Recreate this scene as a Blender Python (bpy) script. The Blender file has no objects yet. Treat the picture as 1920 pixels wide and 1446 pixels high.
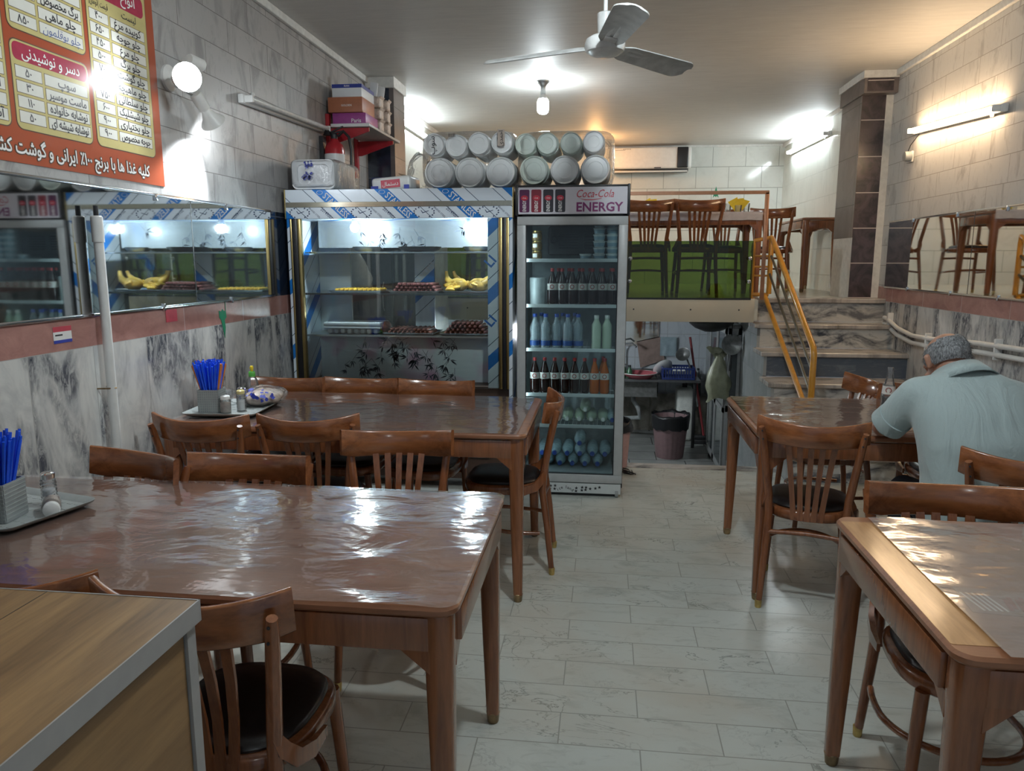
import bpy, bmesh, math, random, unicodedata
from mathutils import Vector, Matrix, Euler
random.seed(7)
SC = bpy.context.scene
COL = SC.collection
PI = math.pi
R = math.radians

# ------------------------------------------------------------------ camera, world, exposure
F_PX, CAM_H = 1400.0, 1.53
_d = Vector(((1135 - 960) / F_PX, -(487 - 723) / F_PX, 1.0)).normalized()   # depth axis of the room seen by the camera
_up = Vector((0, _d.z, -_d.y)).normalized()
_rt = _up.cross(_d)
if _rt.x < 0:
    _rt = -_rt
_rows = (_rt, _d, _up)
cam_data = bpy.data.cameras.new('camera')
cam = bpy.data.objects.new('camera', cam_data)
COL.objects.link(cam)
_c = [Vector([row[i] for row in _rows]) for i in range(3)]
cam.matrix_world = Matrix(((_c[0].x, _c[1].x, -_c[2].x, 0), (_c[0].y, _c[1].y, -_c[2].y, 0),
                           (_c[0].z, _c[1].z, -_c[2].z, CAM_H), (0, 0, 0, 1)))
cam_data.sensor_fit = 'HORIZONTAL'
cam_data.sensor_width = 36.0
cam_data.lens = F_PX / 1920 * 36
cam_data.clip_start = 0.02
SC.camera = cam

world = bpy.data.worlds.new('street_daylight')
SC.world = world
world.use_nodes = True
world.node_tree.nodes['Background'].inputs[0].default_value = (0.72, 0.85, 1.0, 1)
world.node_tree.nodes['Background'].inputs[1].default_value = 0.16      # evening daylight from the open shop front behind the camera

SC.view_settings.view_transform = 'Standard'
SC.view_settings.look = 'None'
SC.view_settings.gamma = 1.0
SC.view_settings.use_curve_mapping = False
SC.view_settings.exposure = 1.1
cy = SC.cycles
cy.max_bounces = 7
cy.diffuse_bounces = 4
cy.glossy_bounces = 4
cy.transmission_bounces = 4
cy.transparent_max_bounces = 14
cy.sample_clamp_indirect = 2.5
cy.sample_clamp_direct = 0.0
cy.caustics_reflective = False
cy.caustics_refractive = False
cy.use_denoising = True
cy.use_adaptive_sampling = True
cy.adaptive_threshold = 0.02

L_WHITE, L_WARM = (0.86, 0.96, 1.0), (1.0, 0.70, 0.42)
POWER = dict(tube_warm=30, tube_white=34, tube_hidden=22, bulb=72, front_fill=250, rear_fill=35, spot_glass=34, case_bulb=260, warm_bulb=60, kitchen=120, fridge_fill=11)

# ------------------------------------------------------------------ room numbers (metres)
XL, XR, ZC = -2.09, 2.385, 3.08
YB, YF = 10.9, -2.2
ZM = 1.195            # mezzanine floor
ZK = -0.63            # sunk kitchen floor
TT = 0.785            # table top height

# ------------------------------------------------------------------ node helpers
def new_mat(name):
    m = bpy.data.materials.new(name)
    m.use_nodes = True
    m.node_tree.nodes.clear()
    return m, m.node_tree

def nd(nt, t, ins=None, **at):
    n = nt.nodes.new('ShaderNode' + t)
    for k, v in at.items():
        setattr(n, k, v)
    for k, v in (ins or {}).items():
        s = n.inputs[k]
        if isinstance(v, bpy.types.NodeSocket):
            nt.links.new(v, s)
        else:
            if isinstance(v, tuple) and s.type == 'RGBA' and len(v) == 3:
                v = v + (1,)
            s.default_value = v
    return n

def out(nt, sh):
    o = nt.nodes.new('ShaderNodeOutputMaterial')
    nt.links.new(sh, o.inputs[0])

def ramp(nt, fac, stops, interp='LINEAR'):
    r = nt.nodes.new('ShaderNodeValToRGB')
    r.color_ramp.interpolation = interp
    el = r.color_ramp.elements
    while len(el) < len(stops):
        el.new(0.5)
    for e, (p, c) in zip(el, stops):
        e.position = p
        e.color = (c, c, c, 1) if isinstance(c, (int, float)) else tuple(c) + (1,)
    nt.links.new(fac, r.inputs[0])
    return r.outputs[0]

def mix(nt, f, a, b, mode='MIX'):
    n = nt.nodes.new('ShaderNodeMix')
    n.data_type = 'RGBA'
    n.blend_type = mode
    for idx, v in ((0, f), (6, a), (7, b)):
        if isinstance(v, bpy.types.NodeSocket):
            nt.links.new(v, n.inputs[idx])
        elif idx == 0:
            n.inputs[0].default_value = v
        else:
            n.inputs[idx].default_value = tuple(v) + (1,) if len(v) == 3 else v
    return n.outputs[2]

def mth(nt, op, a, b=0.0, c=0.0):
    n = nt.nodes.new('ShaderNodeMath')
    n.operation = op
    for i, v in enumerate((a, b, c)):
        if isinstance(v, bpy.types.NodeSocket):
            nt.links.new(v, n.inputs[i])
        else:
            n.inputs[i].default_value = v
    return n.outputs[0]

def pbr(nt, **k):
    names = dict(col='Base Color', rough='Roughness', metal='Metallic', coat='Coat Weight', coat_r='Coat Roughness', nor='Normal',
                 spec='Specular IOR Level', ior='IOR', trans='Transmission Weight', alpha='Alpha', sheen='Sheen Weight', sss='Subsurface Weight')
    return nd(nt, 'BsdfPrincipled', {names[a]: v for a, v in k.items()}).outputs[0]

def bump(nt, h, strength=0.3, dist=0.01):
    return nd(nt, 'Bump', {'Height': h, 'Strength': strength, 'Distance': dist}).outputs[0]

def obj_co(nt):
    return nd(nt, 'TexCoord').outputs['Object']

def pos(nt):
    return nd(nt, 'NewGeometry').outputs['Position']

def noise(nt, co, scale, detail=4, rough=0.55, dist=0.0, out_i='Fac'):
    return nd(nt, 'TexNoise', {'Vector': co, 'Scale': scale, 'Detail': detail, 'Roughness': rough, 'Distortion': dist}).outputs[out_i]

def mapping(nt, co, rot=(0, 0, 0), scale=(1, 1, 1), loc=(0, 0, 0)):
    return nd(nt, 'Mapping', {'Vector': co, 'Rotation': rot, 'Scale': scale, 'Location': loc}).outputs[0]

MATS = {}
def simple(name, col, rough=0.5, metal=0.0, coat=0.0, var=0.12, nscale=25.0, bmp=0.0, **k):
    """plain procedural surface: base colour with a little noise wear"""
    if name in MATS:
        return MATS[name]
    m, nt = new_mat(name)
    co = obj_co(nt)
    n = noise(nt, co, nscale, 3)
    c = mix(nt, ramp(nt, n, [(0.3, 0.0), (0.7, 1.0)]), tuple(x * (1 - var) for x in col), tuple(min(1, x * (1 + var * 0.5)) for x in col))
    a = dict(col=c, rough=rough, metal=metal, coat=coat)
    a.update(k)
    if bmp:
        a['nor'] = bump(nt, n, bmp, 0.004)
    out(nt, pbr(nt, **a))
    MATS[name] = m
    return m

def emit(name, col, strength):
    if name in MATS:
        return MATS[name]
    m, nt = new_mat(name)
    out(nt, nd(nt, 'Emission', {'Color': col, 'Strength': strength}).outputs[0])
    MATS[name] = m
    return m

def wood(name, dark, light, rough=0.25, coat=0.4, along=2, scale=1.0):
    if name in MATS:
        return MATS[name]
    m, nt = new_mat(name)
    s = [9.0 * scale] * 3
    s[along] = 0.8 * scale
    co = mapping(nt, obj_co(nt), scale=tuple(s))
    a = noise(nt, co, 2.2, 6, 0.6, 1.2)
    b = noise(nt, mapping(nt, obj_co(nt), scale=tuple(x * 9 for x in s)), 1.5, 2)
    f = mth(nt, 'ADD', mth(nt, 'MULTIPLY', a, 0.75), mth(nt, 'MULTIPLY', b, 0.25))
    c = mix(nt, ramp(nt, f, [(0.32, 0.0), (0.66, 1.0)]), dark, light)
    out(nt, pbr(nt, col=c, rough=rough, coat=coat, coat_r=0.12, nor=bump(nt, b, 0.06, 0.002)))
    MATS[name] = m
    return m

def thin_film(name, tint=(1, 1, 1), haze=0.06, rough=0.08, wr=0.0, wscale=9.0, gain=1.0, hazecol=(0.9, 0.9, 0.9), ior=1.5):
    """thin clear sheet (glass pane, plastic film): passes light straight, reflects by Fresnel, a little haze"""
    if name in MATS:
        return MATS[name]
    m, nt = new_mat(name)
    nor = None
    if wr:
        co = obj_co(nt)
        h = mth(nt, 'ADD', noise(nt, mapping(nt, co, scale=(1.0, 1.8, 1)), wscale, 3, 0.5, 0.6), mth(nt, 'MULTIPLY', noise(nt, co, wscale * 6, 2), 0.12))
        nor = bump(nt, h, wr, 0.02)
    g = nd(nt, 'BsdfGlossy', {'Color': (1, 1, 1), 'Roughness': rough})
    fr = nd(nt, 'Fresnel', {'IOR': ior})
    if nor:
        nt.links.new(nor, g.inputs['Normal'])
        nt.links.new(nor, fr.inputs['Normal'])
    t = nd(nt, 'BsdfTransparent', {'Color': tint})
    d = nd(nt, 'BsdfDiffuse', {'Color': hazecol})
    a = nd(nt, 'MixShader', {0: haze, 1: t.outputs[0], 2: d.outputs[0]})
    fac = mth(nt, 'MINIMUM', mth(nt, 'MULTIPLY', fr.outputs[0], gain), 1.0)
    b = nd(nt, 'MixShader', {0: fac, 1: a.outputs[0], 2: g.outputs[0]})
    out(nt, b.outputs[0])
    MATS[name] = m
    return m

def stone(name, axes, bw, bh, mortar_col, cols, vein, rough=0.25, mortar=0.006, off=0.5, shift=(0, 0), vscale=(1.0, 1.0), vrot=0.6, vnoise=2.2,
          stops=(0.40, 0.62), tone=0.14, spots=None, bmp=0.15, ridge=0.0, warm=None):
    """stone slabs: brick joints in the plane of AXES, veins that change from slab to slab"""
    m, nt = new_mat(name)
    sep = nd(nt, 'SeparateXYZ', {0: pos(nt)})
    comb = nd(nt, 'CombineXYZ', {0: mth(nt, 'ADD', sep.outputs[axes[0]], shift[0]), 1: mth(nt, 'ADD', sep.outputs[axes[1]], shift[1])})
    br = nd(nt, 'TexBrick', {'Vector': comb.outputs[0], 'Color1': (0, 0, 0), 'Color2': (1, 1, 1), 'Mortar': (0.5, 0.5, 0.5), 'Scale': 1.0, 'Mortar Size': mortar,
                             'Mortar Smooth': 0.2, 'Bias': 0.0, 'Brick Width': bw, 'Row Height': bh}, offset=off, offset_frequency=2)
    rnd = nd(nt, 'SeparateColor', {0: br.outputs['Color']}).outputs[0]
    jump = nd(nt, 'CombineXYZ', {0: mth(nt, 'MULTIPLY', rnd, 17.3), 1: mth(nt, 'MULTIPLY', rnd, 9.1), 2: mth(nt, 'MULTIPLY', rnd, 23.7)})
    p2 = nd(nt, 'VectorMath', {0: comb.outputs[0], 1: jump.outputs[0]}, operation='ADD').outputs[0]
    vco = mapping(nt, p2, rot=(0, 0, vrot), scale=(vscale[0], vscale[1], 1))
    v = noise(nt, vco, vnoise, 9, 0.62, 0.9)
    c = mix(nt, ramp(nt, v, [(stops[0], 0.0), (stops[1], 1.0)]), vein, cols[0])
    fine = noise(nt, vco, vnoise * 3.1, 8, 0.7, 1.4)
    c = mix(nt, ramp(nt, fine, [(0.30, 0.55), (0.46, 0.0)]), c, vein)
    c = mix(nt, mth(nt, 'MULTIPLY', rnd, 0.6), c, mix(nt, 0.5, c, cols[1]))
    if ridge:
        rn = noise(nt, mapping(nt, p2, rot=(0, 0, vrot + 0.4), scale=(1.0, 1.7, 1)), 3.3, 6, 0.6, 1.1)
        rd = mth(nt, 'ABSOLUTE', mth(nt, 'SUBTRACT', rn, 0.5))
        gate = ramp(nt, noise(nt, p2, 2.2, 2), [(0.45, 0.0), (0.62, 1.0)])
        c = mix(nt, mth(nt, 'MULTIPLY', mth(nt, 'MULTIPLY', ramp(nt, rd, [(0.0, 1.0), (0.012, 0.0)]), gate), ridge), c, tuple(x * 0.45 for x in vein))
    if warm:
        c = mix(nt, ramp(nt, noise(nt, comb.outputs[0], 1.1, 4, 0.6, 0.5), [(0.45, 0.0), (0.70, 0.75)]), c, warm)
    if spots:
        c = mix(nt, ramp(nt, noise(nt, p2, 14, 6, 0.7), [(0.50, 0.0), (0.66, 0.8)]), c, spots)
    c = mix(nt, br.outputs['Fac'], c, mortar_col)
    out(nt, pbr(nt, col=c, rough=mix(nt, br.outputs['Fac'], (rough, rough, rough), (0.8, 0.8, 0.8)), nor=bump(nt, mth(nt, 'SUBTRACT', 1.0, br.outputs['Fac']), bmp, 0.003)))
    MATS[name] = m
    return m
# ------------------------------------------------------------------ materials
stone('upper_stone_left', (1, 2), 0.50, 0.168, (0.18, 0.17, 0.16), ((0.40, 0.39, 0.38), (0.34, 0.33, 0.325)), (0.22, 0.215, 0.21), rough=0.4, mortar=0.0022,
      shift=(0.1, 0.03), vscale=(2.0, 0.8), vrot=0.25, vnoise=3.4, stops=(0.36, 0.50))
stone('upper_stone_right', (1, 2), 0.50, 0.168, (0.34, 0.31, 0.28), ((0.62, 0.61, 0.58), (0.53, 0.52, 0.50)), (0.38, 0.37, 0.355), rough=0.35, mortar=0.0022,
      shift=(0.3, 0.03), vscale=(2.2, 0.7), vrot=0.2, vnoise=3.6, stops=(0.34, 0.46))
def dado():
    """white marble slabs crossed by speckled blue-black drifts"""
    m, nt = new_mat('dado_marble')
    sep = nd(nt, 'SeparateXYZ', {0: pos(nt)})
    co = nd(nt, 'CombineXYZ', {0: mth(nt, 'ADD', sep.outputs[1], 0.05), 1: mth(nt, 'ADD', sep.outputs[2], 1.18)})
    br = nd(nt, 'TexBrick', {'Vector': co.outputs[0], 'Color1': (0, 0, 0), 'Color2': (1, 1, 1), 'Mortar': (0.5, 0.5, 0.5), 'Scale': 1.0, 'Mortar Size': 0.0025, 'Brick Width': 0.36, 'Row Height': 2.36}, offset=0.0)
    rnd = nd(nt, 'SeparateColor', {0: br.outputs['Color']}).outputs[0]
    jump = nd(nt, 'CombineXYZ', {0: mth(nt, 'MULTIPLY', rnd, 17.3), 1: mth(nt, 'MULTIPLY', rnd, 9.1)})
    p = nd(nt, 'VectorMath', {0: co.outputs[0], 1: jump.outputs[0]}, operation='ADD').outputs[0]
    big = noise(nt, mapping(nt, p, rot=(0, 0, -0.5), scale=(2.6, 0.95, 1)), 1.9, 4, 0.5, 0.8)
    spk = noise(nt, mapping(nt, p, rot=(0, 0, -0.5), scale=(2.2, 0.9, 1)), 17, 6, 0.72, 1.0)
    d = mth(nt, 'MULTIPLY', ramp(nt, big, [(0.46, 0.0), (0.60, 1.0)]), ramp(nt, spk, [(0.38, 0.25), (0.56, 1.0)]))
    soft = ramp(nt, noise(nt, mapping(nt, p, rot=(0, 0, -0.4), scale=(2.0, 0.8, 1)), 4.5, 7, 0.65, 1.2), [(0.42, 0.0), (0.70, 0.55)])
    c = mix(nt, soft, (0.70, 0.69, 0.66), (0.36, 0.37, 0.39))
    c = mix(nt, mth(nt, 'MULTIPLY', d, 0.94), c, (0.045, 0.052, 0.075))
    c = mix(nt, br.outputs['Fac'], c, (0.45, 0.44, 0.42))
    out(nt, pbr(nt, col=c, rough=0.18))
    MATS['dado_marble'] = m
dado()
stone('pink_marble', (1, 2), 0.62, 1.0, (0.50, 0.36, 0.33), ((0.50, 0.265, 0.225), (0.44, 0.23, 0.20)), (0.33, 0.16, 0.14), rough=0.22, mortar=0.003, off=0.0, shift=(0.2, 0.5),
      vscale=(1.2, 1.8), vrot=0.7, vnoise=5.0, stops=(0.30, 0.62))
stone('floor_marble', (0, 1), 0.52, 0.1685, (0.30, 0.30, 0.265), ((0.60, 0.63, 0.585), (0.54, 0.535, 0.475)), (0.36, 0.38, 0.345), rough=0.22, mortar=0.0024,
      shift=(0.12, 0.02), vscale=(0.9, 1.9), vrot=0.5, vnoise=3.0, stops=(0.26, 0.46), bmp=0.1, ridge=0.8, warm=(0.50, 0.44, 0.355))
stone('white_tile_side', (1, 2), 0.46, 0.285, (0.42, 0.44, 0.41), ((0.74, 0.77, 0.72), (0.68, 0.71, 0.66)), (0.64, 0.67, 0.63), rough=0.12, mortar=0.004, shift=(0.0, 0.06),
      vscale=(3, 1), vnoise=3.0, stops=(0.25, 0.5))
stone('white_tile_back', (0, 2), 0.44, 0.285, (0.30, 0.32, 0.29), ((0.72, 0.74, 0.70), (0.66, 0.68, 0.64)), (0.62, 0.64, 0.60), rough=0.12, mortar=0.004, shift=(0.1, 0.06),
      vscale=(2, 2), vnoise=3.0, stops=(0.25, 0.5))
stone('kitchen_tile', (0, 2), 0.40, 0.30, (0.42, 0.44, 0.46), ((0.62, 0.66, 0.70), (0.56, 0.60, 0.64)), (0.50, 0.54, 0.59), rough=0.15, mortar=0.004, off=0.0, vscale=(1.6, 0.6),
      vrot=0.8, vnoise=4.0, stops=(0.34, 0.46))
stone('kitchen_floor_tile', (0, 1), 0.60, 0.35, (0.06, 0.06, 0.055), ((0.30, 0.31, 0.30), (0.22, 0.23, 0.22)), (0.16, 0.165, 0.16), rough=0.3, mortar=0.006, vnoise=3, stops=(0.3, 0.6))
stone('kitchen_dado', (0, 2), 0.60, 0.9, (0.2, 0.18, 0.15), ((0.36, 0.33, 0.28), (0.26, 0.24, 0.2)), (0.10, 0.09, 0.07), rough=0.5, vnoise=3.5, stops=(0.35, 0.6))
stone('navy_slab', (0, 2), 0.30, 0.28, (0.16, 0.18, 0.22), ((0.028, 0.042, 0.075), (0.022, 0.034, 0.06)), (0.012, 0.018, 0.03), rough=0.12, mortar=0.004, off=0.0, vnoise=8, stops=(0.3, 0.7))
stone('navy_slab_side', (1, 2), 0.30, 0.60, (0.10, 0.12, 0.16), ((0.026, 0.040, 0.072), (0.02, 0.032, 0.058)), (0.012, 0.018, 0.03), rough=0.12, mortar=0.003, off=0.0, vnoise=8, stops=(0.3, 0.7))
stone('plum_granite', (0, 2), 0.60, 0.30, (0.62, 0.55, 0.52), ((0.095, 0.070, 0.074), (0.080, 0.064, 0.068)), (0.020, 0.016, 0.018), rough=0.28, mortar=0.004, off=0.0, shift=(0.0, 0.0),
      vnoise=7.0, stops=(0.36, 0.60))
stone('grey_pillar_tile', (1, 2), 0.70, 0.42, (0.16, 0.15, 0.14), ((0.17, 0.145, 0.14), (0.15, 0.13, 0.128)), (0.11, 0.095, 0.092), rough=0.35, mortar=0.004, off=0.0, shift=(0.0, 0.1), vnoise=4)
stone('stair_tread_marble', (0, 1), 3.0, 3.0, (0.5, 0.48, 0.45), ((0.52, 0.48, 0.44), (0.47, 0.44, 0.41)), (0.12, 0.11, 0.105), rough=0.25, vscale=(0.7, 1.8), vrot=0.5, vnoise=3.2, stops=(0.38, 0.55), shift=(1, 0))
stone('stair_riser_marble', (0, 2), 3.0, 0.199, (0.45, 0.45, 0.44), ((0.62, 0.61, 0.57), (0.50, 0.50, 0.49)), (0.055, 0.062, 0.08), rough=0.22, vscale=(0.8, 2.2), vrot=-0.75, vnoise=3.0,
      stops=(0.40, 0.54), shift=(1, 0), mortar=0.0)
stone('slate_riser_marble', (0, 2), 3.0, 0.4, (0.45, 0.45, 0.44), ((0.10, 0.125, 0.16), (0.12, 0.14, 0.17)), (0.22, 0.25, 0.28), rough=0.22, vscale=(1.0, 3.5), vrot=-0.6, vnoise=3.5,
      stops=(0.30, 0.45), shift=(1, 0.1), mortar=0.0)
stone('stair_side_tile', (1, 2), 0.50, 0.30, (0.16, 0.17, 0.17), ((0.44, 0.46, 0.46), (0.38, 0.40, 0.40)), (0.34, 0.36, 0.36), rough=0.2, mortar=0.005, off=0.5, vnoise=3)

def ceiling_mat():
    m, nt = new_mat('ceiling_paint')
    p = pos(nt)
    n = noise(nt, mapping(nt, p, scale=(1.5, 9, 1)), 3.0, 5, 0.6, 0.5)
    c = mix(nt, ramp(nt, n, [(0.35, 0.0), (0.65, 1.0)]), (0.60, 0.59, 0.565), (0.66, 0.65, 0.62))
    out(nt, pbr(nt, col=c, rough=0.55, spec=0.25, nor=bump(nt, n, 0.08, 0.02)))
    MATS['ceiling_paint'] = m
ceiling_mat()
simple('white_plaster', (0.72, 0.72, 0.69), 0.7)
simple('mezz_floor_tile', (0.62, 0.62, 0.55), 0.2)
simple('beige_panel', (0.62, 0.57, 0.46), 0.35, var=0.04, nscale=6)
wood('chair_wood', (0.135, 0.041, 0.015), (0.30, 0.104, 0.037), 0.24, 0.5)
wood('crest_wood', (0.150, 0.046, 0.016), (0.34, 0.122, 0.042), 0.20, 0.6, along=0)
wood('table_wood', (0.20, 0.078, 0.038), (0.36, 0.160, 0.082), 0.30, 0.3, along=0, scale=0.7)
wood('leg_wood', (0.150, 0.050, 0.020), (0.31, 0.115, 0.044), 0.24, 0.5)
wood('border_wood', (0.32, 0.16, 0.065), (0.52, 0.29, 0.13), 0.3, 0.35, along=1, scale=1.2)
simple('black_vinyl', (0.014, 0.011, 0.011), 0.32, nscale=60, bmp=0.1)
simple('brown_vinyl', (0.035, 0.018, 0.014), 0.34, nscale=60, bmp=0.1)
simple('brass', (0.62, 0.45, 0.17), 0.35, 0.9, var=0.4)
simple('bronze_cap', (0.32, 0.22, 0.12), 0.4, 0.8, var=0.5)
simple('gold_trim', (0.46, 0.35, 0.15), 0.3, 1.0, var=0.1)
simple('chrome', (0.75, 0.76, 0.77), 0.12, 1.0, var=0.04)
simple('steel', (0.55, 0.57, 0.58), 0.28, 1.0, var=0.08, nscale=8)
simple('champagne_mirror', (0.55, 0.52, 0.42), 0.18, 1.0, var=0.05)
simple('dark_metal', (0.03, 0.03, 0.032), 0.4, 0.3)
simple('black_plastic', (0.012, 0.012, 0.014), 0.35)
simple('white_plastic', (0.78, 0.78, 0.76), 0.35, var=0.05)
simple('grey_plastic', (0.30, 0.32, 0.32), 0.45)
simple('tray_grey', (0.36, 0.39, 0.38), 0.4, var=0.08)
simple('white_foam', (0.86, 0.87, 0.88), 0.6, var=0.03)
simple('blue_ink', (0.03, 0.05, 0.38), 0.5)
simple('fan_white', (0.74, 0.75, 0.74), 0.35, var=0.18, nscale=14)
simple('fan_grey', (0.60, 0.61, 0.60), 0.4, var=0.2, nscale=20)
simple('yellow_paint', (0.60, 0.27, 0.025), 0.28, coat=0.4, var=0.12)
simple('copper_paint', (0.42, 0.21, 0.12), 0.35, 0.3, var=0.12)
simple('red_paint', (0.42, 0.015, 0.025), 0.3, coat=0.3)
simple('pink_red', (0.55, 0.06, 0.09), 0.5)
simple('blue_straw', (0.02, 0.12, 0.85), 0.25)
simple('orange_straw', (0.75, 0.25, 0.05), 0.3)
simple('cardboard', (0.30, 0.20, 0.12), 0.8)
simple('ink_black', (0.02, 0.02, 0.025), 0.5)
simple('ink_white', (0.85, 0.84, 0.82), 0.5, var=0.03)
simple('yellow_napkin', (0.85, 0.62, 0.03), 0.6)
simple('green_sticker', (0.02, 0.24, 0.12), 0.5)
thin_film('glass_pane', (0.93, 0.97, 0.96), 0.0, 0.01)
thin_film('fridge_glass', (0.86, 0.93, 0.94), 0.0, 0.03, gain=0.55)
thin_film('green_glass', (0.34, 0.43, 0.17), 0.01, 0.02, hazecol=(0.06, 0.12, 0.02))
thin_film('clear_wrap', (0.99, 0.995, 1.0), 0.015, 0.10, 0.9, 14, 0.75)
thin_film('table_film', (0.99, 0.97, 0.96), 0.16, 0.09, 0.20, 5.0, 1.45, hazecol=(0.56, 0.46, 0.43))
thin_film('clear_bottle', (0.85, 0.93, 0.96), 0.30, 0.06, 0.4, 30, 1.3, hazecol=(0.62, 0.74, 0.80))
thin_film('jar_glass', (0.97, 0.98, 0.98), 0.10, 0.05, 0.3, 30, 1.1)
thin_film('table_film_loose', (0.98, 0.96, 0.95), 0.34, 0.11, 0.30, 3.6, 1.7, hazecol=(0.60, 0.54, 0.51))
def mirror_mat():
    m, nt = new_mat('mirror_silver')
    n = noise(nt, pos(nt), 3.0, 4)
    out(nt, pbr(nt, col=(0.74, 0.77, 0.77), metal=1.0, rough=ramp(nt, n, [(0.3, 0.015), (0.8, 0.05)])))
    MATS['mirror_silver'] = m
mirror_mat()
# ------------------------------------------------------------------ mesh builder
def rotm(rx=0, ry=0, rz=0):
    return Euler((rx, ry, rz)).to_matrix()

class MB:
    def __init__(self):
        self.v, self.f, self.mi, self.mats, self.T = [], [], [], [], None
        self.cur = 0

    def mat(self, name):
        if name not in self.mats:
            self.mats.append(name)
        self.cur = self.mats.index(name)
        return self

    def add(self, vs, fs):
        o = len(self.v)
        for p in vs:
            p = Vector(p)
            if self.T is not None:
                p = self.T @ p
            self.v.append(p)
        for f in fs:
            self.f.append([i + o for i in f])
            self.mi.append(self.cur)
        return self

    def box(self, c, s, bev=0.0, rot=None, seg=2, taper=None):
        bm = bmesh.new()
        bmesh.ops.create_cube(bm, size=1.0)
        for v in bm.verts:
            k = 1.0
            if taper and v.co.z < 0:
                k = taper
            v.co = Vector((v.co.x * s[0] * k, v.co.y * s[1] * k, v.co.z * s[2]))
        if bev:
            bmesh.ops.bevel(bm, geom=bm.edges[:], offset=bev, segments=seg, affect='EDGES', profile=0.5)
        m = rot if rot is not None else Matrix.Identity(3)
        bm.verts.index_update()
        self.add([m @ v.co + Vector(c) for v in bm.verts], [[v.index for v in f.verts] for f in bm.faces])
        bm.free()
        return self

    def span(self, a, b, bev=0.0):
        return self.box([(x + y) / 2 for x, y in zip(a, b)], [abs(y - x) for x, y in zip(a, b)], bev)

    def tube(self, pts, r, n=8, closed=False, flat=None, up=None, cap=True):
        """round (or flat=(w,h) rectangular) section along a path, radius may change"""
        pts = [Vector(p) for p in pts]
        k = len(pts)
        rr = r if isinstance(r, (list, tuple)) else [r] * k
        tang = []
        for i in range(k):
            a = pts[(i - 1) % k] if (i > 0 or closed) else pts[0]
            b = pts[(i + 1) % k] if (i < k - 1 or closed) else pts[-1]
            tang.append((b - a).normalized())
        u = Vector(up) if up else (Vector((0, 0, 1)) if abs(tang[0].z) < 0.9 else Vector((1, 0, 0)))
        vs, fs = [], []
        side = tang[0].cross(u).normalized()
        for i in range(k):
            if up:
                side = tang[i].cross(Vector(up)).normalized()
            else:
                side = (side - tang[i] * side.dot(tang[i])).normalized()
            w = side.cross(tang[i]).normalized()
            if flat:
                hw, hh = flat[0] / 2, flat[1] / 2
                if isinstance(r, (list, tuple)):
                    hw, hh = hw * rr[i], hh * rr[i]
                for sx, sy in ((-1, -1), (1, -1), (1, 1), (-1, 1)):
                    vs.append(pts[i] + side * (hw * sx) + w * (hh * sy))
            else:
                for j in range(n):
                    a = 2 * PI * j / n
                    vs.append(pts[i] + (side * math.cos(a) + w * math.sin(a)) * rr[i])
        m = 4 if flat else n
        for i in range(k if closed else k - 1):
            for j in range(m):
                a, b = i * m + j, i * m + (j + 1) % m
                c, d = ((i + 1) % k) * m + (j + 1) % m, ((i + 1) % k) * m + j
                fs.append([a, b, c, d])
        if cap and not closed:
            fs.append(list(range(m))[::-1])
            fs.append([(k - 1) * m + j for j in range(m)])
        return self.add(vs, fs)

    def lathe(self, prof, n=20, M=None, cap=True):
        """profile [(radius, height)] turned about local Z"""
        vs, fs = [], []
        for r, z in prof:
            for j in range(n):
                a = 2 * PI * j / n
                p = Vector((r * math.cos(a), r * math.sin(a), z))
                vs.append(M @ p if M is not None else p)
        for i in range(len(prof) - 1):
            for j in range(n):
                fs.append([i * n + j, i * n + (j + 1) % n, (i + 1) * n + (j + 1) % n, (i + 1) * n + j])
        if cap:
            if prof[0][0] > 1e-5:
                fs.append(list(range(n))[::-1])
            if prof[-1][0] > 1e-5:
                fs.append([(len(prof) - 1) * n + j for j in range(n)])
        return self.add(vs, fs)

    def prism(self, poly, z0, z1, M=None):
        k = len(poly)
        vs = [Vector((x, y, z0)) for x, y in poly] + [Vector((x, y, z1)) for x, y in poly]
        if M is not None:
            vs = [M @ p for p in vs]
        fs = [list(range(k))[::-1], list(range(k, 2 * k))] + [[i, (i + 1) % k, k + (i + 1) % k, k + i] for i in range(k)]
        return self.add(vs, fs)

    def ball(self, c, r, n=14, m=10, rot=None):
        r = (r, r, r) if not isinstance(r, (tuple, list)) else r
        vs, fs = [], []
        q = rot if rot is not None else Matrix.Identity(3)
        for i in range(m + 1):
            t = PI * i / m
            for j in range(n):
                a = 2 * PI * j / n
                vs.append(q @ Vector((r[0] * math.sin(t) * math.cos(a), r[1] * math.sin(t) * math.sin(a), r[2] * math.cos(t))) + Vector(c))
        for i in range(m):
            for j in range(n):
                fs.append([i * n + j, (i + 1) * n + j, (i + 1) * n + (j + 1) % n, i * n + (j + 1) % n])
        return self.add(vs, fs)

    def capsule(self, a, b, ra, rb, n=12):
        a, b = Vector(a), Vector(b)
        d = (b - a).normalized()
        pts, rr = [], []
        for t in (-0.98, -0.8, -0.45, 0):
            pts.append(a + d * ra * t)
            rr.append(ra * math.sqrt(max(0.01, 1 - t * t)))
        for t in (0, 0.45, 0.8, 0.98):
            pts.append(b + d * rb * t)
            rr.append(rb * math.sqrt(max(0.01, 1 - t * t)))
        return self.tube(pts, rr, n)

    def quad(self, *p):
        return self.add(p, [list(range(len(p)))])

    def grid(self, fn, nu, nv):
        vs = [fn(i / nu, j / nv) for j in range(nv + 1) for i in range(nu + 1)]
        fs = [[j * (nu + 1) + i, j * (nu + 1) + i + 1, (j + 1) * (nu + 1) + i + 1, (j + 1) * (nu + 1) + i] for j in range(nv) for i in range(nu)]
        return self.add(vs, fs)

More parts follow.
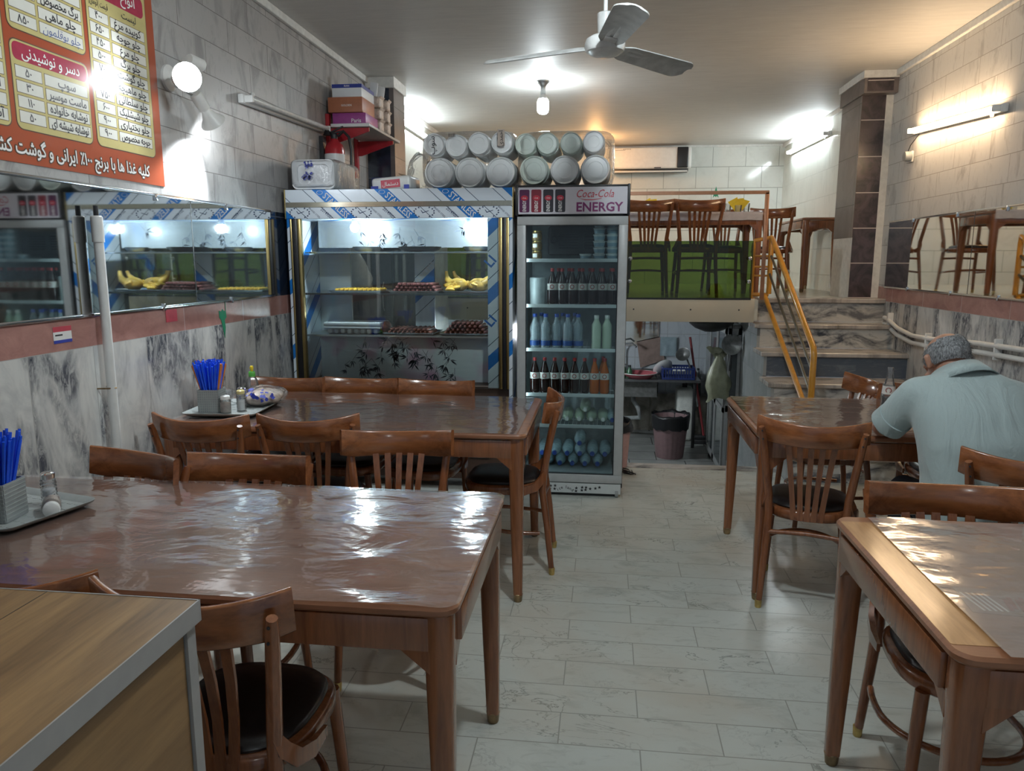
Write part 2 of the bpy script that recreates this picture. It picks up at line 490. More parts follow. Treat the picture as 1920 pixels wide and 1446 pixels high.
    def text(self, s, o, x, y, size, align='C', bold=0.0, shear=0.0, fit=None, italic=False):
        """lettering lying in the plane (x, y) at point o"""
        x, y, o = Vector(x).normalized(), Vector(y).normalized(), Vector(o)
        if bold and any('\u0600' <= c <= '\u06ff' for c in s):      # heavier Persian strokes: overlaid copies
            for k in range(5):
                a = k * 2 * PI / 5
                d = (x * math.cos(a) + y * math.sin(a)) * bold * size * 0.9 + x.cross(y) * 0.00003 * k
                self.text(s, o + d, x, y, size, align, 0.0, shear, fit)
            return self
        vs, fs, w = glyphs(s, bold, shear)
        sx = size
        if fit and w * size > fit:
            sx = fit / w
        dx = {'C': -w / 2, 'L': 0.0, 'R': -w}[align]
        return self.add([o + x * ((p[0] + dx) * sx) + y * (p[1] * size) for p in vs], fs)

    def build(self, name, mat=None, parent=None, smooth=40, loc=None):
        me = bpy.data.meshes.new(name)
        me.from_pydata([tuple(p) for p in self.v], [], self.f)
        names = self.mats if self.mats else [mat]
        for mn in names:
            me.materials.append(MATS[mn])
        if len(names) > 1:
            me.polygons.foreach_set('material_index', self.mi)
        if smooth:
            me.polygons.foreach_set('use_smooth', [True] * len(me.polygons))
            me.set_sharp_from_angle(angle=R(smooth))
        bm = bmesh.new()
        bm.from_mesh(me)
        if not self.mats or len(self.f) < 60000:
            bmesh.ops.recalc_face_normals(bm, faces=bm.faces)
        bm.to_mesh(me)
        bm.free()
        o = bpy.data.objects.new(name, me)
        COL.objects.link(o)
        if parent is not None:
            o.parent = parent
        if loc is not None:
            o.location = loc
        return o

# ------------------------------------------------------------------ lettering (joins Persian letters by hand)
FORMS = {}
for cp in list(range(0xFB50, 0xFDFF)) + list(range(0xFE70, 0xFEFF)):
    dec = unicodedata.decomposition(chr(cp)).split()
    if len(dec) == 2 and dec[0] in ('<isolated>', '<initial>', '<medial>', '<final>'):
        FORMS.setdefault(chr(int(dec[1], 16)), {})[dec[0][1:-1]] = chr(cp)

def shape(s):
    if not any('\u0600' <= c <= '\u06ff' for c in s):
        return s
    res = []
    for i, c in enumerate(s):
        fm = FORMS.get(c)
        if not fm:
            res.append(c)
            continue
        pv, nx = (s[i - 1] if i else ''), (s[i + 1] if i + 1 < len(s) else '')
        join_p = pv in FORMS and 'initial' in FORMS[pv] and 'final' in fm
        join_n = 'initial' in fm and nx in FORMS and 'final' in FORMS[nx]
        k = 'medial' if (join_p and join_n) else 'final' if join_p else 'initial' if join_n else 'isolated'
        res.append(fm.get(k, c))
    txt = ''.join(res).replace('\u200c', '')[::-1]
    o, run = '', ''
    for c in txt:                                   # digits read left to right
        if c.isdigit():
            run = c + run
        else:
            o += run + c
            run = ''
    return o + run

def fill_outline(vs, es):
    """fills letter outlines by winding number, so that looped letters keep their shape"""
    import numpy as np
    from mathutils.geometry import delaunay_2d_cdt
    ov, oe, of = delaunay_2d_cdt([Vector(p) for p in vs], es, [], 0, 1e-6)[:3]
    P = np.array([tuple(p) for p in ov])
    T = np.array([list(f) for f in of])
    C = P[T].mean(axis=1)
    V = np.array(vs)
    E = np.array(es)
    A, B = V[E[:, 0]], V[E[:, 1]]
    keep = []
    for i, (cx, cy_) in enumerate(C):
        up = (A[:, 1] <= cy_) & (B[:, 1] > cy_)
        dn = (A[:, 1] > cy_) & (B[:, 1] <= cy_)
        side = (B[:, 0] - A[:, 0]) * (cy_ - A[:, 1]) - (cx - A[:, 0]) * (B[:, 1] - A[:, 1])
        if (up & (side > 0)).sum() - (dn & (side < 0)).sum() != 0:
            keep.append([int(k) for k in T[i]])
    return [(float(p[0]), float(p[1])) for p in P], keep

GLYPH = {}
def glyphs(s, bold=0.0, shear=0.0):
    key = (s, bold, shear)
    if key not in GLYPH:
        cu = bpy.data.curves.new('lettering', 'FONT')
        cu.body = shape(s)
        cu.resolution_u = 2
        cu.shear = shear
        cu.offset = bold
        o = bpy.data.objects.new('lettering', cu)
        COL.objects.link(o)
        bpy.context.view_layer.update()
        persian = any('\u0600' <= c <= '\u06ff' for c in s)
        if persian:
            cu.fill_mode = 'NONE'
            bpy.context.view_layer.update()
        me = bpy.data.meshes.new_from_object(o.evaluated_get(bpy.context.evaluated_depsgraph_get()))
        vs = [(v.co.x, v.co.y) for v in me.vertices]
        fs = [list(p.vertices) for p in me.polygons]
        if persian:
            vs, fs = fill_outline(vs, [tuple(e.vertices) for e in me.edges])
        bpy.data.objects.remove(o)
        bpy.data.curves.remove(cu)
        bpy.data.meshes.remove(me)
        x0 = min((p[0] for p in vs), default=0)
        vs = [(p[0] - x0, p[1]) for p in vs]
        GLYPH[key] = (vs, fs, max((p[0] for p in vs), default=0))
    return GLYPH[key]

# ------------------------------------------------------------------ things, parts, setting
def tag(o, label, cat, group=None, kind=None):
    o['label'] = label
    o['category'] = cat
    if group:
        o['group'] = group
    if kind:
        o['kind'] = kind
    return o

def thing(name, label, cat, loc=(0, 0, 0), rz=0.0, group=None):
    o = bpy.data.objects.new(name, None)
    o.empty_display_size = 0.1
    COL.objects.link(o)
    o.location = loc
    o.rotation_euler = (0, 0, rz)
    return tag(o, label, cat, group)

def struct(mb, name, mat=None, smooth=0):
    o = mb.build(name, mat, None, smooth)
    o['kind'] = 'structure'
    return o

def dup(root, loc=None, rz=None, label=None, group=None, rot=None):
    """a copy of a thing with copies of its parts and sub-parts"""
    r = root.copy()
    COL.objects.link(r)
    if loc is not None:
        r.location = loc
    if rz is not None:
        r.rotation_euler = (0, 0, rz)
    if rot is not None:
        r.rotation_euler = rot
    if label:
        r['label'] = label
    if group:
        r['group'] = group
    for ch in list(root.children):
        c = ch.copy()
        COL.objects.link(c)
        c.parent = r
        for g in list(ch.children):
            d = g.copy()
            COL.objects.link(d)
            d.parent = c
    return r

def rrect(w, d, r, n=5, cx=0.0, cyy=0.0):
    pts = []
    for sx, sy, a0 in ((1, 1, 0), (-1, 1, 90), (-1, -1, 180), (1, -1, 270)):
        for i in range(n + 1):
            a = R(a0 + 90 * i / n)
            pts.append((cx + sx * (w / 2 - r) + r * math.cos(a), cyy + sy * (d / 2 - r) + r * math.sin(a)))
    return pts

def slab(mb, poly, z0, z1, ch=0.004):
    """flat board with an eased edge"""
    k = len(poly)
    cx = sum(p[0] for p in poly) / k
    cyy = sum(p[1] for p in poly) / k
    def ins(e):
        o = []
        for i in range(k):
            p, a, b = Vector(poly[i]), Vector(poly[i - 1]), Vector(poly[(i + 1) % k])
            t = (b - a).normalized()
            nrm = Vector((t.y, -t.x))
            if nrm.dot(p - Vector((cx, cyy))) < 0:
                nrm = -nrm
            o.append(p - nrm * e)
        return o
    rings = [(ins(ch), z0), (poly, z0 + ch), (poly, z1 - ch), (ins(ch), z1)]
    vs, fs = [], []
    for pl, z in rings:
        vs += [(p[0], p[1], z) for p in pl]
    for i in range(3):
        for j in range(k):
            fs.append([i * k + j, i * k + (j + 1) % k, (i + 1) * k + (j + 1) % k, (i + 1) * k + j])
    fs.append(list(range(k))[::-1])
    fs.append([3 * k + j for j in range(k)])
    return mb.add(vs, fs)

def nz(x, y, z, s=1.0):
    from mathutils import noise as mn
    return mn.noise(Vector((x * s, y * s, z * s)))
# ------------------------------------------------------------------ the setting
W = 0.12
# floors
struct(MB().span((XL, YF, -0.10), (XR, 5.55, 0.0)), 'floor', 'floor_marble')
struct(MB().span((XL - W, 5.55, ZK - 0.1), (1.30, 9.7, ZK)), 'floor_1', 'kitchen_floor_tile')
struct(MB().span((XL, 5.46, -0.03), (1.29, 5.58, 0.006), 0.004), 'trim_1', 'stair_tread_marble')        # marble threshold above the kitchen steps
m = MB()
m.mat('kitchen_dado').span((XL, 5.551, ZK), (1.30, 5.60, -0.03))
struct(m, 'wall_front')
# ceiling
struct(MB().span((XL - W, YF, ZC), (XR + W, YB + W, ZC + 0.1)), 'ceiling', 'ceiling_paint')
# left wall: marble dado, pink band, stone above, white tile past the pillar
m = MB()
m.mat('dado_marble').span((XL - W, YF, ZK), (XL, 4.60, 1.18))
m.mat('pink_marble').span((XL - W, YF, 1.18), (XL, 4.60, 1.30))
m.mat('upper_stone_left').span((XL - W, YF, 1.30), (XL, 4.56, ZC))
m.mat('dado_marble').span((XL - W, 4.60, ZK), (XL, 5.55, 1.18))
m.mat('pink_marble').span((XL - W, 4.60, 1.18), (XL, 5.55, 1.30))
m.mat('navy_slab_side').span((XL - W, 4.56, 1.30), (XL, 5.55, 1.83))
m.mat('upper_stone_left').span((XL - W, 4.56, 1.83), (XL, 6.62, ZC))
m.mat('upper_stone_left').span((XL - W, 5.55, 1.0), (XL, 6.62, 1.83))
m.mat('white_tile_side').span((XL - W, 6.62, ZM), (XL, YB, ZC))
m.mat('kitchen_tile').span((XL - W, 5.55, ZK), (XL, 9.7, 1.0))
struct(m, 'wall_left')
# right wall
m = MB()
m.mat('dado_marble').span((XR, YF, -0.05), (XR + W, 7.0, 1.18))
m.mat('pink_marble').span((XR, YF, 1.18), (XR + W, 7.0, 1.30))
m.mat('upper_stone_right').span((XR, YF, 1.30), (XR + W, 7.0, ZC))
m.mat('white_tile_side').span((XR, 7.0, ZM - 0.2), (XR + W, YB, ZC))
struct(m, 'wall_right')
struct(MB().span((XL - W, YB, ZM - 0.2), (XR + W, YB + W, ZC)), 'wall_back', 'white_tile_back')
m = MB()
m.mat('kitchen_tile').span((XL, 9.6, -0.14), (1.30, 9.7, 1.0))
m.mat('kitchen_dado').span((XL, 9.52, ZK), (1.30, 9.7, -0.15))
struct(m, 'wall_back_1')
# mezzanine slab and its front board
m = MB()
m.mat('mezz_floor_tile').span((XL, 6.55, 1.02), (1.29, YB, ZM))
m.mat('mezz_floor_tile').span((1.29, 6.83, 1.02), (XR, YB, ZM))
struct(m, 'floor_2')
b = thing('fascia_board', 'long beige board with small screws across the front edge of the upper floor', 'board', (0, 6.53, 1.0))
MB().span((XL + 0.002, -0.01, 0.005), (1.255, 0.0195, 0.205), 0.002).build('board', 'beige_panel', b)
for x in (-1.75, -1.2, -0.7, -0.2, 0.25, 0.73, 1.13):
    MB().lathe([(0.0, 0.004), (0.006, 0.003), (0.007, 0.0)], 8, Matrix.Translation((x, -0.01, 0.11)) @ Matrix.Rotation(PI / 2, 4, 'X'), False).build('screw', 'dark_metal', b)
# cornice strips
m = MB()
m.span((XL, YF, ZC - 0.05), (XL + 0.03, 6.60, ZC), 0.006)
m.span((XL, 6.9, ZC - 0.05), (XL + 0.03, YB, ZC), 0.006)
struct(m, 'trim_2', 'white_plaster')
m = MB()
m.span((XR - 0.03, YF, ZC - 0.05), (XR, 6.95, ZC), 0.006)
m.span((XR - 0.03, 7.5, ZC - 0.05), (XR, YB, ZC), 0.006)
struct(m, 'trim_3', 'white_plaster')
struct(MB().span((XL, YB - 0.02, ZC - 0.03), (XR, YB, ZC), 0.004), 'trim_4', 'white_plaster')
# left pillar, dark slabs on its face
m = MB()
m.mat('navy_slab').quad((XL, 6.60, ZM), (-1.885, 6.60, ZM), (-1.885, 6.60, 2.99), (XL, 6.60, 2.99))
m.mat('grey_pillar_tile').span((XL, 6.601, ZM), (-1.845, 6.95, ZC - 0.06))
m.mat('white_plaster').span((XL, 6.57, 2.99), (-1.83, 6.97, ZC), 0.004)
struct(m, 'pillar_left')
# right pillar, plum granite with its deeper head
m = MB()
m.mat('plum_granite').quad((2.135, 6.95, ZM), (2.325, 6.95, ZM), (2.325, 6.95, 2.90), (2.135, 6.95, 2.90))
m.mat('white_plaster').span((2.325, 6.951, ZM), (XR, 6.97, 2.90))
m.mat('grey_pillar_tile').span((2.132, 6.952, 1.72), (XR, 7.50, 2.92))
m.mat('white_plaster').span((2.1345, 6.953, ZM), (XR, 7.50, 1.72))
m.mat('grey_pillar_tile').span((2.115, 6.86, 2.90), (XR, 7.52, 3.02))
m.mat('plum_granite').span((2.14, 6.855, 2.915), (2.345, 6.87, 3.015))
m.mat('white_plaster').span((2.10, 6.845, 3.02), (XR, 7.53, ZC), 0.004)
struct(m, 'pillar_right')

# stairs up to the mezzanine: six treads, six risers
st = thing('staircase', 'marble staircase of six steps rising to the upper floor', 'stairs', (0, 0, 0))
ys = [6.75, 6.48, 6.16, 5.84, 5.53, 5.21]
for i, y in enumerate(ys):
    z = ZM - i * ZM / 6
    back = ys[i - 1] + 0.03 if i else 7.0
    ext = 0.03 if i < 5 else 0.05
    slab(MB(), [(1.29 - ext, y), (XR, y), (XR, back), (1.29 - ext, back)], z - 0.035, z + (0.004 if i == 0 else 0), 0.006).build('tread', 'stair_tread_marble', st, 0)
    MB().span((1.31, y + 0.03, z - ZM / 6 + 0.001), (XR, y + 0.06, z - 0.034)).build('riser', 'slate_riser_marble' if i == 2 else 'stair_riser_marble', st, 0)
side = MB()
side.mat('stair_side_tile')
poly = [(7.0, ZK), (7.0, ZM - 0.035)]
for i, y in enumerate(ys):
    z = ZM - i * ZM / 6
    poly += [(y + 0.02, z - 0.035), (y + 0.02, z - ZM / 6 - (0.035 if i < 5 else 0))]
poly += [(5.57, 0.0), (5.57, ZK)]
poly = [p for k, p in enumerate(poly)]
Mx = Matrix(((0, 0, 1, 0), (1, 0, 0, 0), (0, 1, 0, 0), (0, 0, 0, 1)))
side.prism(poly, 1.285, 1.309, Mx)
side.build('side_wall', None, st, 0)
m = MB()
m.mat('stair_side_tile').span((1.29, 6.97, ZK), (1.309, 9.7, 1.02))
struct(m, 'wall_right_1')
# ------------------------------------------------------------------ chairs
def crest_pt(t, s=0.08, half=0.22):
    return (t * half, -0.285 + s * t * t, 0.022 * t * t)

def make_chair(name, label, loc, rz, group, seat_mat='black_vinyl'):
    c = thing(name, label, 'chair', loc, rz, group)
    # bent crest rail
    n = 18
    vs, fs = [], []
    for i in range(n + 1):
        t = -1 + 2 * i / n
        x, y, dz = crest_pt(t)
        nx, ny = -2 * 0.08 * t / 0.22, 1.0
        l = math.hypot(nx, ny)
        nx, ny = nx / l, ny / l
        low = 0.752 + 0.008 * t * t + 0.010 * max(0, abs(t) - 0.8) / 0.2
        top = 0.848 + dz
        e = 0.004
        for (o, z) in ((-0.009, low + e), (-0.009 + e, low), (0.009 - e, low), (0.009, low + e), (0.009, top - e), (0.009 - e, top), (-0.009 + e, top), (-0.009, top - e)):
            yy = y + (0.80 - z) * 0.12
            vs.append((x + nx * o, yy + ny * o, z))
    for i in range(n):
        for j in range(8):
            fs.append([i * 8 + j, i * 8 + (j + 1) % 8, (i + 1) * 8 + (j + 1) % 8, (i + 1) * 8 + j])
    fs.append(list(range(8))[::-1])
    fs.append([n * 8 + j for j in range(8)])
    MB().add(vs, fs).build('crest_rail', 'crest_wood', c, 50)
    # rear posts run from the floor to the crest
    for s in (-1, 1):
        p = [(s * 0.175, -0.245, 0.034), (s * 0.163, -0.222, 0.25), (s * 0.157, -0.198, 0.42), (s * 0.162, -0.205, 0.52), (s * 0.182, -0.235, 0.68), (s * 0.198, -0.262, 0.80), (s * 0.203, -0.270, 0.828)]
        leg = MB().tube(p, [0.014, 0.0165, 0.018, 0.018, 0.0165, 0.015, 0.012], 10).build('back_post', 'chair_wood', c, 50)
        MB().lathe([(0.0125, 0), (0.014, 0.004), (0.0155, 0.034), (0.014, 0.036)], 12, Matrix.Translation((s * 0.177, -0.248, 0))).build('foot_cap', 'brass', leg)
        for z in (0.775, 0.812):
            m = MB().lathe([(0.0, 0.003), (0.0035, 0.002), (0.004, 0)], 8, Matrix.Translation((s * (0.194 + (z - 0.775) * 0.14), -0.2735 - (z - 0.775) * 0.17, z)) @ Matrix.Rotation(PI / 2, 4, 'X'), False)
            m.build('screw', 'dark_metal', leg)
        q = [(s * 0.150, 0.160, 0.41), (s * 0.163, 0.172, 0.22), (s * 0.172, 0.185, 0.034)]
        leg = MB().tube(q, [0.0185, 0.0165, 0.0135], 10).build('front_leg', 'chair_wood', c, 50)
        MB().lathe([(0.0125, 0), (0.014, 0.004), (0.0155, 0.034), (0.014, 0.036)], 12, Matrix.Translation((s * 0.1725, 0.1855, 0))).build('foot_cap', 'brass', leg)
    # five fanned slats
    for k in range(5):
        a = (k - 2)
        p = []
        for u in (0, 0.15, 0.4, 0.7, 1.0):
            z = 0.405 + u * 0.358
            x = a * (0.027 + 0.019 * u)
            y = -0.196 - 0.072 * u ** 1.4 + 0.010 * math.sin(u * PI) + 0.08 * (x / 0.22) ** 2
            p.append((x, y, z))
        MB().tube(p, [1.0, 0.95, 0.9, 0.95, 1.0], flat=(0.024, 0.009), up=(0, 1, 0)).build('slat', 'chair_wood', c, 30)
    # seat ring, cushion
    def seat_outline(e):
        pts = []
        for i in range(36):
            a = 2 * PI * i / 36
            ca, sa = math.cos(a), math.sin(a)
            k = 0.72
            x = (0.200 + e) * (abs(ca) ** k) * (1 if ca >= 0 else -1) * (1.0 - 0.10 * (0.5 - 0.5 * sa))
            y = (0.198 + e) * (abs(sa) ** k) * (1 if sa >= 0 else -1)
            pts.append((x, y))
        return pts
    slab(MB(), seat_outline(0), 0.400, 0.447, 0.010).build('seat_frame', 'chair_wood', c, 50)
    rings = [(0.0 - 0.022, 0.446), (-0.018, 0.455), (-0.026, 0.466), (-0.06, 0.474), (-0.12, 0.478), (-0.165, 0.478)]
    vs, fs = [], []
    for e, z in rings:
        vs += [(x, y, z) for x, y in seat_outline(e)]
    for i in range(len(rings) - 1):
        for j in range(36):
            fs.append([i * 36 + j, i * 36 + (j + 1) % 36, (i + 1) * 36 + (j + 1) % 36, (i + 1) * 36 + j])
    fs.append([(len(rings) - 1) * 36 + j for j in range(36)])
    MB().add(vs, fs).build('seat_cushion', seat_mat, c, 60)
    for s in (-1, 1):
        MB().tube([(s * 0.168, -0.214, 0.530), (s * 0.178, -0.200, 0.490), (s * 0.192, -0.165, 0.448), (s * 0.202, -0.10, 0.426), (s * 0.206, -0.03, 0.424)], [0.5, 0.9, 1.0, 1.0, 0.6], flat=(0.016, 0.040), up=(0, 0, 1)).build('side_brace', 'chair_wood', c, 40)
    # bent stretcher hoop under the seat, plain rear bars
    pts = []
    for i in range(26):
        a = PI * (-0.14 + 1.28 * i / 25)
        pts.append((0.186 * math.cos(a), -0.04 + 0.215 * math.sin(a) * (1 if math.sin(a) > 0 else 1.6), 0.215 + 0.02 * math.sin(a)))
    MB().tube(pts, 0.0105, 8).build('stretcher_hoop', 'chair_wood', c, 60)
    pts = [(-0.16, -0.215, 0.345), (-0.08, -0.205, 0.348), (0, -0.20, 0.35), (0.08, -0.205, 0.348), (0.16, -0.215, 0.345)]
    MB().tube(pts, 0.011, 8).build('rear_bar', 'chair_wood', c, 60)
    return c

CH = {}
def place_chair(label, x, y, rz, group, z=0.0):
    loc = (x, y, z)
    if 'first' not in CH:
        CH['first'] = make_chair('dining_chair', label, loc, R(rz), group)
        return CH['first']
    return dup(CH['first'], loc, R(rz), label, group)

G1, G2, G3, G4 = ('chairs at the front left table', 'chairs at the back left table', 'chairs at the tables on the right', 'chairs on the upper floor')
place_chair('brown chair with black seat, its back to us, beside the corner of the oak counter', -0.845, 1.585, 0, G1)
place_chair('brown chair mostly hidden behind the oak counter, only the tip of its crest showing', -1.315, 1.60, 5, G1)
place_chair('brown chair facing us, its crest just beside the white pipe', -1.69, 2.14, 161, G1)
place_chair('brown chair facing us, crest between the pipe chair and the pulled out one', -1.213, 2.155, 180, G1)
place_chair('brown chair pulled out behind the long front table, its slats showing above the table edge', -0.775, 2.577, 187, G1)
place_chair('brown chair seen from behind, next to the tray with orange and blue straws', -1.745, 3.22, 1, G2)
place_chair('brown chair seen from behind, tucked under the table before the display case', -1.305, 3.275, 8, G2)
place_chair('brown chair facing us before the display case, beside the green topped bottle', -1.80, 3.83, 180, G2)
place_chair('brown chair facing us before the display case, middle one of three crests in a row', -1.372, 3.86, 179, G2)
place_chair('brown chair facing us before the display case, beside the drinks fridge', -0.945, 3.835, 176, G2)
place_chair('brown chair seen from the side at a table end, before the drinks fridge', -0.485, 3.64, 92, G2)
place_chair('brown chair with five fanned slats, its back to us, before the stairs', 0.942, 3.43, -14.8, G3)
place_chair('brown chair turned sideways behind the cola bottle table, at the foot of the stairs', 1.255, 4.39, 97, G3)
place_chair('brown chair facing us, its crest straight behind the cola bottle', 1.80, 4.03, 180, G3)
place_chair('brown chair under the seated man, behind his back', 1.56, 2.93, -17, G3)
place_chair('brown chair facing us, tucked against the table with the bare wooden border', 1.01, 2.075, 177, G3)
place_chair('brown chair with a grey cloth on its seat, under the bordered table', 1.265, 1.345, 2, G3)
place_chair('brown chair behind the green glass on the upper floor, next to the drinks fridge', 0.38, 7.16, 0, G4, ZM)
place_chair('brown chair behind the green glass, straight below the tree shaped sticker', 0.815, 7.16, 1, G4, ZM)
place_chair('brown chair on the upper floor seen behind the raw chickens in the display case', -0.55, 7.16, -2, G4, ZM)
place_chair('brown chair on the upper floor seen through the display case behind the striped mullion', -1.12, 7.16, 3, G4, ZM)
place_chair('brown chair facing us beyond the upper floor table, seen through the green glass', 1.20, 7.97, 180, G4, ZM)
place_chair('brown chair on the upper floor beside the top of the yellow handrail', 1.77, 8.40, -16, G4, ZM)

# ------------------------------------------------------------------ tables
def make_table(label, x0, x1, y0, y1, group, zf=0.0, top=TT, film=None, border=0.0, wrinkle=0.004, film_mat='table_film'):
    cx, cyy = (x0 + x1) / 2, (y0 + y1) / 2
    w, d = x1 - x0, y1 - y0
    t = thing('dining_table', label, 'table', (cx, cyy, zf), 0, group)
    h = top - zf - 0.003
    slab(MB(), rrect(w, d, 0.045), h - 0.024, h, 0.007).build('table_top', 'table_wood', t, 40)
    if border:
        MB().mat('border_wood').prism(rrect(border, d - 0.10, 0.004, 2, -w / 2 + border / 2 + 0.008), h, h + 0.0008).build('border_inlay', 'border_wood', t, 0)
    inset = 0.012
    for sx, sy, ww, dd in ((0, 1, w - 0.15, 0.022), (0, -1, w - 0.15, 0.022), (1, 0, 0.022, d - 0.15), (-1, 0, 0.022, d - 0.15)):
        cxx, cyy2 = sx * (w / 2 - inset - 0.011), sy * (d / 2 - inset - 0.011)
        m = MB().box((cxx, cyy2, h - 0.070), (ww + 0.02, dd, 0.080), 0.004)
        # sloped blocks where the rail meets the leg
        L = (ww if sy else dd) / 2
        for s in (-1, 1):
            if sy:
                Mx = Matrix.Translation((s * L, cyy2, h - 0.11)) @ Matrix(((s, 0, 0, 0), (0, 0, 1, 0), (0, 1, 0, 0), (0, 0, 0, 1)))
            else:
                Mx = Matrix.Translation((cxx, s * L, h - 0.11)) @ Matrix(((0, 0, 1, 0), (s, 0, 0, 0), (0, 1, 0, 0), (0, 0, 0, 1)))
            m.prism([(-0.055, 0.002), (0.012, 0.002), (0.012, -0.055)], -0.010, 0.010, Mx)
        m.build('apron_rail', 'leg_wood', t, 30)
    for sx in (-1, 1):
        for sy in (-1, 1):
            m = MB()
            vs, fs = [], []
            levels = [(0.034, 0.021), (0.30, 0.027), (h - 0.16, 0.033), (h - 0.10, 0.037), (h - 0.030, 0.037), (h - 0.0255, 0.033)]
            k = 16
            for z, r in levels:
                ox, oy = sx * (w / 2 - 0.012 - 0.037), sy * (d / 2 - 0.012 - 0.037)
                ox += sx * (0.037 - r) * 0.7
                oy += sy * (0.037 - r) * 0.7
                for j in range(k):
                    a = 2 * PI * (j + 0.5) / k
                    q = 0.55
                    vs.append((ox + r * math.copysign(abs(math.cos(a)) ** q, math.cos(a)), oy + r * math.copysign(abs(math.sin(a)) ** q, math.sin(a)), z))
            for i in range(len(levels) - 1):
                for j in range(k):
                    fs.append([i * k + j, i * k + (j + 1) % k, (i + 1) * k + (j + 1) % k, (i + 1) * k + j])
            fs.append(list(range(k))[::-1])
            fs.append([(len(levels) - 1) * k + j for j in range(k)])
            leg = m.add(vs, fs).build('leg', 'leg_wood', t, 50)
            r = 0.021
            ox, oy = sx * (w / 2 - 0.049 + 0.0112), sy * (d / 2 - 0.049 + 0.0112)
            MB().lathe([(0.017, 0), (0.019, 0.004), (0.022, 0.032), (0.0235, 0.036), (0.020, 0.040)], 14, Matrix.Translation((ox, oy, 0))).build('foot_cap', 'bronze_cap', leg)
    if film:
        fx0, fx1, fy0, fy1 = film
        nu, nv = 90, 50
        def fn(u, v):
            x = fx0 + (fx1 - fx0) * u - cx
            y = fy0 + (fy1 - fy0) * v - cyy
            n = nz(x * 3.2, y * 5.0, zf + cx * 7) * 0.6 + nz(x * 9, y * 13, cx * 3) * 0.25
            edge = max(0, abs(v - 0.5) * 2 - 0.86) / 0.14
            lift = max(0, nz(x * 4.5, 1.7, cx * 5 + v)) * edge * 1.6
            rr = 0.047
            qx, qy = abs(x) - (w / 2 + 0.003 - rr), abs(y) - (d / 2 + 0.003 - rr)
            if qx > 0 and qy > 0 and math.hypot(qx, qy) > rr:
                k = rr / math.hypot(qx, qy)
                x = math.copysign(w / 2 + 0.003 - rr + qx * k, x)
                y = math.copysign(d / 2 + 0.003 - rr + qy * k, y)
            return (x, y, h + 0.0025 + wrinkle * (max(0, n + 0.35) * 0.55 + lift))
        o = MB().grid(fn, nu, nv).build('plastic_cover', film_mat, t, 180)
        o['label'] = 'clear wrinkled plastic film'
    return t

TG = 'dining tables'
make_table('long brown table behind the oak counter, with bright lamp reflections on its wrinkled plastic cover', -2.02, -0.305, 1.485, 2.30, TG, film=(-2.022, -0.302, 1.482, 2.303), wrinkle=0.0065)
make_table('long brown table before the glass display case', -2.03, -0.325, 3.125, 4.02, TG, film=(-2.03, -0.365, 3.122, 4.02), wrinkle=0.004)
make_table('brown table where the man sits, before the stairs', 0.677, 2.30, 3.28, 4.19, TG, film=(0.70, 2.302, 3.278, 4.19), wrinkle=0.004)
make_table('brown table with a bare wooden border strip along its side', 0.684, 2.30, 1.412, 2.218, TG, film=(0.775, 2.302, 1.409, 2.195), border=0.095, wrinkle=0.010, film_mat='table_film_loose')
make_table('brown table with a pale plastic cover on the upper floor behind the green glass', -1.30, 1.42, 7.12, 7.80, TG, ZM, 1.955, None)
make_table('brown table on the upper floor behind the top of the yellow handrail', 1.98, 2.36, 8.05, 9.2, TG, ZM, 1.955, None)
# pale cloth-like plastic sheet hanging over the edge of the upper table
def drape(u, v):
    x = -1.26 + 2.66 * u
    if v < 0.25:
        z = 1.957 - 0.075 * (1 - v / 0.25) + 0.006 * nz(x * 9, v * 4, 2)
        return (x, 7.112 + 0.006 * nz(x * 6, v, 5), z)
    return (x, 7.112 + 0.66 * (v - 0.25) / 0.75, 1.9575)
simple('pale_cover', (0.58, 0.53, 0.54), 0.25)
tag(MB().grid(drape, 60, 12).build('tablecloth', 'pale_cover', None, 180), 'pale plastic sheet hanging over the edge of the upper floor table', 'tablecloth')

# printed brochure lying under the film on the front right table
m = MB()
simple('faded_print', (0.36, 0.25, 0.20), 0.6)
m.mat('faded_print').box((0.905, 1.665, 0.78325), (0.20, 0.13, 0.0006), 0, rotm(0, 0, -0.10))
m.mat('ink_white')
for i in range(5):
    m.box((0.822 + i * 0.012, 1.665, 0.7838), (0.005, 0.09, 0.0004), 0, rotm(0, 0, 0.12))
simple('faded_red', (0.34, 0.12, 0.09), 0.6)
m.mat('faded_red')
for i in range(9):
    m.box((0.892 + i * 0.0125, 1.655 + 0.010 * (i % 2), 0.7838), (0.009, 0.060, 0.0004), 0, rotm(0, 0, -0.2))
tag(m.build('brochure', None, None, 0), 'faded printed leaflet under the plastic of the bordered table', 'leaflet')

# ------------------------------------------------------------------ oak counter, lower left corner
wood('oak_laminate', (0.115, 0.060, 0.023), (0.31, 0.180, 0.072), 0.42, 0.05, along=1, scale=0.9)
simple('grey_edging', (0.33, 0.32, 0.31), 0.4, var=0.06)
ct = thing('counter', 'oak laminate counter with grey edging, in front of the tables', 'counter', (0, 0, 0))
CZ = 1.0
m = MB().span((-1.75, 0.05, CZ - 0.032), (-0.627, 1.036, CZ), 0.0)
m.build('counter_top', 'oak_laminate', ct, 0)
m = MB().span((-0.627, 0.05, CZ - 0.034), (-0.6245, 1.038, CZ + 0.0008))
m.span((-1.75, 1.036, CZ - 0.034), (-0.6245, 1.0385, CZ + 0.0008))
m.build('edge_band', 'grey_edging', ct, 0)['label'] = 'grey plastic edging of the counter top'
wood('oak_side', (0.17, 0.092, 0.036), (0.33, 0.195, 0.083), 0.42, 0.05, along=1, scale=0.9)
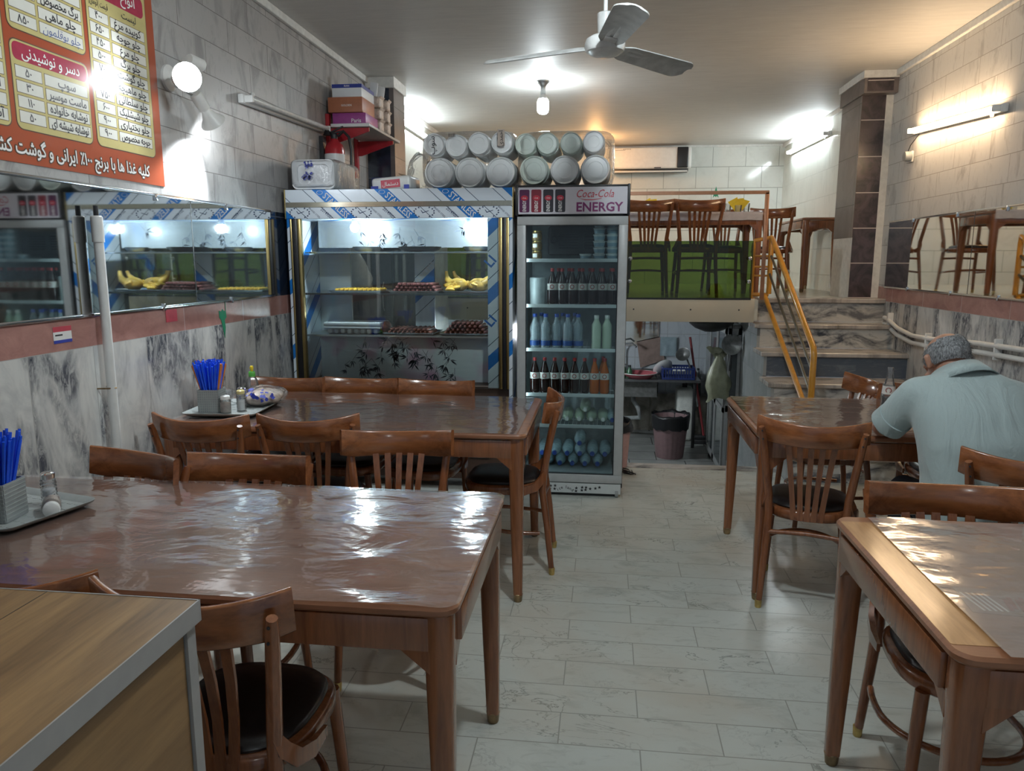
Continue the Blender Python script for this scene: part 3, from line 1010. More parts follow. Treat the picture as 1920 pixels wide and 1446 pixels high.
MB().span((-0.66, 0.06, 0.0), (-0.637, 1.005, CZ - 0.034)).build('side_panel', 'oak_side', ct, 0)
MB().span((-1.75, 1.008, 0.0), (-0.632, 1.031, CZ - 0.034)).build('back_panel', 'grey_edging', ct, 0)
MB().mat('dark_metal').span((-0.8865, 0.05, CZ), (-0.8850, 1.036, CZ + 0.0003)).build('seam', 'dark_metal', ct, 0)
# grey cloth on the chair in the corner
simple('grey_cloth', (0.12, 0.14, 0.145), 0.9, bmp=0.3)
def cloth(u, v):
    x, y = 1.13 + 0.26 * u, 1.30 + 0.20 * v
    e = min(u, 1 - u, v, 1 - v)
    return (x + 0.012 * nz(u * 4, v * 4, 3), y + 0.012 * nz(u * 4, v * 4, 8), 0.482 + min(1, e * 5) * (0.045 + 0.03 * nz(u * 5, v * 5, 1)))
tag(MB().grid(cloth, 24, 20).build('folded_cloth', 'grey_cloth', None, 180), 'dark grey folded cloth lying on a chair seat under the bordered table', 'cloth')
# ------------------------------------------------------------------ lamps
def tube_lamp(label, p0, p1, wall_dir, lit, group='fluorescent tube lamps'):
    """batten between two points on a wall; wall_dir points away from the wall"""
    p0, p1, wd = Vector(p0), Vector(p1), Vector(wall_dir)
    ax = (p1 - p0).normalized()
    upv = ax.cross(wd)
    t = thing('tube_lamp', label, 'lamp', p0, 0, group)
    L = (p1 - p0).length
    M = Matrix((ax, wd, upv)).transposed().to_4x4()
    m = MB()
    m.T = M
    m.box((L / 2, 0.018, 0), (L, 0.034, 0.050), 0.006)
    m.build('batten', 'white_plastic', t, 30)
    for x in (0.03, L - 0.03):
        m = MB()
        m.T = M
        m.box((x, 0.055, 0.0), (0.022, 0.055, 0.040), 0.006)
        m.lathe([(0.017, 0), (0.017, 0.02), (0.012, 0.024)], 12, Matrix.Translation((x - 0.01, 0.062, 0)) @ Matrix.Rotation(PI / 2, 4, 'Y'))
        m.build('socket', 'white_plastic', t, 40)
    m = MB()
    m.T = M
    m.tube([(0.04, 0.064, 0), (L - 0.04, 0.064, 0)], 0.0155, 14)
    m.build('glass_tube', lit, t, 60)
    m = MB()
    m.T = M
    m.lathe([(0.010, 0), (0.012, 0.012), (0.010, 0.022)], 12, Matrix.Translation((0.10, 0.045, -0.024)) @ Matrix.Rotation(PI, 4, 'X'))
    m.build('starter', 'white_plastic', t, 40)
    return t

emit('lit_warm_tube', L_WARM, POWER['tube_warm'])
emit('lit_white_tube', L_WHITE, POWER['tube_white'])
emit('lit_hidden_tube', L_WHITE, POWER['tube_hidden'])
emit('lit_bulb', L_WHITE, POWER['bulb'])
emit('lit_front_fill', L_WHITE, POWER['front_fill'])
emit('lit_rear_fill', L_WHITE, POWER['rear_fill'])
emit('lit_case_bulb', (0.80, 0.92, 1.0), POWER['case_bulb'])
emit('lit_warm_bulb', (1.0, 0.50, 0.18), POWER['warm_bulb'])
emit('lit_fridge_fill', (0.82, 0.95, 1.0), POWER['fridge_fill'])
emit('lit_kitchen_fill', (0.85, 0.93, 1.0), POWER['kitchen'])
emit('lit_spot_glass', (0.88, 0.95, 1.0), POWER['spot_glass'])
simple('unlit_tube', (0.70, 0.71, 0.70), 0.15)

tube_lamp('lit warm fluorescent tube on the wall beside the plum granite pillar', (XR - 0.001, 5.02, 2.432), (XR - 0.001, 6.40, 2.515), (-1, 0, 0), 'lit_warm_tube')
tube_lamp('lit white fluorescent tube over the upper floor, beside the air conditioner', (XR - 0.001, 8.70, 2.87), (XR - 0.001, 10.45, 2.90), (-1, 0, 0), 'lit_white_tube')
tube_lamp('unlit fluorescent tube between the spot lamp and the red bracketed shelf', (XL + 0.001, 4.22, 2.433), (XL + 0.001, 5.50, 2.472), (1, 0, 0), 'unlit_tube')
tube_lamp('lit white fluorescent tube behind the shelf and the dark pillar', (XL + 0.001, 7.35, 2.90), (XL + 0.001, 8.75, 2.90), (1, 0, 0), 'lit_hidden_tube')

def bulb_lamp(label, x, y, lit, s=1.0, z=ZC, drop=0.0):
    t = thing('ceiling_bulb', label, 'lamp', (x, y, z), 0, 'bare ceiling bulbs')
    MB().lathe([(0.055, 0.0), (0.055, -0.012), (0.035, -0.030), (0.022, -0.055), (0.020, -0.085), (0.024, -0.09), (0.024, -0.115)], 20).build('lamp_holder', 'steel', t, 50)
    MB().lathe([(0.022, -0.115), (0.034, -0.135), (0.040, -0.15)], 20, None, False).build('bulb_base', 'white_plastic', t, 50)
    MB().lathe([(0.040, -0.15), (0.048, -0.165), (0.052, -0.19), (0.052, -0.235), (0.047, -0.262), (0.030, -0.276), (0.0, -0.280)], 20, None, False).build('bulb', lit, t, 60)
    return t
bulb_lamp('lit white bulb in a metal holder on the ceiling below the fan', -0.575, 6.90, 'lit_bulb')
bulb_lamp('warm lit bulb on the ceiling hidden behind the packs of cups', -0.16, 10.0, 'lit_warm_bulb')
bulb_lamp('added unseen ceiling fill bulb on our side of the fan', 0.15, 2.1, 'lit_front_fill')  # unseen bulb added to brighten floor, table tops and cup fronts
bulb_lamp('added unseen ceiling fill bulb over the shop entrance', 0.15, -0.9, 'lit_rear_fill')  # weak unseen bulb added as fill from behind the camera
k = bulb_lamp('added fill bulb hidden under the upper floor in the kitchen', -0.45, 7.6, 'lit_kitchen_fill', 1, 1.02)  # added to lift the dim kitchen, out of sight behind the fridge

# three headed spot lamp on the left wall
sp = thing('wall_spotlight', 'white wall lamp with three spot heads between the menu poster and the tube', 'lamp', (XL, 3.53, 2.385))
MB().lathe([(0.06, 0.0), (0.06, 0.012), (0.05, 0.018)], 24, Matrix.Rotation(PI / 2, 4, 'Y')).build('wall_plate', 'white_plastic', sp, 40)
m = MB()
for a, b in (((0.02, 0.02, 0.03), (0.09, 0.10, 0.095)), ((0.02, 0.0, 0.0), (0.09, -0.06, -0.045)), ((0.02, 0.02, -0.03), (0.09, 0.10, -0.075))):
    m.tube([a, ((a[0] + b[0]) / 2, (a[1] + b[1]) / 2, (a[2] + b[2]) / 2), b], 0.006, 8)
m.build('arm', 'chrome', sp, 40)
def dirmat(o, d):
    z = Vector(d).normalized()
    x = z.cross(Vector((0, 0, 1))).normalized()
    y = z.cross(x)
    return Matrix.Translation(o) @ Matrix((x, y, z)).transposed().to_4x4()
heads = [((0.08, 0.055, 0.095), (0.25, 1, -0.10), None), ((0.075, -0.05, -0.02), (0.75, -0.75, -0.12), 'front'), ((0.085, 0.085, -0.055), (0.12, 0.62, -0.62), 'down')]
for o, d, kind in heads:
    M = dirmat(o, d)
    h = MB().lathe([(0.026, 0.0), (0.030, 0.01), (0.030, 0.085), (0.026, 0.087), (0.024, 0.06), (0.0, 0.058)], 18, M).build('spot_head', 'white_plastic', sp, 40)
    if kind:
        MB().lathe([(0.020, 0.08), (0.024, 0.10), (0.040, 0.135), (0.062, 0.160), (0.064, 0.168)], 20, M, False).build('reflector_bulb', 'white_plastic', h, 50)
        MB().lathe([(0.062, 0.168), (0.045, 0.175), (0.0, 0.178)], 20, M, False).build('bulb_glass', 'lit_spot_glass' if kind == 'front' else 'lit_spot_glass', h, 60)
# the lower head throws its beam on the wall, the middle one over the menu poster
def spot(name, loc, aim, power, size, blend):
    l = bpy.data.lights.new(name, 'SPOT')
    l.energy = power
    l.spot_size = R(size)
    l.spot_blend = blend
    l.shadow_soft_size = 0.03
    l.color = (0.88, 0.95, 1.0)
    o = bpy.data.objects.new(name, l)
    COL.objects.link(o)
    o.location = loc
    o.rotation_euler = (Vector(aim) - Vector(loc)).to_track_quat('-Z', 'Y').to_euler()
    return o
spot('spot_beam', (XL + 0.11, 3.75, 2.155), (XL + 0.0, 3.62, 1.87), 34, 84, 0.5)
spot('spot_beam', (XL + 0.21, 3.39, 2.345), (XL, 3.20, 2.24), 20, 120, 0.9)

# ------------------------------------------------------------------ ceiling fan
fan = thing('ceiling_fan', 'white three bladed ceiling fan hanging at rest', 'fan', (-0.02, 3.40, 2.42))
MB().tube([(0, 0, 0.10), (0, 0, ZC - 2.42)], 0.009, 10).build('down_rod', 'fan_white', fan, 40)
MB().lathe([(0.05, ZC - 2.42), (0.05, ZC - 2.43), (0.03, ZC - 2.49), (0.012, ZC - 2.50)], 20).build('ceiling_cup', 'fan_white', fan, 40)
MB().lathe([(0.030, 0.045), (0.032, 0.06), (0.036, 0.135), (0.030, 0.14), (0.012, 0.142)], 20).build('rod_cover', 'fan_grey', fan, 40)
MB().lathe([(0.0, -0.034), (0.045, -0.033), (0.064, -0.026), (0.068, -0.020), (0.080, -0.016), (0.086, -0.004), (0.086, 0.018), (0.080, 0.034), (0.06, 0.046), (0.0, 0.05)], 32).build('motor_housing', 'fan_white', fan, 40)
for az in (47, 164, 281):
    m = MB()
    q = Matrix.Rotation(R(az), 4, 'Z')
    tilt = Matrix.Rotation(R(-14), 4, 'X')
    vs, fs = [], []
    L0, L1 = 0.07, 0.56
    nseg = 30
    for i in range(nseg + 1):
        u = i / nseg
        x = L0 + (L1 - L0) * u
        hw = 0.052 + 0.018 * u
        if u > 0.88:
            hw *= math.sqrt(max(0.05, 1 - ((u - 0.88) / 0.13) ** 2))
        if u < 0.12:
            hw *= 0.62 + 0.38 * u / 0.12
        for j in range(5):
            w = -1 + 2 * j / 4
            zz = 0.012 * (1 - w * w) * min(1.0, hw / 0.05) - 0.010 * u
            vs.append(tilt @ Vector((x, w * hw, zz + 0.0025)))
        for j in range(5):
            w = 1 - 2 * j / 4
            zz = 0.012 * (1 - w * w) * min(1.0, hw / 0.05) - 0.010 * u
            vs.append(tilt @ Vector((x, w * hw, zz - 0.0025)))
    for i in range(nseg):
        for j in range(10):
            fs.append([i * 10 + j, i * 10 + (j + 1) % 10, (i + 1) * 10 + (j + 1) % 10, (i + 1) * 10 + j])
    fs.append(list(range(10))[::-1])
    fs.append([nseg * 10 + j for j in range(10)])
    m.T = q
    m.add(vs, fs)
    bl = m.build('blade', 'fan_grey', fan, 50)
    m = MB()
    m.T = q @ tilt
    m.box((0.26, 0.012, 0.0065), (0.30, 0.016, 0.004), 0.0015)
    m.box((0.26, -0.018, 0.0065), (0.30, 0.016, 0.004), 0.0015)
    m.box((0.10, 0, 0.004), (0.08, 0.05, 0.006), 0.002)
    m.build('blade_iron', 'fan_white', bl, 30)

# ------------------------------------------------------------------ air conditioner on the back wall
ac = thing('air_conditioner', 'white wall mounted air conditioner at the back of the upper floor', 'air conditioner', (0.58, YB, 2.73))
MB().box((0, -0.115, 0.165), (1.10, 0.228, 0.285), 0.03, None, 4).build('casing', 'white_plastic', ac, 40)
MB().box((0.43, -0.232, 0.165), (0.145, 0.012, 0.27), 0.012, None, 3).build('display_panel', 'black_plastic', ac, 40)
m = MB().box((0, -0.14, 0.002), (1.02, 0.15, 0.040), 0.008)
m.build('outlet', 'dark_metal', ac, 30)
m = MB()
m.box((0, -0.215, -0.012), (1.00, 0.012, 0.022), 0.004, rotm(0.5, 0, 0))
for i in range(12):
    m.box((-0.46 + i * 0.083, -0.20, 0.004), (0.004, 0.03, 0.028), 0, rotm(0, 0, 0.4))
m.build('louvre', 'white_plastic', ac, 30)
m = MB().mat('ink_black')
m.box((-0.42, -0.231, 0.27), (0.16, 0.002, 0.004))
for i in range(5):
    m.box((-0.36 + i * 0.022, -0.231, 0.283), (0.010, 0.002, 0.008))
m.box((0.1, -0.231, 0.035), (0.09, 0.002, 0.012))
m.build('marking', None, ac, 0)
# ------------------------------------------------------------------ wall mirrors
def wall_mirror(label, x, nx, y0, y1, z0, z1, seams, clips):
    t = thing('wall_mirror', label, 'mirror', (x, (y0 + y1) / 2, (z0 + z1) / 2))
    yc, zc = (y0 + y1) / 2, (z0 + z1) / 2
    cuts = [y0] + seams + [y1]
    for a, b in zip(cuts[:-1], cuts[1:]):
        MB().span((nx * 0.001, a + 0.0015 - yc, z0 - zc), (nx * 0.006, b - 0.0015 - yc, z1 - zc)).build('mirror_pane', 'mirror_silver', t, 0)
    for s_ in seams:
        MB().span((nx * 0.001, s_ - 0.004 - yc, z0 - zc), (nx * 0.0065, s_ + 0.004 - yc, z1 - zc)).build('seam_strip', 'dark_metal', t, 0)
    for z in (z0 - 0.006, z1 + 0.006):
        MB().span((nx * 0.0005, y0 - 0.01 - yc, z - 0.007 - zc), (nx * 0.012, y1 - yc, z + 0.007 - zc), 0.003).build('edge_strip', 'chrome', t, 30)
    for y in clips:
        for z in (z0, z1):
            m = MB().span((nx * 0.001, y - 0.008 - yc, z - 0.022 - zc), (nx * 0.015, y + 0.008 - yc, z + 0.012 - zc), 0.002)
            m.build('clip', 'chrome', t, 30)
wall_mirror('long wall mirror reflecting the display case', XL, 1, 0.4, 4.56, 1.312, 1.822, [1.9, 3.64], [2.30, 3.34, 4.0])
wall_mirror('long wall mirror reflecting the yellow handrail', XR, -1, 0.4, 6.80, 1.305, 1.838, [2.2, 3.7, 5.30], [4.9, 5.55, 6.3])
MB_s = MB().span((XR - 0.002, 6.80, 1.30), (XR - 0.001, 6.95, 2.9))

# ------------------------------------------------------------------ menu poster
def poster_mat():
    m, nt = new_mat('poster_orange')
    n = noise(nt, pos(nt), 1.2, 2)
    out(nt, pbr(nt, col=mix(nt, n, (0.38, 0.075, 0.034), (0.46, 0.115, 0.055)), rough=0.18, nor=bump(nt, noise(nt, pos(nt), 7, 2), 0.12, 0.01)))
    MATS['poster_orange'] = m
poster_mat()
simple('poster_cream', (0.62, 0.53, 0.23), 0.2, var=0.05)
simple('poster_white', (0.80, 0.79, 0.72), 0.2, var=0.03)
simple('poster_magenta', (0.45, 0.045, 0.09), 0.2)
simple('poster_dark', (0.10, 0.05, 0.03), 0.3)
simple('pen_blue', (0.06, 0.10, 0.28), 0.4)
PX = XL + 0.004
po = thing('menu_poster', 'orange menu poster of Persian price lists above the wall mirror', 'poster', (0, 0, 0))
po.location = (PX, 2.9, 2.3)
def P(y, z, o=0.0):
    return Vector((o, y - 2.9, z - 2.3))
def pbox(m, y0, y1, z0, z1, o):
    a, b = P(y0, z0, o), P(y1, z1, o)
    m.span((a.x - 0.0002, a.y, a.z), (a.x + 0.0002, b.y, b.z))
MB().span((-0.0035, 1.30 - 2.9, 1.872 - 2.3), (0.0, 3.43 - 2.9, 2.98 - 2.3)).build('sheet', 'poster_orange', po, 0)
Myz = Matrix(((0, 0, 1, 0), (1, 0, 0, 0), (0, 1, 0, 0), (0, 0, 0, 1)))
def panel(y0, y1, z0, z1):
    w, h, cyy, cz = y1 - y0, z1 - z0, (y0 + y1) / 2 - 2.9, (z0 + z1) / 2 - 2.3
    m = MB()
    m.mat('poster_dark').prism(rrect(w, h, 0.03, 5, cyy, cz), 0.0002, 0.0006, Myz)
    m.mat('poster_cream').prism(rrect(w - 0.008, h - 0.008, 0.027, 5, cyy, cz), 0.0006, 0.001, Myz)
    m.build('list_panel', None, po, 0)
panel(2.965, 3.375, 1.993, 2.90)
panel(2.535, 2.945, 2.333, 2.90)
panel(2.535, 2.943, 1.990, 2.303)
panel(2.105, 2.515, 1.990, 2.90)
YD, ZU = (0, 1, 0), (0, 0, 1)
m = MB()
m.mat('poster_magenta').prism(rrect(0.36, 0.085, 0.025, 4, 3.175 - 2.9, 2.635 - 2.3), 0.001, 0.0013, Myz)
m.build('heading_band', None, po, 0)
m = MB()
m.mat('poster_magenta').prism(rrect(0.385, 0.062, 0.022, 4, 2.74 - 2.9, 2.262 - 2.3), 0.001, 0.0013, Myz)
m.build('heading_band', None, po, 0)
m = MB()
rows = []
def row(y0, ysplit, y1, z, h=0.039):
    m.mat('poster_dark')
    pbox(m, y0, ysplit - 0.006, z - h / 2 - 0.002, z + h / 2 + 0.002, 0.0012)
    pbox(m, ysplit + 0.006, y1, z - h / 2 - 0.002, z + h / 2 + 0.002, 0.0012)
    m.mat('poster_white')
    pbox(m, y0 + 0.002, ysplit - 0.008, z - h / 2, z + h / 2, 0.0014)
    pbox(m, ysplit + 0.008, y1 - 0.002, z - h / 2, z + h / 2, 0.0014)
RZ = [2.515 - 0.0512 * i for i in range(10)]
names = ['کوبیده مرغ', 'چلو جوجه', 'چلو مرغ', 'چلو برگ', 'چلو گوشت', 'چلو ماهیچه', 'چلو سلطانی', 'چلو شیشلیک', 'چلو بختیاری', 'جوجه مخصوص']
prices = ['۴۰۰', '۶۵۰', '۴۵۰', '۵۰۰', '۷۰۰', '۸۰۰', '۷۵۰', '۶۰۰', '۹۰۰', '۹۰۰']
for i in range(10):
    row(2.982, 3.108, 3.352, RZ[i])
for i in range(4):
    row(2.552, 2.688, 2.930, 2.192 - 0.0515 * i)
for i in range(14):
    row(2.122, 2.262, 2.500, 2.030 + 0.0515 * i)
for i in range(8):
    row(2.552, 2.688, 2.930, 2.376 + 0.0515 * i)
m.build('list_rows', None, po, 0)
m = MB().mat('ink_black')
def wr(s, y, z, size, bold=0.012, fit=None):
    m.text(s, P(y, z, 0.0021), YD, ZU, size, 'C', bold, 0.0, fit)
for i in range(10):
    wr(names[i], 3.232, RZ[i] - 0.011, 0.044, 0.022, 0.205)
    wr(prices[i], 3.040, RZ[i] - 0.012, 0.042, 0.014)
wr('لیست', 3.245, 2.555, 0.040)
wr('قیمت (تومان)', 3.045, 2.555, 0.034, 0.006, 0.12)
for i, (s, p) in enumerate((('سوپ', '۵۰'), ('ماست موسیر', '۳۰'), ('نوشابه خانواده', '۱۱۰'), ('نوشابه شیشه ای', '۵۰'))):
    z = 2.192 - 0.0515 * i - 0.012
    wr(s, 2.812, z, 0.044, 0.022, 0.205)
    wr(p, 2.615, z, 0.040, 0.014)
for i, (s, p) in enumerate((('', '۸۵۰'), ('چلو ماهی', ''), ('برگ مخصوص', ''), ('فیله', '۵۰۰'), ('چنجه', '۶۰۰'))):
    z = 2.376 + 0.0515 * i - 0.012
    if s:
        wr(s, 2.812, z, 0.044, 0.022, 0.20)
    if p:
        wr(p, 2.615, z, 0.040, 0.014)
wr('آب', 2.455, 2.121, 0.044, 0.02)
wr('آب', 2.455, 2.018, 0.044, 0.02)
m.build('list_lettering', None, po, 0)
m = MB().mat('pen_blue')
m.text('چلو بوقلمون', P(2.812, 2.362, 0.0021), YD, ZU, 0.042, 'C', 0.0, 0.2, 0.22)
m.text('موجود نیست', P(2.615, 2.470, 0.0021), YD, ZU, 0.036, 'C', 0.0, 0.2, 0.13)
m.build('handwriting', None, po, 0)
m = MB().mat('ink_white')
m.text('دسر و نوشیدنی', P(2.74, 2.246, 0.0021), YD, ZU, 0.055, 'C', 0.012, 0, 0.30)
m.build('heading_lettering', None, po, 0)
m = MB().mat('ink_white')
m.text('انواع غذا', P(3.20, 2.622, 0.0021), YD, ZU, 0.060, 'C', 0.015, 0, 0.30)
m.build('heading_lettering', None, po, 0)
s = 'کلیه غذا ها با برنج ۱۰۰٪ ایرانی و گوشت کشتار روز'
m = MB().mat('poster_dark')
for k in range(8):
    a = k * PI / 4
    m.text(s, P(3.313 + 0.0042 * math.cos(a), 1.907 + 0.0042 * math.sin(a), 0.0004 + 0.00004 * k), YD, ZU, 0.066, 'R', 0.022, 0, 1.015)
m.mat('ink_white').text(s, P(3.313, 1.907, 0.0016), YD, ZU, 0.066, 'R', 0.022, 0, 1.015)
m.build('slogan_lettering', None, po, 0)

# stickers, pipes, sockets
st1 = thing('sticker', 'small red, white and blue sticker on the pink marble band by the pipe', 'sticker', (XL + 0.001, 2.66, 1.243))
m = MB()
m.mat('ink_white').span((0, -0.05, -0.032), (0.0006, 0.05, 0.032))
m.mat('pink_red').span((0.0006, -0.05, 0.012), (0.0010, 0.05, 0.032))
m.mat('blue_ink').span((0.0006, -0.05, -0.032), (0.0010, 0.05, -0.020))
m.mat('ink_black').span((0.0006, -0.04, -0.004), (0.0010, 0.0, 0.002))
m.build('sheet', None, st1, 0)
o = MB().mat('pink_red').span((XL + 0.001, 3.36, 1.232), (XL + 0.0022, 3.455, 1.292))
tag(o.build('sticker', None, None, 0), 'small red square sticker on the pink marble band', 'sticker')
m = MB()
m.prism([(3.86, 1.255), (3.885, 1.25), (3.90, 1.262), (3.915, 1.25), (3.935, 1.252), (3.94, 1.215), (3.918, 1.20), (3.925, 1.16), (3.91, 1.10), (3.893, 1.16), (3.88, 1.205), (3.862, 1.215)], 0.001, 0.0022, Matrix.Translation((XL, 0, 0)) @ Myz)
m.prism([(3.932, 1.25), (3.938, 1.25), (3.936, 1.30), (3.931, 1.30)], 0.001, 0.0022, Matrix.Translation((XL, 0, 0)) @ Myz)
tag(m.build('sticker', 'green_sticker', None, 0), 'green leaf shaped sticker hanging over the marble below the pink band', 'sticker')
Mxz = Matrix(((1, 0, 0, 0), (0, 0, 1, 0), (0, 1, 0, 0), (0, 0, 0, 1)))
m = MB().prism([(1.46, 2.375), (1.50, 2.53), (1.54, 2.375), (1.515, 2.40), (1.50, 2.385), (1.485, 2.40)], -0.003, -0.001, Matrix.Translation((0, YB, 0)) @ Mxz)
tag(m.build('sticker', 'green_sticker', None, 0), 'green tree shaped sticker on the tiled back wall of the upper floor', 'sticker')

pp = thing('wall_pipe', 'white vertical pipe with a dark open tip standing before the mirror', 'pipe', (XL + 0.045, 2.86, 0.0))
MB().tube([(0, 0, 0.0), (0, 0, 1.67)], 0.019, 14).build('pipe_run', 'white_plastic', pp, 40)
MB().lathe([(0.0235, 1.60), (0.0235, 1.70), (0.019, 1.705), (0.012, 1.705)], 16).build('coupling', 'white_plastic', pp, 40)
MB().lathe([(0.010, 1.70), (0.010, 1.745), (0.0, 1.746)], 12).build('open_tip', 'dark_metal', pp, 40)
for z in (0.35, 1.00):
    m = MB().tube([(-0.044, -0.03, z), (-0.02, -0.025, z), (0.0, -0.021, z), (0.021, 0, z), (0.0, 0.021, z), (-0.02, 0.025, z), (-0.044, 0.03, z)], 0.0035, 6)
    m.build('bracket', 'bronze_cap', pp, 40)

rp = thing('wall_pipes', 'pair of white water pipes running along the wall behind the man', 'pipe', (0, 0, 0))
for dz, dx in ((0.0, 0.0), (-0.055, 0.012)):
    pts = [(XR - 0.02, 6.70, 1.045 + dz), (XR - 0.035, 6.60, 1.045 + dz), (XR - 0.035, 6.35, 0.985 + dz), (XR - 0.035, 6.05, 0.955 + dz), (XR - 0.035, 5.7, 0.965 + dz), (XR - 0.035, 5.0, 1.01 + dz), (XR - 0.035, 3.0, 1.08 + dz)]
    MB().tube(pts, 0.0165, 12).build('pipe_run', 'white_plastic', rp, 60)
for y, z in ((6.55, 1.03), (5.78, 0.935), (4.8, 0.995)):
    m = MB().box((XR - 0.025, y, z), (0.048, 0.022, 0.13), 0.006)
    m.build('clamp', 'white_plastic', rp, 40)
so = thing('wall_socket', 'white plug adapter in a socket under the warm tube', 'socket', (XR, 6.44, 2.33))
MB().box((-0.012, 0.02, 0), (0.022, 0.10, 0.085), 0.006).build('plate', 'white_plastic', so, 40)
m = MB().lathe([(0.038, 0.0), (0.040, 0.03), (0.036, 0.05), (0.0, 0.052)], 20, Matrix.Translation((-0.02, -0.02, 0)) @ Matrix.Rotation(-PI / 2, 4, 'Y'))
m.build('plug', 'grey_plastic', so, 40)
MB().tube([(-0.05, -0.03, 0.03), (-0.04, -0.05, 0.08), (-0.02, -0.10, 0.13), (-0.01, -0.12, 0.15)], 0.003, 6).build('lead', 'dark_metal', so, 40)
# ------------------------------------------------------------------ glass display case
def film_mat(name, k, period, c0, bw=0.11, sgn=1, base=(0.78, 0.86, 0.94)):
    """steel sheet still in its printed protective film: slanting blue bands and thin lines"""
    m, nt = new_mat(name)
    s = nd(nt, 'SeparateXYZ', {0: pos(nt)})
    u = mth(nt, 'ADD', mth(nt, 'ADD', s.outputs[0], mth(nt, 'MULTIPLY', s.outputs[1], 0.9)), mth(nt, 'MULTIPLY', s.outputs[2], k))
    f = mth(nt, 'FRACT', mth(nt, 'DIVIDE', mth(nt, 'SUBTRACT', u, c0), period))
    band = mth(nt, 'LESS_THAN', mth(nt, 'ABSOLUTE', mth(nt, 'SUBTRACT', f, 0.5)), bw)
    l1 = mth(nt, 'LESS_THAN', mth(nt, 'ABSOLUTE', mth(nt, 'SUBTRACT', f, 0.82)), 0.007)
    l2 = mth(nt, 'LESS_THAN', mth(nt, 'ABSOLUTE', mth(nt, 'SUBTRACT', f, 0.24)), 0.007)
    c = mix(nt, band, base, (0.015, 0.20, 0.62))
    c = mix(nt, mth(nt, 'MAXIMUM', l1, l2), c, (0.05, 0.09, 0.16))
    n = noise(nt, pos(nt), 9, 3)
    out(nt, pbr(nt, col=c, rough=0.28, metal=0.15, nor=bump(nt, n, 0.25, 0.01)))
    MATS[name] = m
CYF = 4.75
film_mat('film_header', 1.1, 0.41, -1.787 + 0.9 * 4.73 + 1.1 * 1.93 - 0.205)
film_mat('film_side', -1.1, 0.47, 0.02)
film_mat('film_mullion', -1.1, 0.50, 0.18, 0.13)
def bamboo_steel(name, pink):
    m, nt = new_mat(name)
    p = pos(nt)
    n = noise(nt, mapping(nt, p, scale=(1, 1, 12)), 5, 3)
    c = mix(nt, n, (0.66, 0.71, 0.73), (0.80, 0.84, 0.85))
    if pink:
        n2 = noise(nt, mapping(nt, p, loc=(0.35, 0, 0.25)), 2.6, 2)
        c = mix(nt, ramp(nt, n2, [(0.50, 0.0), (0.62, 0.8)]), c, (0.72, 0.26, 0.48))
    out(nt, pbr(nt, col=c, rough=0.32, metal=0.0, nor=bump(nt, n, 0.1, 0.004)))
    MATS[name] = m
bamboo_steel('printed_steel', True)
bamboo_steel('brushed_steel_panel', False)
simple('canopy_steel', (0.40, 0.44, 0.47), 0.24, 0.75, var=0.10, nscale=9, bmp=0.08)
simple('print_blue', (0.015, 0.16, 0.55), 0.4)
simple('print_navy', (0.04, 0.07, 0.15), 0.5)
simple('leaf_print', (0.10, 0.115, 0.14), 0.5)
simple('case_brown', (0.09, 0.055, 0.04), 0.5)

ca = thing('display_case', 'tall glass food display case in blue striped film, beside the drinks fridge', 'display case', (0, 0, 0))
CX0, CX1, CD = -2.055, -0.58, 5.22
MB().span((CX0, 4.728, 1.79), (CX1, CD, 1.972), 0.002).build('header', 'film_header', ca, 0)
MB().span((CX0 + 0.004, 4.722, 1.862), (CX1 - 0.004, 4.729, 1.893), 0.001).build('header_strip', 'champagne_mirror', ca, 0)
m = MB()
for x in (CX0 - 0.006, CX1 + 0.001):
    m = MB().span((x, 4.72, 1.788), (x + 0.007, 4.76, 1.975), 0.002)
    m.build('end_cap', 'gold_trim', ca, 0)
m = MB().span((CX0, 4.735, 0.06), (CX0 + 0.022, CD, 1.79))
m.build('side_wall', 'film_side', ca, 0)
MB().span((CX1 - 0.022, 4.735, 0.06), (CX1, CD, 1.79)).build('side_wall', 'film_side', ca, 0)
for a, b, mt, nm in ((-2.037, -2.022, 'gold_trim', 'gold_bead'), (-2.022, -1.986, 'black_plastic', 'black_strip'), (-1.986, -1.962, 'gold_trim', 'gold_bead'),
                 (-0.668, -0.646, 'gold_trim', 'gold_bead'), (-0.646, -0.620, 'black_plastic', 'black_strip'), (-0.620, -0.602, 'gold_trim', 'gold_bead')):
    MB().span((a, 4.730, 0.70), (b, 4.765, 1.79), 0.004).build(nm, mt, ca, 30)
MB().span((-1.962, 4.752, 0.70), (-0.668, 4.757, 1.79)).build('front_glass', 'glass_pane', ca, 0)
MB().span((-0.745, 4.775, 0.70), (-0.670, 4.785, 1.79)).build('film_strip', 'film_side', ca, 0)
MB().span((-1.96, 5.03, 1.610), (-0.745, 5.035, 1.79)).build('upper_panel', 'canopy_steel', ca, 0)
MB().span((-1.96, 4.99, 0.70), (-0.745, 4.996, 1.018)).build('lower_panel', 'printed_steel', ca, 0)
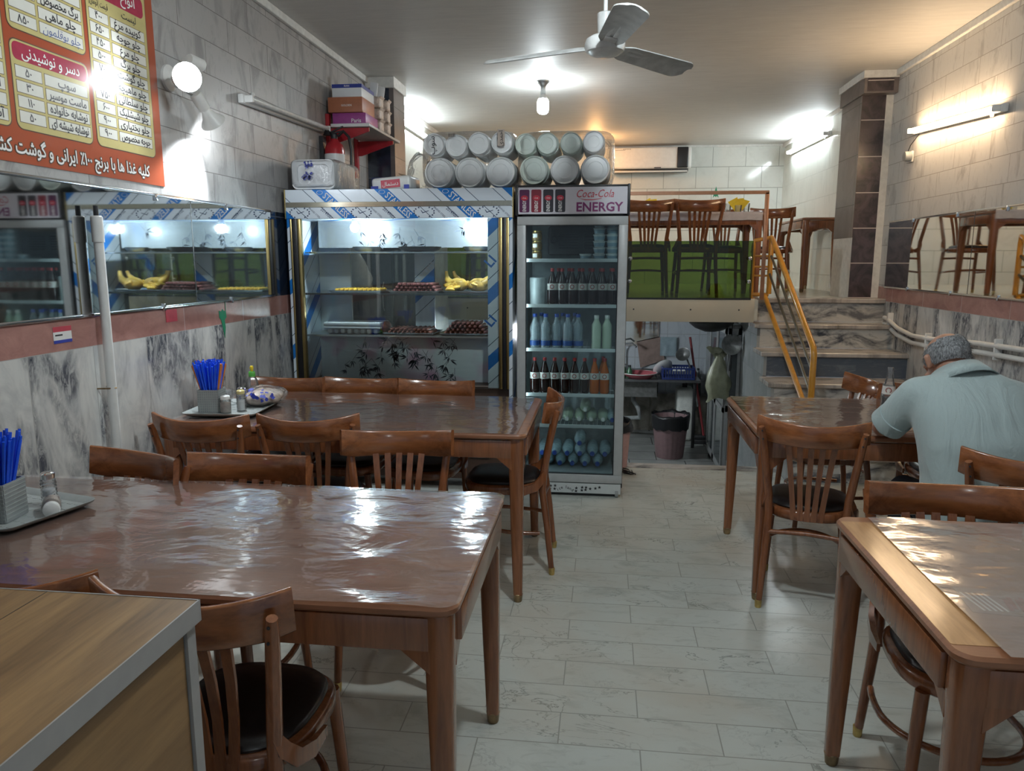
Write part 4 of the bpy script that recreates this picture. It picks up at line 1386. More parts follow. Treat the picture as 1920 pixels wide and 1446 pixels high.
# bamboo sprays printed on both panels
random.seed(11)
def sprays(x0, x1, z0, z1, y, n):
    m = MB()
    for _ in range(n):
        cx, cz = random.uniform(x0, x1), random.uniform(z0, z1)
        a0 = random.uniform(-2.6, -0.6)
        for k in range(random.randint(4, 7)):
            a = a0 + random.uniform(-1.1, 1.1)
            L = random.uniform(0.030, 0.062)
            d = Vector((math.cos(a), 0, math.sin(a)))
            e = Vector((-d.z, 0, d.x)) * L * 0.085
            o = Vector((cx, y, cz)) + d * 0.004
            m.quad(o, o + d * L * 0.4 + e, o + d * L, o + d * L * 0.4 - e)
        s = Vector((random.uniform(-0.05, 0.05), 0, random.uniform(0.02, 0.06)))
        o = Vector((cx, y, cz))
        t = Vector((s.z, 0, -s.x)).normalized() * 0.0012
        m.quad(o - t, o + s - t, o + s + t, o + t)
    return m
sprays(-1.80, -1.0, 0.72, 0.99, 4.988, 60).build('bamboo_print', 'leaf_print', ca, 0)
sprays(-1.72, -0.85, 1.63, 1.73, 5.028, 16).build('bamboo_print', 'leaf_print', ca, 0)
# back: steel corner, film covered mullion, sliding glass
MB().span((-2.03, CD - 0.02, 0.70), (-1.80, CD, 1.79)).build('back_panel', 'brushed_steel_panel', ca, 0)
MB().span((-1.33, CD - 0.03, 0.70), (-1.19, CD - 0.01, 1.60)).build('mullion', 'film_mullion', ca, 0)
MB().span((-1.80, CD - 0.012, 1.0), (-1.33, CD - 0.008, 1.60)).build('back_glass', 'glass_pane', ca, 0)
MB().span((-1.19, CD - 0.012, 1.0), (-0.60, CD - 0.008, 1.60)).build('back_glass', 'glass_pane', ca, 0)
m = MB().span((-1.965, 4.86, 1.570), (-0.745, 4.874, 1.582), 0.002)
m.build('shelf_rail', 'chrome', ca, 0)
MB().span((-2.0, 4.874, 1.572), (-0.67, CD - 0.03, 1.579)).build('shelf', 'glass_pane', ca, 0)
simple('dark_shelf', (0.06, 0.075, 0.075), 0.15)
MB().span((-2.0, 4.84, 1.300), (-0.62, CD - 0.04, 1.309), 0.001).build('shelf', 'glass_pane', ca, 0)
MB().span((-2.0, 4.832, 1.298), (-0.62, 4.842, 1.311), 0.001).build('shelf_rail', 'dark_shelf', ca, 0)
MB().span((-2.0, 4.85, 1.018), (-0.62, CD - 0.03, 1.030), 0.001).build('deck', 'steel', ca, 0)
m = MB().span((CX0 + 0.024, 4.80, 0.07), (CX1 - 0.024, CD - 0.01, 0.70))
m.build('base_cabinet', 'case_brown', ca, 0)
m = MB()
for i in range(6):
    m.span((-1.15, 4.785, 0.22 + i * 0.035), (-0.74, 4.80, 0.238 + i * 0.035), 0.002)
m.build('grille', 'steel', ca, 0)
for x in (CX0 + 0.06, CX1 - 0.06):
    for y in (4.83, CD - 0.08):
        MB().tube([(x, y, 0), (x, y, 0.075)], 0.022, 12).build('foot', 'dark_metal', ca, 40)
for x in (-1.625, -0.875):
    h = MB().lathe([(0.018, 0), (0.020, -0.03), (0.014, -0.035)], 14, Matrix.Translation((x, 4.805, 1.79))).build('lamp_holder', 'white_plastic', ca, 40)
    MB().ball((x, 4.805, 1.735), (0.028, 0.028, 0.030)).build('bulb', 'lit_case_bulb', h, 60)
# lettering on the film
dn, upv = Vector((0.70, 0, -0.64)), Vector((0.64, 0, 0.70))
for k in range(4):
    xc = -1.787 + 0.41 * k
    if xc + 0.06 < CX1:
        m = MB().mat('ink_white').text('STAINLESS', (xc + 0.056, 4.7265, 1.856), dn, upv, 0.060, 'C', 0.012, 0, 0.205)
        for (r0, r1) in ((0.021, 0.018),):
            n = 20
            vs = [(xc - 0.036 + r * math.cos(2 * PI * j / n), 4.7265, 1.953 + r * math.sin(2 * PI * j / n) * 0.6) for r in (r0, r1) for j in range(n)]
            m.add(vs, [[j, (j + 1) % n, n + (j + 1) % n, n + j] for j in range(n)])
        m.build('film_lettering', None, ca, 0)
m = MB().mat('print_navy')
for k in range(5):
    xc = -1.787 - 0.175 + 0.41 * k
    if xc < CX0 + 0.02 or xc > CX1 - 0.06:
        continue
    z = 1.825
    m.quad((xc - 0.022, 4.7265, z + 0.012), (xc - 0.018, 4.7265, z + 0.014), (xc - 0.008, 4.7265, z), (xc - 0.010, 4.7265, z - 0.006))
    m.quad((xc - 0.010, 4.7265, z - 0.006), (xc - 0.008, 4.7265, z), (xc + 0.030, 4.7265, z + 0.012), (xc + 0.030, 4.7265, z + 0.008))
    for s in (-1, 1):
        for j in range(6):
            a = R(-60 + 24 * j)
            ox, oz = s * 0.062 * math.cos(a), 0.032 * math.sin(a)
            m.quad((xc + ox, 4.7265, z + oz - 0.004), (xc + ox + s * 0.010, 4.7265, z + oz + 0.001), (xc + ox + s * 0.004, 4.7265, z + oz + 0.008), (xc + ox - s * 0.002, 4.7265, z + oz + 0.003))
for k in range(4):
    xc = -1.787 + 0.41 * k
    if k < 3:
        m.text('20149001', (xc - 0.002, 4.7265, 1.815), dn, upv, 0.032, 'C', 0.004, 0, 0.09)
    m.text('BRAND STEEL', (xc - 0.078, 4.7265, 1.822), dn, upv, 0.016, 'C', 0.0, 0, 0.10)
m.build('film_print', None, ca, 0)
ud = Vector((0.68, 0, 0.73))
uu = Vector((-0.73, 0, 0.68))
for z in (1.445, 0.975):
    m = MB().mat('ink_white').text('STEEL', (-2.0325, 4.90 - 0.03, z - 0.06), (0, 0.66, 0.75), (0, -0.75, 0.66), 0.07, 'C', 0.012)
    m.build('film_lettering', None, ca, 0)
m = MB().mat('ink_white').text('STAINLESS', (-1.26, CD - 0.0306, 1.41), ud, uu, 0.050, 'C', 0.012)
m.build('film_lettering', None, ca, 0)
for z in (1.50, 1.12):
    m = MB().mat('print_blue').text('LI', (-0.705, 4.7745, z), (0.66, 0, 0.75), (-0.75, 0, 0.66), 0.09, 'C', 0.02)
    m.build('film_print', None, ca, 0)

# ---- food on trays
simple('kebab_yellow', (0.72, 0.42, 0.05), 0.4, var=0.3, bmp=0.3)
simple('raw_chicken', (0.72, 0.42, 0.08), 0.35, var=0.25, nscale=18, bmp=0.2)
simple('minced_meat', (0.24, 0.085, 0.065), 0.45, var=0.4, nscale=40, bmp=0.5)
simple('meat_dark', (0.17, 0.06, 0.055), 0.45, var=0.4, nscale=40, bmp=0.5)
def tray(label, x, y, z, w, d, h=0.014):
    m = MB()
    o, i = rrect(w, d, 0.02), rrect(w - 0.03, d - 0.03, 0.015)
    k = len(o)
    vs = [(p[0], p[1], 0.0) for p in i] + [(p[0], p[1], h) for p in o] + [(p[0] * 1.015, p[1] * 1.015, h) for p in o] + [(p[0], p[1], h - 0.003) for p in o] + [(p[0], p[1], -0.001 + 0.0) for p in i]
    fs = [list(range(k))]
    for a in range(4):
        for j in range(k):
            fs.append([a * k + j, a * k + (j + 1) % k, (a + 1) * k + (j + 1) % k, (a + 1) * k + j])
    m.add(vs, fs)
    return tag(m.build('tray', 'steel', None, 30, (x, y, z + 0.002)), label, 'tray', 'trays in the display case')
def skewers(label, grp, x, y, z, n, L, mt, rad, pitch, rows=1):
    for q in range(rows):
        for i in range(n - q):
            xx = x + (i - (n - q - 1) / 2) * pitch
            t = thing('kebab_skewer', label, 'skewer', (xx, y, z + rad + q * rad * 1.55), 0, grp)
            MB().tube([(0, -L / 2 - 0.01, 0.0), (0, L / 2 + 0.02, 0.0)], [0.0025, 0.0025], flat=(0.005, 0.002)).build('skewer_rod', 'chrome', t, 0)
            pts, rr = [], []
            for j in range(15):
                u = j / 14
                pts.append((0.002 * math.sin(j * 2.1 + i), -L / 2 + L * u, 0))
                rr.append(rad * (0.35 if j in (0, 14) else 0.86 + 0.16 * math.sin(j * 1.9 + i * 1.3)))
            MB().tube(pts, rr, 8).build('meat', mt, t, 60)
ty = 5.02
tray('steel tray under the yellow kebab skewers', -1.665, ty, 1.309, 0.38, 0.26)
skewers('yellow chicken kebab skewer lying in the row on its tray', 'yellow kebab skewers', -1.665, ty, 1.314, 10, 0.22, 'kebab_yellow', 0.013, 0.032)
tray('steel tray under the dark wrapped kebabs on the upper shelf', -1.255, ty - 0.02, 1.309, 0.36, 0.28)
skewers('dark minced kebab skewer stacked beside the raw chickens', 'dark kebab skewers on the upper shelf', -1.255, ty - 0.02, 1.314, 10, 0.23, 'meat_dark', 0.013, 0.031, 3)
tray('steel tray under the raw chickens on the upper shelf', -0.91, ty, 1.309, 0.33, 0.26)
tray('steel tray under the low heap of minced kebabs on the lower deck', -1.30, ty - 0.02, 1.030, 0.36, 0.28)
skewers('minced kebab skewer in the low heap on the lower deck', 'kebab skewers on the lower deck', -1.30, ty - 0.02, 1.035, 10, 0.23, 'minced_meat', 0.012, 0.031, 2)
tray('steel tray under the tall stack of minced kebabs on the lower deck', -0.92, ty - 0.02, 1.030, 0.34, 0.28)
skewers('minced kebab skewer in the tall stack on the lower deck', 'kebab skewers in the tall stack', -0.92, ty - 0.02, 1.035, 9, 0.23, 'meat_dark', 0.013, 0.033, 4)
def chicken(x, y, z, rz, label):
    t = thing('raw_chicken', label, 'chicken', (x, y, z), rz, 'raw chickens on the upper shelf')
    m = MB()
    vs = []
    nn, mm = 20, 12
    def fn(u, v):
        a, b = 2 * PI * u, PI * v
        r = 1 + 0.12 * nz(math.cos(a) * 2 * math.sin(b), math.sin(a) * 2 * math.sin(b), math.cos(b) * 2 + x * 9)
        return (0.075 * r * math.sin(b) * math.cos(a), 0.062 * r * math.sin(b) * math.sin(a), 0.045 + 0.047 * r * math.cos(b))
    m.grid(fn, 24, 14)
    m.build('body', 'raw_chicken', t, 180)
    for s in (-1, 1):
        MB().tube([(0.02, s * 0.035, 0.05), (0.06, s * 0.045, 0.075), (0.085, s * 0.035, 0.105), (0.095, s * 0.03, 0.135)], [0.028, 0.024, 0.013, 0.010], 10).build('drumstick', 'raw_chicken', t, 60)
        MB().tube([(-0.03, s * 0.05, 0.06), (-0.05, s * 0.068, 0.055), (-0.02, s * 0.078, 0.045)], [0.016, 0.012, 0.008], 8).build('wing', 'raw_chicken', t, 60)
chicken(-0.84, ty - 0.03, 1.316, 0.3, 'whole raw chicken with raised legs, farther from the dark kebabs')
chicken(-0.985, ty, 1.316, 2.4, 'whole raw chicken beside the tray of dark kebabs')
m = MB()
for k in range(12):
    a, b = random.uniform(-0.09, 0.06), random.uniform(-0.06, 0.05)
    m = MB().ball((0, 0, 0), (0.034, 0.022, 0.014), 10, 8, rotm(random.uniform(-.4, .4), random.uniform(-.4, .4), random.uniform(0, 3)))
    tag(m.build('chicken_piece', 'kebab_yellow', None, 60, (-0.965 + a, ty - 0.05 + b, 1.333 + 0.015 * (k % 3))), 'yellow marinated chicken piece heaped before the raw chickens', 'chicken piece', 'marinated chicken pieces')
for k in range(2):
    m = MB()
    for i in range(8):
        m.box((-0.16 + i * 0.046, 0, 0.018), (0.034, 0.20, 0.034), 0.012)
    m.box((0, 0, 0.042), (0.40, 0.21, 0.016), 0.005)
    if k == 0:
        tag(m.build('egg_tray', 'white_foam', None, 30, (-1.70, ty - 0.02, 1.031)), 'white foam egg tray at the bottom of the lower deck stack', 'tray', 'foam trays on the lower deck')
    else:
        m2 = MB().box((0, 0, 0.014), (0.40, 0.21, 0.028), 0.008)
        tag(m2.build('foam_tray', 'white_foam', None, 30, (-1.70, ty - 0.02, 1.082)), 'flat white foam tray lying on the egg tray of the lower deck', 'tray', 'foam trays on the lower deck')
m = MB().grid(lambda u, v: (-1.50 + 0.035 * math.sin(PI * v) * math.cos(2 * PI * u), ty + 0.09 * math.cos(PI * v), 1.072 + 0.040 * math.sin(PI * v) * math.sin(2 * PI * u) * (1 + 0.2 * nz(u * 6, v * 6, 2))), 18, 12)
tag(m.build('meat_piece', 'minced_meat', None, 180), 'lump of red meat beside the foam trays', 'meat')
for x, r, lab in ((-1.62, 0.10, 'steel bowl on the top rail above the yellow kebab skewers'), (-1.25, 0.15, 'wide steel bowl on the top rail above the striped mullion'), (-0.86, 0.09, 'small steel bowl on the top rail above the raw chickens')):
    m = MB().lathe([(r * 0.5, 0.0), (r * 0.85, 0.012), (r, 0.036), (r * 1.03, 0.036), (r * 0.97, 0.033), (r * 0.8, 0.012), (0.0, 0.004)], 28, None, False)
    tag(m.build('steel_bowl', 'steel', None, 50, (x, 5.045, 1.5805)), lab, 'bowl', 'steel bowls in the display case')
# things seen through the back of the case
bg = thing('hanging_bag', 'white plastic bag hanging behind the glass of the display case', 'bag', (-1.97, 5.78, 1.62))
def bagf(u, v):
    a = 2 * PI * u
    r = 0.02 + 0.12 * min(1, v * 1.6) ** 0.8
    if v > 0.9:
        r *= 1 - (v - 0.9) * 4
    return (r * math.cos(a) * (1 + 0.15 * nz(u * 5, v * 5, 1)), r * 0.7 * math.sin(a) * (1 + 0.2 * nz(u * 5, v * 5, 4)), -0.34 * v)
simple('bag_white', (0.55, 0.56, 0.55), 0.4)
MB().grid(bagf, 26, 16).build('bag_body', 'bag_white', bg, 180)
MB().tube([(0, 0, 0), (0, 0.0, 0.12), (0, 0.02, 0.20)], 0.004, 6).build('handle', 'bag_white', bg, 60)
kc = thing('steel_cupboard', 'dark steel cupboard behind the display case, seen through its glass', 'cupboard', (-1.66, 6.22, ZK))
MB().span((-0.40, -0.25, 0.0), (0.30, 0.25, 2.42), 0.01).build('carcass', 'grey_plastic', kc, 30)
simple('dark_steel', (0.10, 0.105, 0.11), 0.3, 0.6)
for a, b in ((-0.39, -0.055), (-0.045, 0.29)):
    d = MB().span((a, -0.268, 0.06), (b, -0.251, 2.38), 0.004).build('door', 'dark_steel', kc, 30)
    MB().tube([((a + b) / 2 + 0.1, -0.27, 1.75), ((a + b) / 2 + 0.1, -0.30, 1.78), ((a + b) / 2 + 0.1, -0.30, 1.95), ((a + b) / 2 + 0.1, -0.27, 1.98)], 0.006, 6).build('handle', 'chrome', d, 40)
# ------------------------------------------------------------------ drinks fridge
FX0, FX1, FY = -0.553, 0.137, 4.72
simple('fridge_dark', (0.018, 0.019, 0.022), 0.35)
simple('fridge_frame', (0.46, 0.48, 0.485), 0.35, 0.0, var=0.06)
simple('fridge_liner', (0.40, 0.45, 0.46), 0.4)
simple('fridge_white', (0.62, 0.66, 0.66), 0.35, var=0.05)
simple('sign_lilac', (0.66, 0.64, 0.70), 0.3, var=0.03)
simple('sign_red', (0.50, 0.015, 0.04), 0.4)
simple('sign_purple', (0.20, 0.012, 0.13), 0.4)
simple('can_purple', (0.10, 0.010, 0.07), 0.3)
simple('can_red', (0.22, 0.012, 0.03), 0.3)
simple('can_black', (0.018, 0.014, 0.022), 0.3)
fr = thing('drinks_fridge', 'tall glass door drinks fridge with a lilac energy drink sign on top', 'fridge', (0, 0, 0))
m = MB()
m.mat('fridge_dark').span((FX0, 4.745, 0.06), (FX0 + 0.035, 5.34, 1.972), 0.004)
m.span((FX1 - 0.035, 4.745, 0.06), (FX1, 5.34, 1.972), 0.004)
m.span((FX0, 5.30, 0.06), (FX1, 5.345, 1.972))
m.span((FX0, 4.745, 1.795), (FX1, 5.34, 1.972))
m.span((FX0, 4.745, 0.06), (FX1, 5.34, 0.145))
m.build('cabinet', None, fr, 30)
m = MB()
m.span((FX0 + 0.036, 4.76, 0.146), (FX0 + 0.044, 5.299, 1.794))
m.span((FX1 - 0.044, 4.76, 0.146), (FX1 - 0.036, 5.299, 1.794))
m.span((FX0 + 0.036, 5.29, 0.146), (FX1 - 0.036, 5.299, 1.794))
m.span((FX0 + 0.036, 4.76, 0.146), (FX1 - 0.036, 5.299, 0.154))
m.build('liner', 'fridge_liner', fr, 0)
simple('evap_grey', (0.10, 0.105, 0.11), 0.5)
# sign box with rounded ends
m = MB().mat('fridge_dark').span((FX0 - 0.006, 4.70, 1.798), (FX0 + 0.012, 4.76, 1.985), 0.005)
m.span((FX1 - 0.010, 4.70, 1.798), (FX1 + 0.006, 4.76, 1.985), 0.005)
m.span((FX0, 4.712, 1.966), (FX1, 4.76, 1.982), 0.003)
sg = m.build('sign_box', None, fr, 30)
face = MB().span((FX0 + 0.012, 4.699, 1.806), (FX1 - 0.010, 4.712, 1.968), 0.003).build('sign_face', 'sign_lilac', sg, 0)
m = MB()
ys = 4.6982
for i, mt in enumerate(('can_purple', 'can_red', 'can_black', 'can_black')):
    x = -0.532 + i * 0.0735
    Mc = Matrix(((1, 0, 0, x + 0.030), (0, 0, 1, ys), (0, 1, 0, 1.886), (0, 0, 0, 1)))
    m.mat(mt).prism(rrect(0.062, 0.136, 0.008, 3), -0.0004, 0.0008, Mc)
    m.mat('sign_red').prism([(0.022 * math.cos(2 * PI * j / 18), 0.018 + 0.016 * math.sin(2 * PI * j / 18)) for j in range(18)], -0.0008, -0.0003, Mc)
    m.mat('ink_white').text('ENERGY', (x + 0.040, ys - 0.0007, 1.856), (0, 0, 1), (-1, 0, 0), 0.030, 'C', 0.015, 0, 0.066)
    m.text('Cola', (x + 0.030, ys - 0.0010, 1.900), (1, 0, 0), (0, 0, 1), 0.012, 'C', 0.0, 0.3)
m.build('sign_cans', None, sg, 0)
m = MB().mat('sign_red')
m.text('Coca-Cola', (-0.068, ys - 0.0004, 1.905), (1, 0, 0), (0, 0.0, 1), 0.066, 'C', 0.0, 0.35, 0.225)
t = [(-0.17, 1.899), (-0.13, 1.893), (-0.08, 1.893), (-0.03, 1.899), (-0.03, 1.896), (-0.08, 1.888), (-0.13, 1.888)]
m.add([(x, ys - 0.0004, z) for x, z in t], [list(range(len(t)))])
m.mat('sign_purple').text('ENERGY', (-0.040, ys - 0.0004, 1.822), (1, 0, 0), (0, 0, 1), 0.076, 'C', 0.025, 0, 0.285)
m.build('sign_lettering', None, sg, 0)
# door
dr = MB()
for a, b in (((FX0 + 0.003, 1.742), (FX1 - 0.003, 1.794)), ((FX0 + 0.003, 0.094), (FX1 - 0.003, 0.150)), ((FX0 + 0.003, 0.150), (FX0 + 0.058, 1.742)), ((FX1 - 0.058, 0.150), (FX1 - 0.003, 1.742))):
    dr.span((a[0], FY, a[1]), (b[0], FY + 0.034, b[1]), 0.004)
dr = dr.build('door_frame', 'fridge_frame', fr, 30)
MB().span((FX0 + 0.056, FY + 0.010, 0.148), (FX1 - 0.056, FY + 0.014, 1.744)).build('door_glass', 'fridge_glass', dr, 0)
m = MB()
for s, xx in ((1, FX0 + 0.058), (-1, FX1 - 0.058)):
    m.span((xx, FY + 0.004, 0.150), (xx + s * 0.005, FY + 0.012, 1.742))
m.span((FX0 + 0.058, FY + 0.004, 1.737), (FX1 - 0.058, FY + 0.012, 1.742))
m.span((FX0 + 0.058, FY + 0.004, 0.150), (FX1 - 0.058, FY + 0.012, 0.155))
m.build('gasket', 'fridge_dark', dr, 0)
MB().span((FX0 + 0.02, FY + 0.003, 0.022), (FX1 - 0.008, FY + 0.02, 0.088), 0.003).build('kick_plate', 'fridge_white', fr, 0)
MB().span((FX0 + 0.03, FY + 0.03, 0.0), (FX1 - 0.03, 5.30, 0.06)).build('plinth', 'fridge_dark', fr, 0)
MB().lathe([(0.0, 0), (0.022, 0.001), (0.024, 0.012), (0.022, 0.022), (0, 0.023)], 16, Matrix.Translation((FX1 - 0.045, FY + 0.012, 0.024)) @ Matrix.Rotation(PI / 2, 4, 'Y')).build('caster', 'grey_plastic', fr, 40)
m = MB().mat('ink_black')
def star(x, z, r):
    m.add([(x + (r if j % 2 == 0 else r * 0.42) * math.cos(PI / 2 + j * PI / 5), FY + 0.0022, z + (r if j % 2 == 0 else r * 0.42) * math.sin(PI / 2 + j * PI / 5)) for j in range(10)], [list(range(10))])
for x, z in ((-0.53, .05), (-0.49, .062), (-0.49, .042), (-0.45, .066), (-0.445, .045), (-0.385, .054), (-0.352, .066), (-0.352, .046), (-0.326, .070), (-0.330, .050), (-0.297, .072), (-0.300, .050), (-0.158, .060), (-0.160, .040), (-0.120, .066), (-0.122, .046), (-0.095, .066), (-0.098, .050), (-0.068, .058), (-0.034, .062), (-0.008, .070)):
    star(x, z - 0.004, 0.0125)
word = 'ice land'
for i, c in enumerate(word):
    if c == ' ':
        continue
    u = (i - 3.5) / 3.5
    a = -u * 0.55
    m.text(c, (-0.232 + u * 0.044, FY + 0.0022, 0.052 - 0.018 * u * u), (math.cos(a), 0, math.sin(a)), (-math.sin(a), 0, math.cos(a)), 0.028, 'C', 0.012)
m.build('kick_plate_print', None, fr, 0)
SHZ = [1.527, 1.240, 0.958, 0.664, 0.458]
for z in SHZ:
    m = MB().mat('fridge_white').span((FX0 + 0.048, 4.775, z - 0.012), (FX1 - 0.048, 4.786, z + 0.010), 0.002)
    for i in range(22):
        x = FX0 + 0.06 + i * (FX1 - FX0 - 0.12) / 21
        m.tube([(x, 4.785, z - 0.004), (x, 5.27, z - 0.004)], 0.0022, 5)
    m.tube([(FX0 + 0.05, 5.03, z - 0.008), (FX1 - 0.05, 5.03, z - 0.008)], 0.003, 5)
    m.build('wire_shelf', None, fr, 0)
m = MB()
for s, xx in ((1, FX0 + 0.046), (-1, FX1 - 0.046)):
    for z in [0.2 + 0.048 * i for i in range(32)]:
        m.box((xx + s * 0.006, 4.79, z), (0.012, 0.03, 0.030), 0.005)
m.build('shelf_ladder', 'fridge_white', fr, 40)
m = MB().mat('evap_grey').span((-0.38, 5.05, 1.56), (0.06, 5.29, 1.75), 0.015)
m.mat('fridge_dark')
for i in range(6):
    for a in (-0.31, -0.14):
        m.span((a, 5.047, 1.60 + i * 0.018), (a + 0.13, 5.052, 1.610 + i * 0.018))
m.lathe([(0.022, 0), (0.02, 0.012), (0, 0.013)], 16, Matrix.Translation((-0.345, 5.05, 1.66)) @ Matrix.Rotation(PI / 2, 4, 'X'))
m.build('evaporator', None, fr, 30)

MB().tube([(FX0 + 0.049, 4.7675, 0.20), (FX0 + 0.049, 4.7675, 1.72)], 0.0045, 10).build('added_fill_tube', 'lit_fridge_fill', fr, 40)  # added glowing tube, hidden behind the door frame, to brighten the shelves
# ---- bottles
simple('cola_liquid', (0.018, 0.006, 0.005), 0.12)
simple('orange_liquid', (0.50, 0.11, 0.015), 0.15)
simple('milk_liquid', (0.52, 0.62, 0.48), 0.35, var=0.04)
simple('cap_blue', (0.02, 0.07, 0.34), 0.4)
simple('cap_white', (0.75, 0.77, 0.72), 0.4)
simple('cap_red', (0.35, 0.02, 0.02), 0.4)
simple('label_white', (0.70, 0.67, 0.62), 0.4)
simple('label_blue', (0.03, 0.09, 0.30), 0.4)
simple('label_clear', (0.35, 0.45, 0.50), 0.3)
simple('water_body', (0.42, 0.57, 0.62), 0.10, var=0.25, nscale=30)
def make_bottle(label, grp, kind, H, r, body, cap, lab):
    t = thing('bottle', label, 'bottle', (0, 0, 0), 0, grp)
    if kind == 'water':
        prof = [(0.0, 0.004), (r * .6, 0.0), (r * .95, 0.006), (r, 0.03 * H / .22), (r * .94, .22 * H), (r, .28 * H), (r * .88, .40 * H), (r * .99, .52 * H), (r, .60 * H), (r * .92, .68 * H), (r * .55, .80 * H), (r * .38, .87 * H), (r * .38, .93 * H)]
    elif kind == 'square':
        prof = [(0.0, 0.003), (r * .9, 0.0), (r, 0.01), (r, .62 * H), (r * .96, .70 * H), (r * .6, .80 * H), (r * .46, .85 * H), (r * .46, .90 * H)]
    else:
        prof = [(0.0, 0.004), (r * .7, 0.0), (r * .98, 0.012), (r, .06 * H), (r, .50 * H), (r * .95, .58 * H), (r * .72, .72 * H), (r * .42, .85 * H), (r * .34, .89 * H), (r * .34, .94 * H)]
    MB().lathe(prof, 16, None, False).build('body', body, t, 50)
    zc = prof[-1][1]
    rc = prof[-1][0] * 1.12
    MB().lathe([(rc, zc - 0.004), (rc, zc + 0.014), (rc * .9, zc + 0.017), (0, zc + 0.017)], 16, None, False).build('cap', cap, t, 50)
    if lab:
        z0, z1 = (.42, .60) if kind == 'cola' else (.10, .24)
        rr = r * 1.012 if kind == 'cola' else r * 1.01
        MB().lathe([(rr, z0 * H), (rr, z1 * H)], 16, None, False).build('label_band', lab, t, 60)
        if kind == 'cola':
            m = MB().mat('cap_red')
            Ml = Matrix.Translation((0, -rr * 0.99, (z0 + z1) / 2 * H)) @ Matrix.Rotation(PI / 2, 4, 'X')
            n = 16
            m.add([Ml @ Vector((q * math.cos(2 * PI * j / n), q * math.sin(2 * PI * j / n), 0.0012)) for q in (0.014, 0.010) for j in range(n)], [[j, (j + 1) % n, n + (j + 1) % n, n + j] for j in range(n)])
            m.build('emblem', None, t, 0)
    return t
def row(label, grp, kind, H, r, body, cap, lab, spots):
    first = None
    for s in spots:
        x, y, z = s[:3]
        if first is None:
            first = make_bottle(label, grp, kind, H, r, body, cap, lab)
            first.location = (x, y, z)
            if len(s) > 3:
                first.rotation_euler = (s[3], 0, 0)
        else:
            dup(first, (x, y, z), rot=(s[3] if len(s) > 3 else 0, 0, 0))
z = SHZ[1] + 0.001
row('dark cola bottle in the row on the second fridge shelf from the top', 'cola bottles on the second fridge shelf', 'cola', 0.232, 0.032, 'cola_liquid', 'cap_red', 'label_white',
    [(-0.335 + i * 0.064, 4.835, z) for i in range(7)])
row('dark cola bottle in the back row of the second fridge shelf', 'cola bottles in the second fridge shelf back row', 'cola', 0.232, 0.032, 'cola_liquid', 'cap_red', 'label_white',
    [(-0.30 + i * 0.068, 4.93, z) for i in range(6)])
z = SHZ[2] + 0.001
row('clear water bottle with dark blue label standing on the third fridge shelf', 'water bottles on the third fridge shelf', 'water', 0.225, 0.034, 'clear_bottle', 'cap_blue', 'label_blue',
    [(-0.445, 4.835, z), (-0.375, 4.83, z), (-0.305, 4.84, z), (-0.232, 4.83, z), (-0.165, 4.835, z), (-0.41, 4.92, z), (-0.27, 4.92, z), (-0.19, 4.92, z)])
row('square white yoghurt drink bottle on the third fridge shelf', 'yoghurt drink bottles on the third fridge shelf', 'square', 0.225, 0.031, 'milk_liquid', 'cap_white', None, [(-0.048, 4.83, z), (0.020, 4.832, z)])
z = SHZ[3] + 0.001
row('dark cola bottle in the row on the fourth fridge shelf', 'cola bottles on the fourth fridge shelf', 'cola', 0.232, 0.032, 'cola_liquid', 'cap_red', 'label_white',
    [(-0.445 + i * 0.065, 4.835, z) for i in range(6)])
row('orange soda bottle beside the colas on the fourth fridge shelf', 'orange soda bottles on the fourth fridge shelf', 'cola', 0.232, 0.032, 'orange_liquid', 'cap_red', 'label_white',
    [(-0.055, 4.835, z), (0.010, 4.838, z), (0.0, 4.92, z)])
z = SHZ[4] + 0.038
lay = PI / 2
row('white yoghurt drink bottle lying cap forward on the fifth fridge shelf', 'lying yoghurt drink bottles', 'cola', 0.25, 0.036, 'milk_liquid', 'cap_white', None,
    [(-0.23, 5.07, z, lay), (-0.150, 5.07, z, lay), (-0.072, 5.07, z, lay), (0.006, 5.07, z, lay), (-0.112, 5.07, z + 0.064, lay)])
row('clear water bottle lying beside the white bottles on the fifth fridge shelf', 'single lying water bottle', 'cola', 0.26, 0.036, 'water_body', 'cap_blue', None, [(0.066, 5.07, z - 0.0, lay)])
z = 0.155 + 0.041
sp_ = [(-0.44 + i * 0.083, 5.08, z, lay) for i in range(6)] + [(-0.475 + i * 0.083, 5.08, z + 0.068, lay) for i in range(1, 7)] + [(-0.145, 5.08, z + 0.138, lay)]
row('clear water bottle with blue cap lying in the pile at the bottom of the fridge', 'lying water bottles at the bottom of the fridge', 'cola', 0.27, 0.040, 'water_body', 'cap_blue', None, sp_)

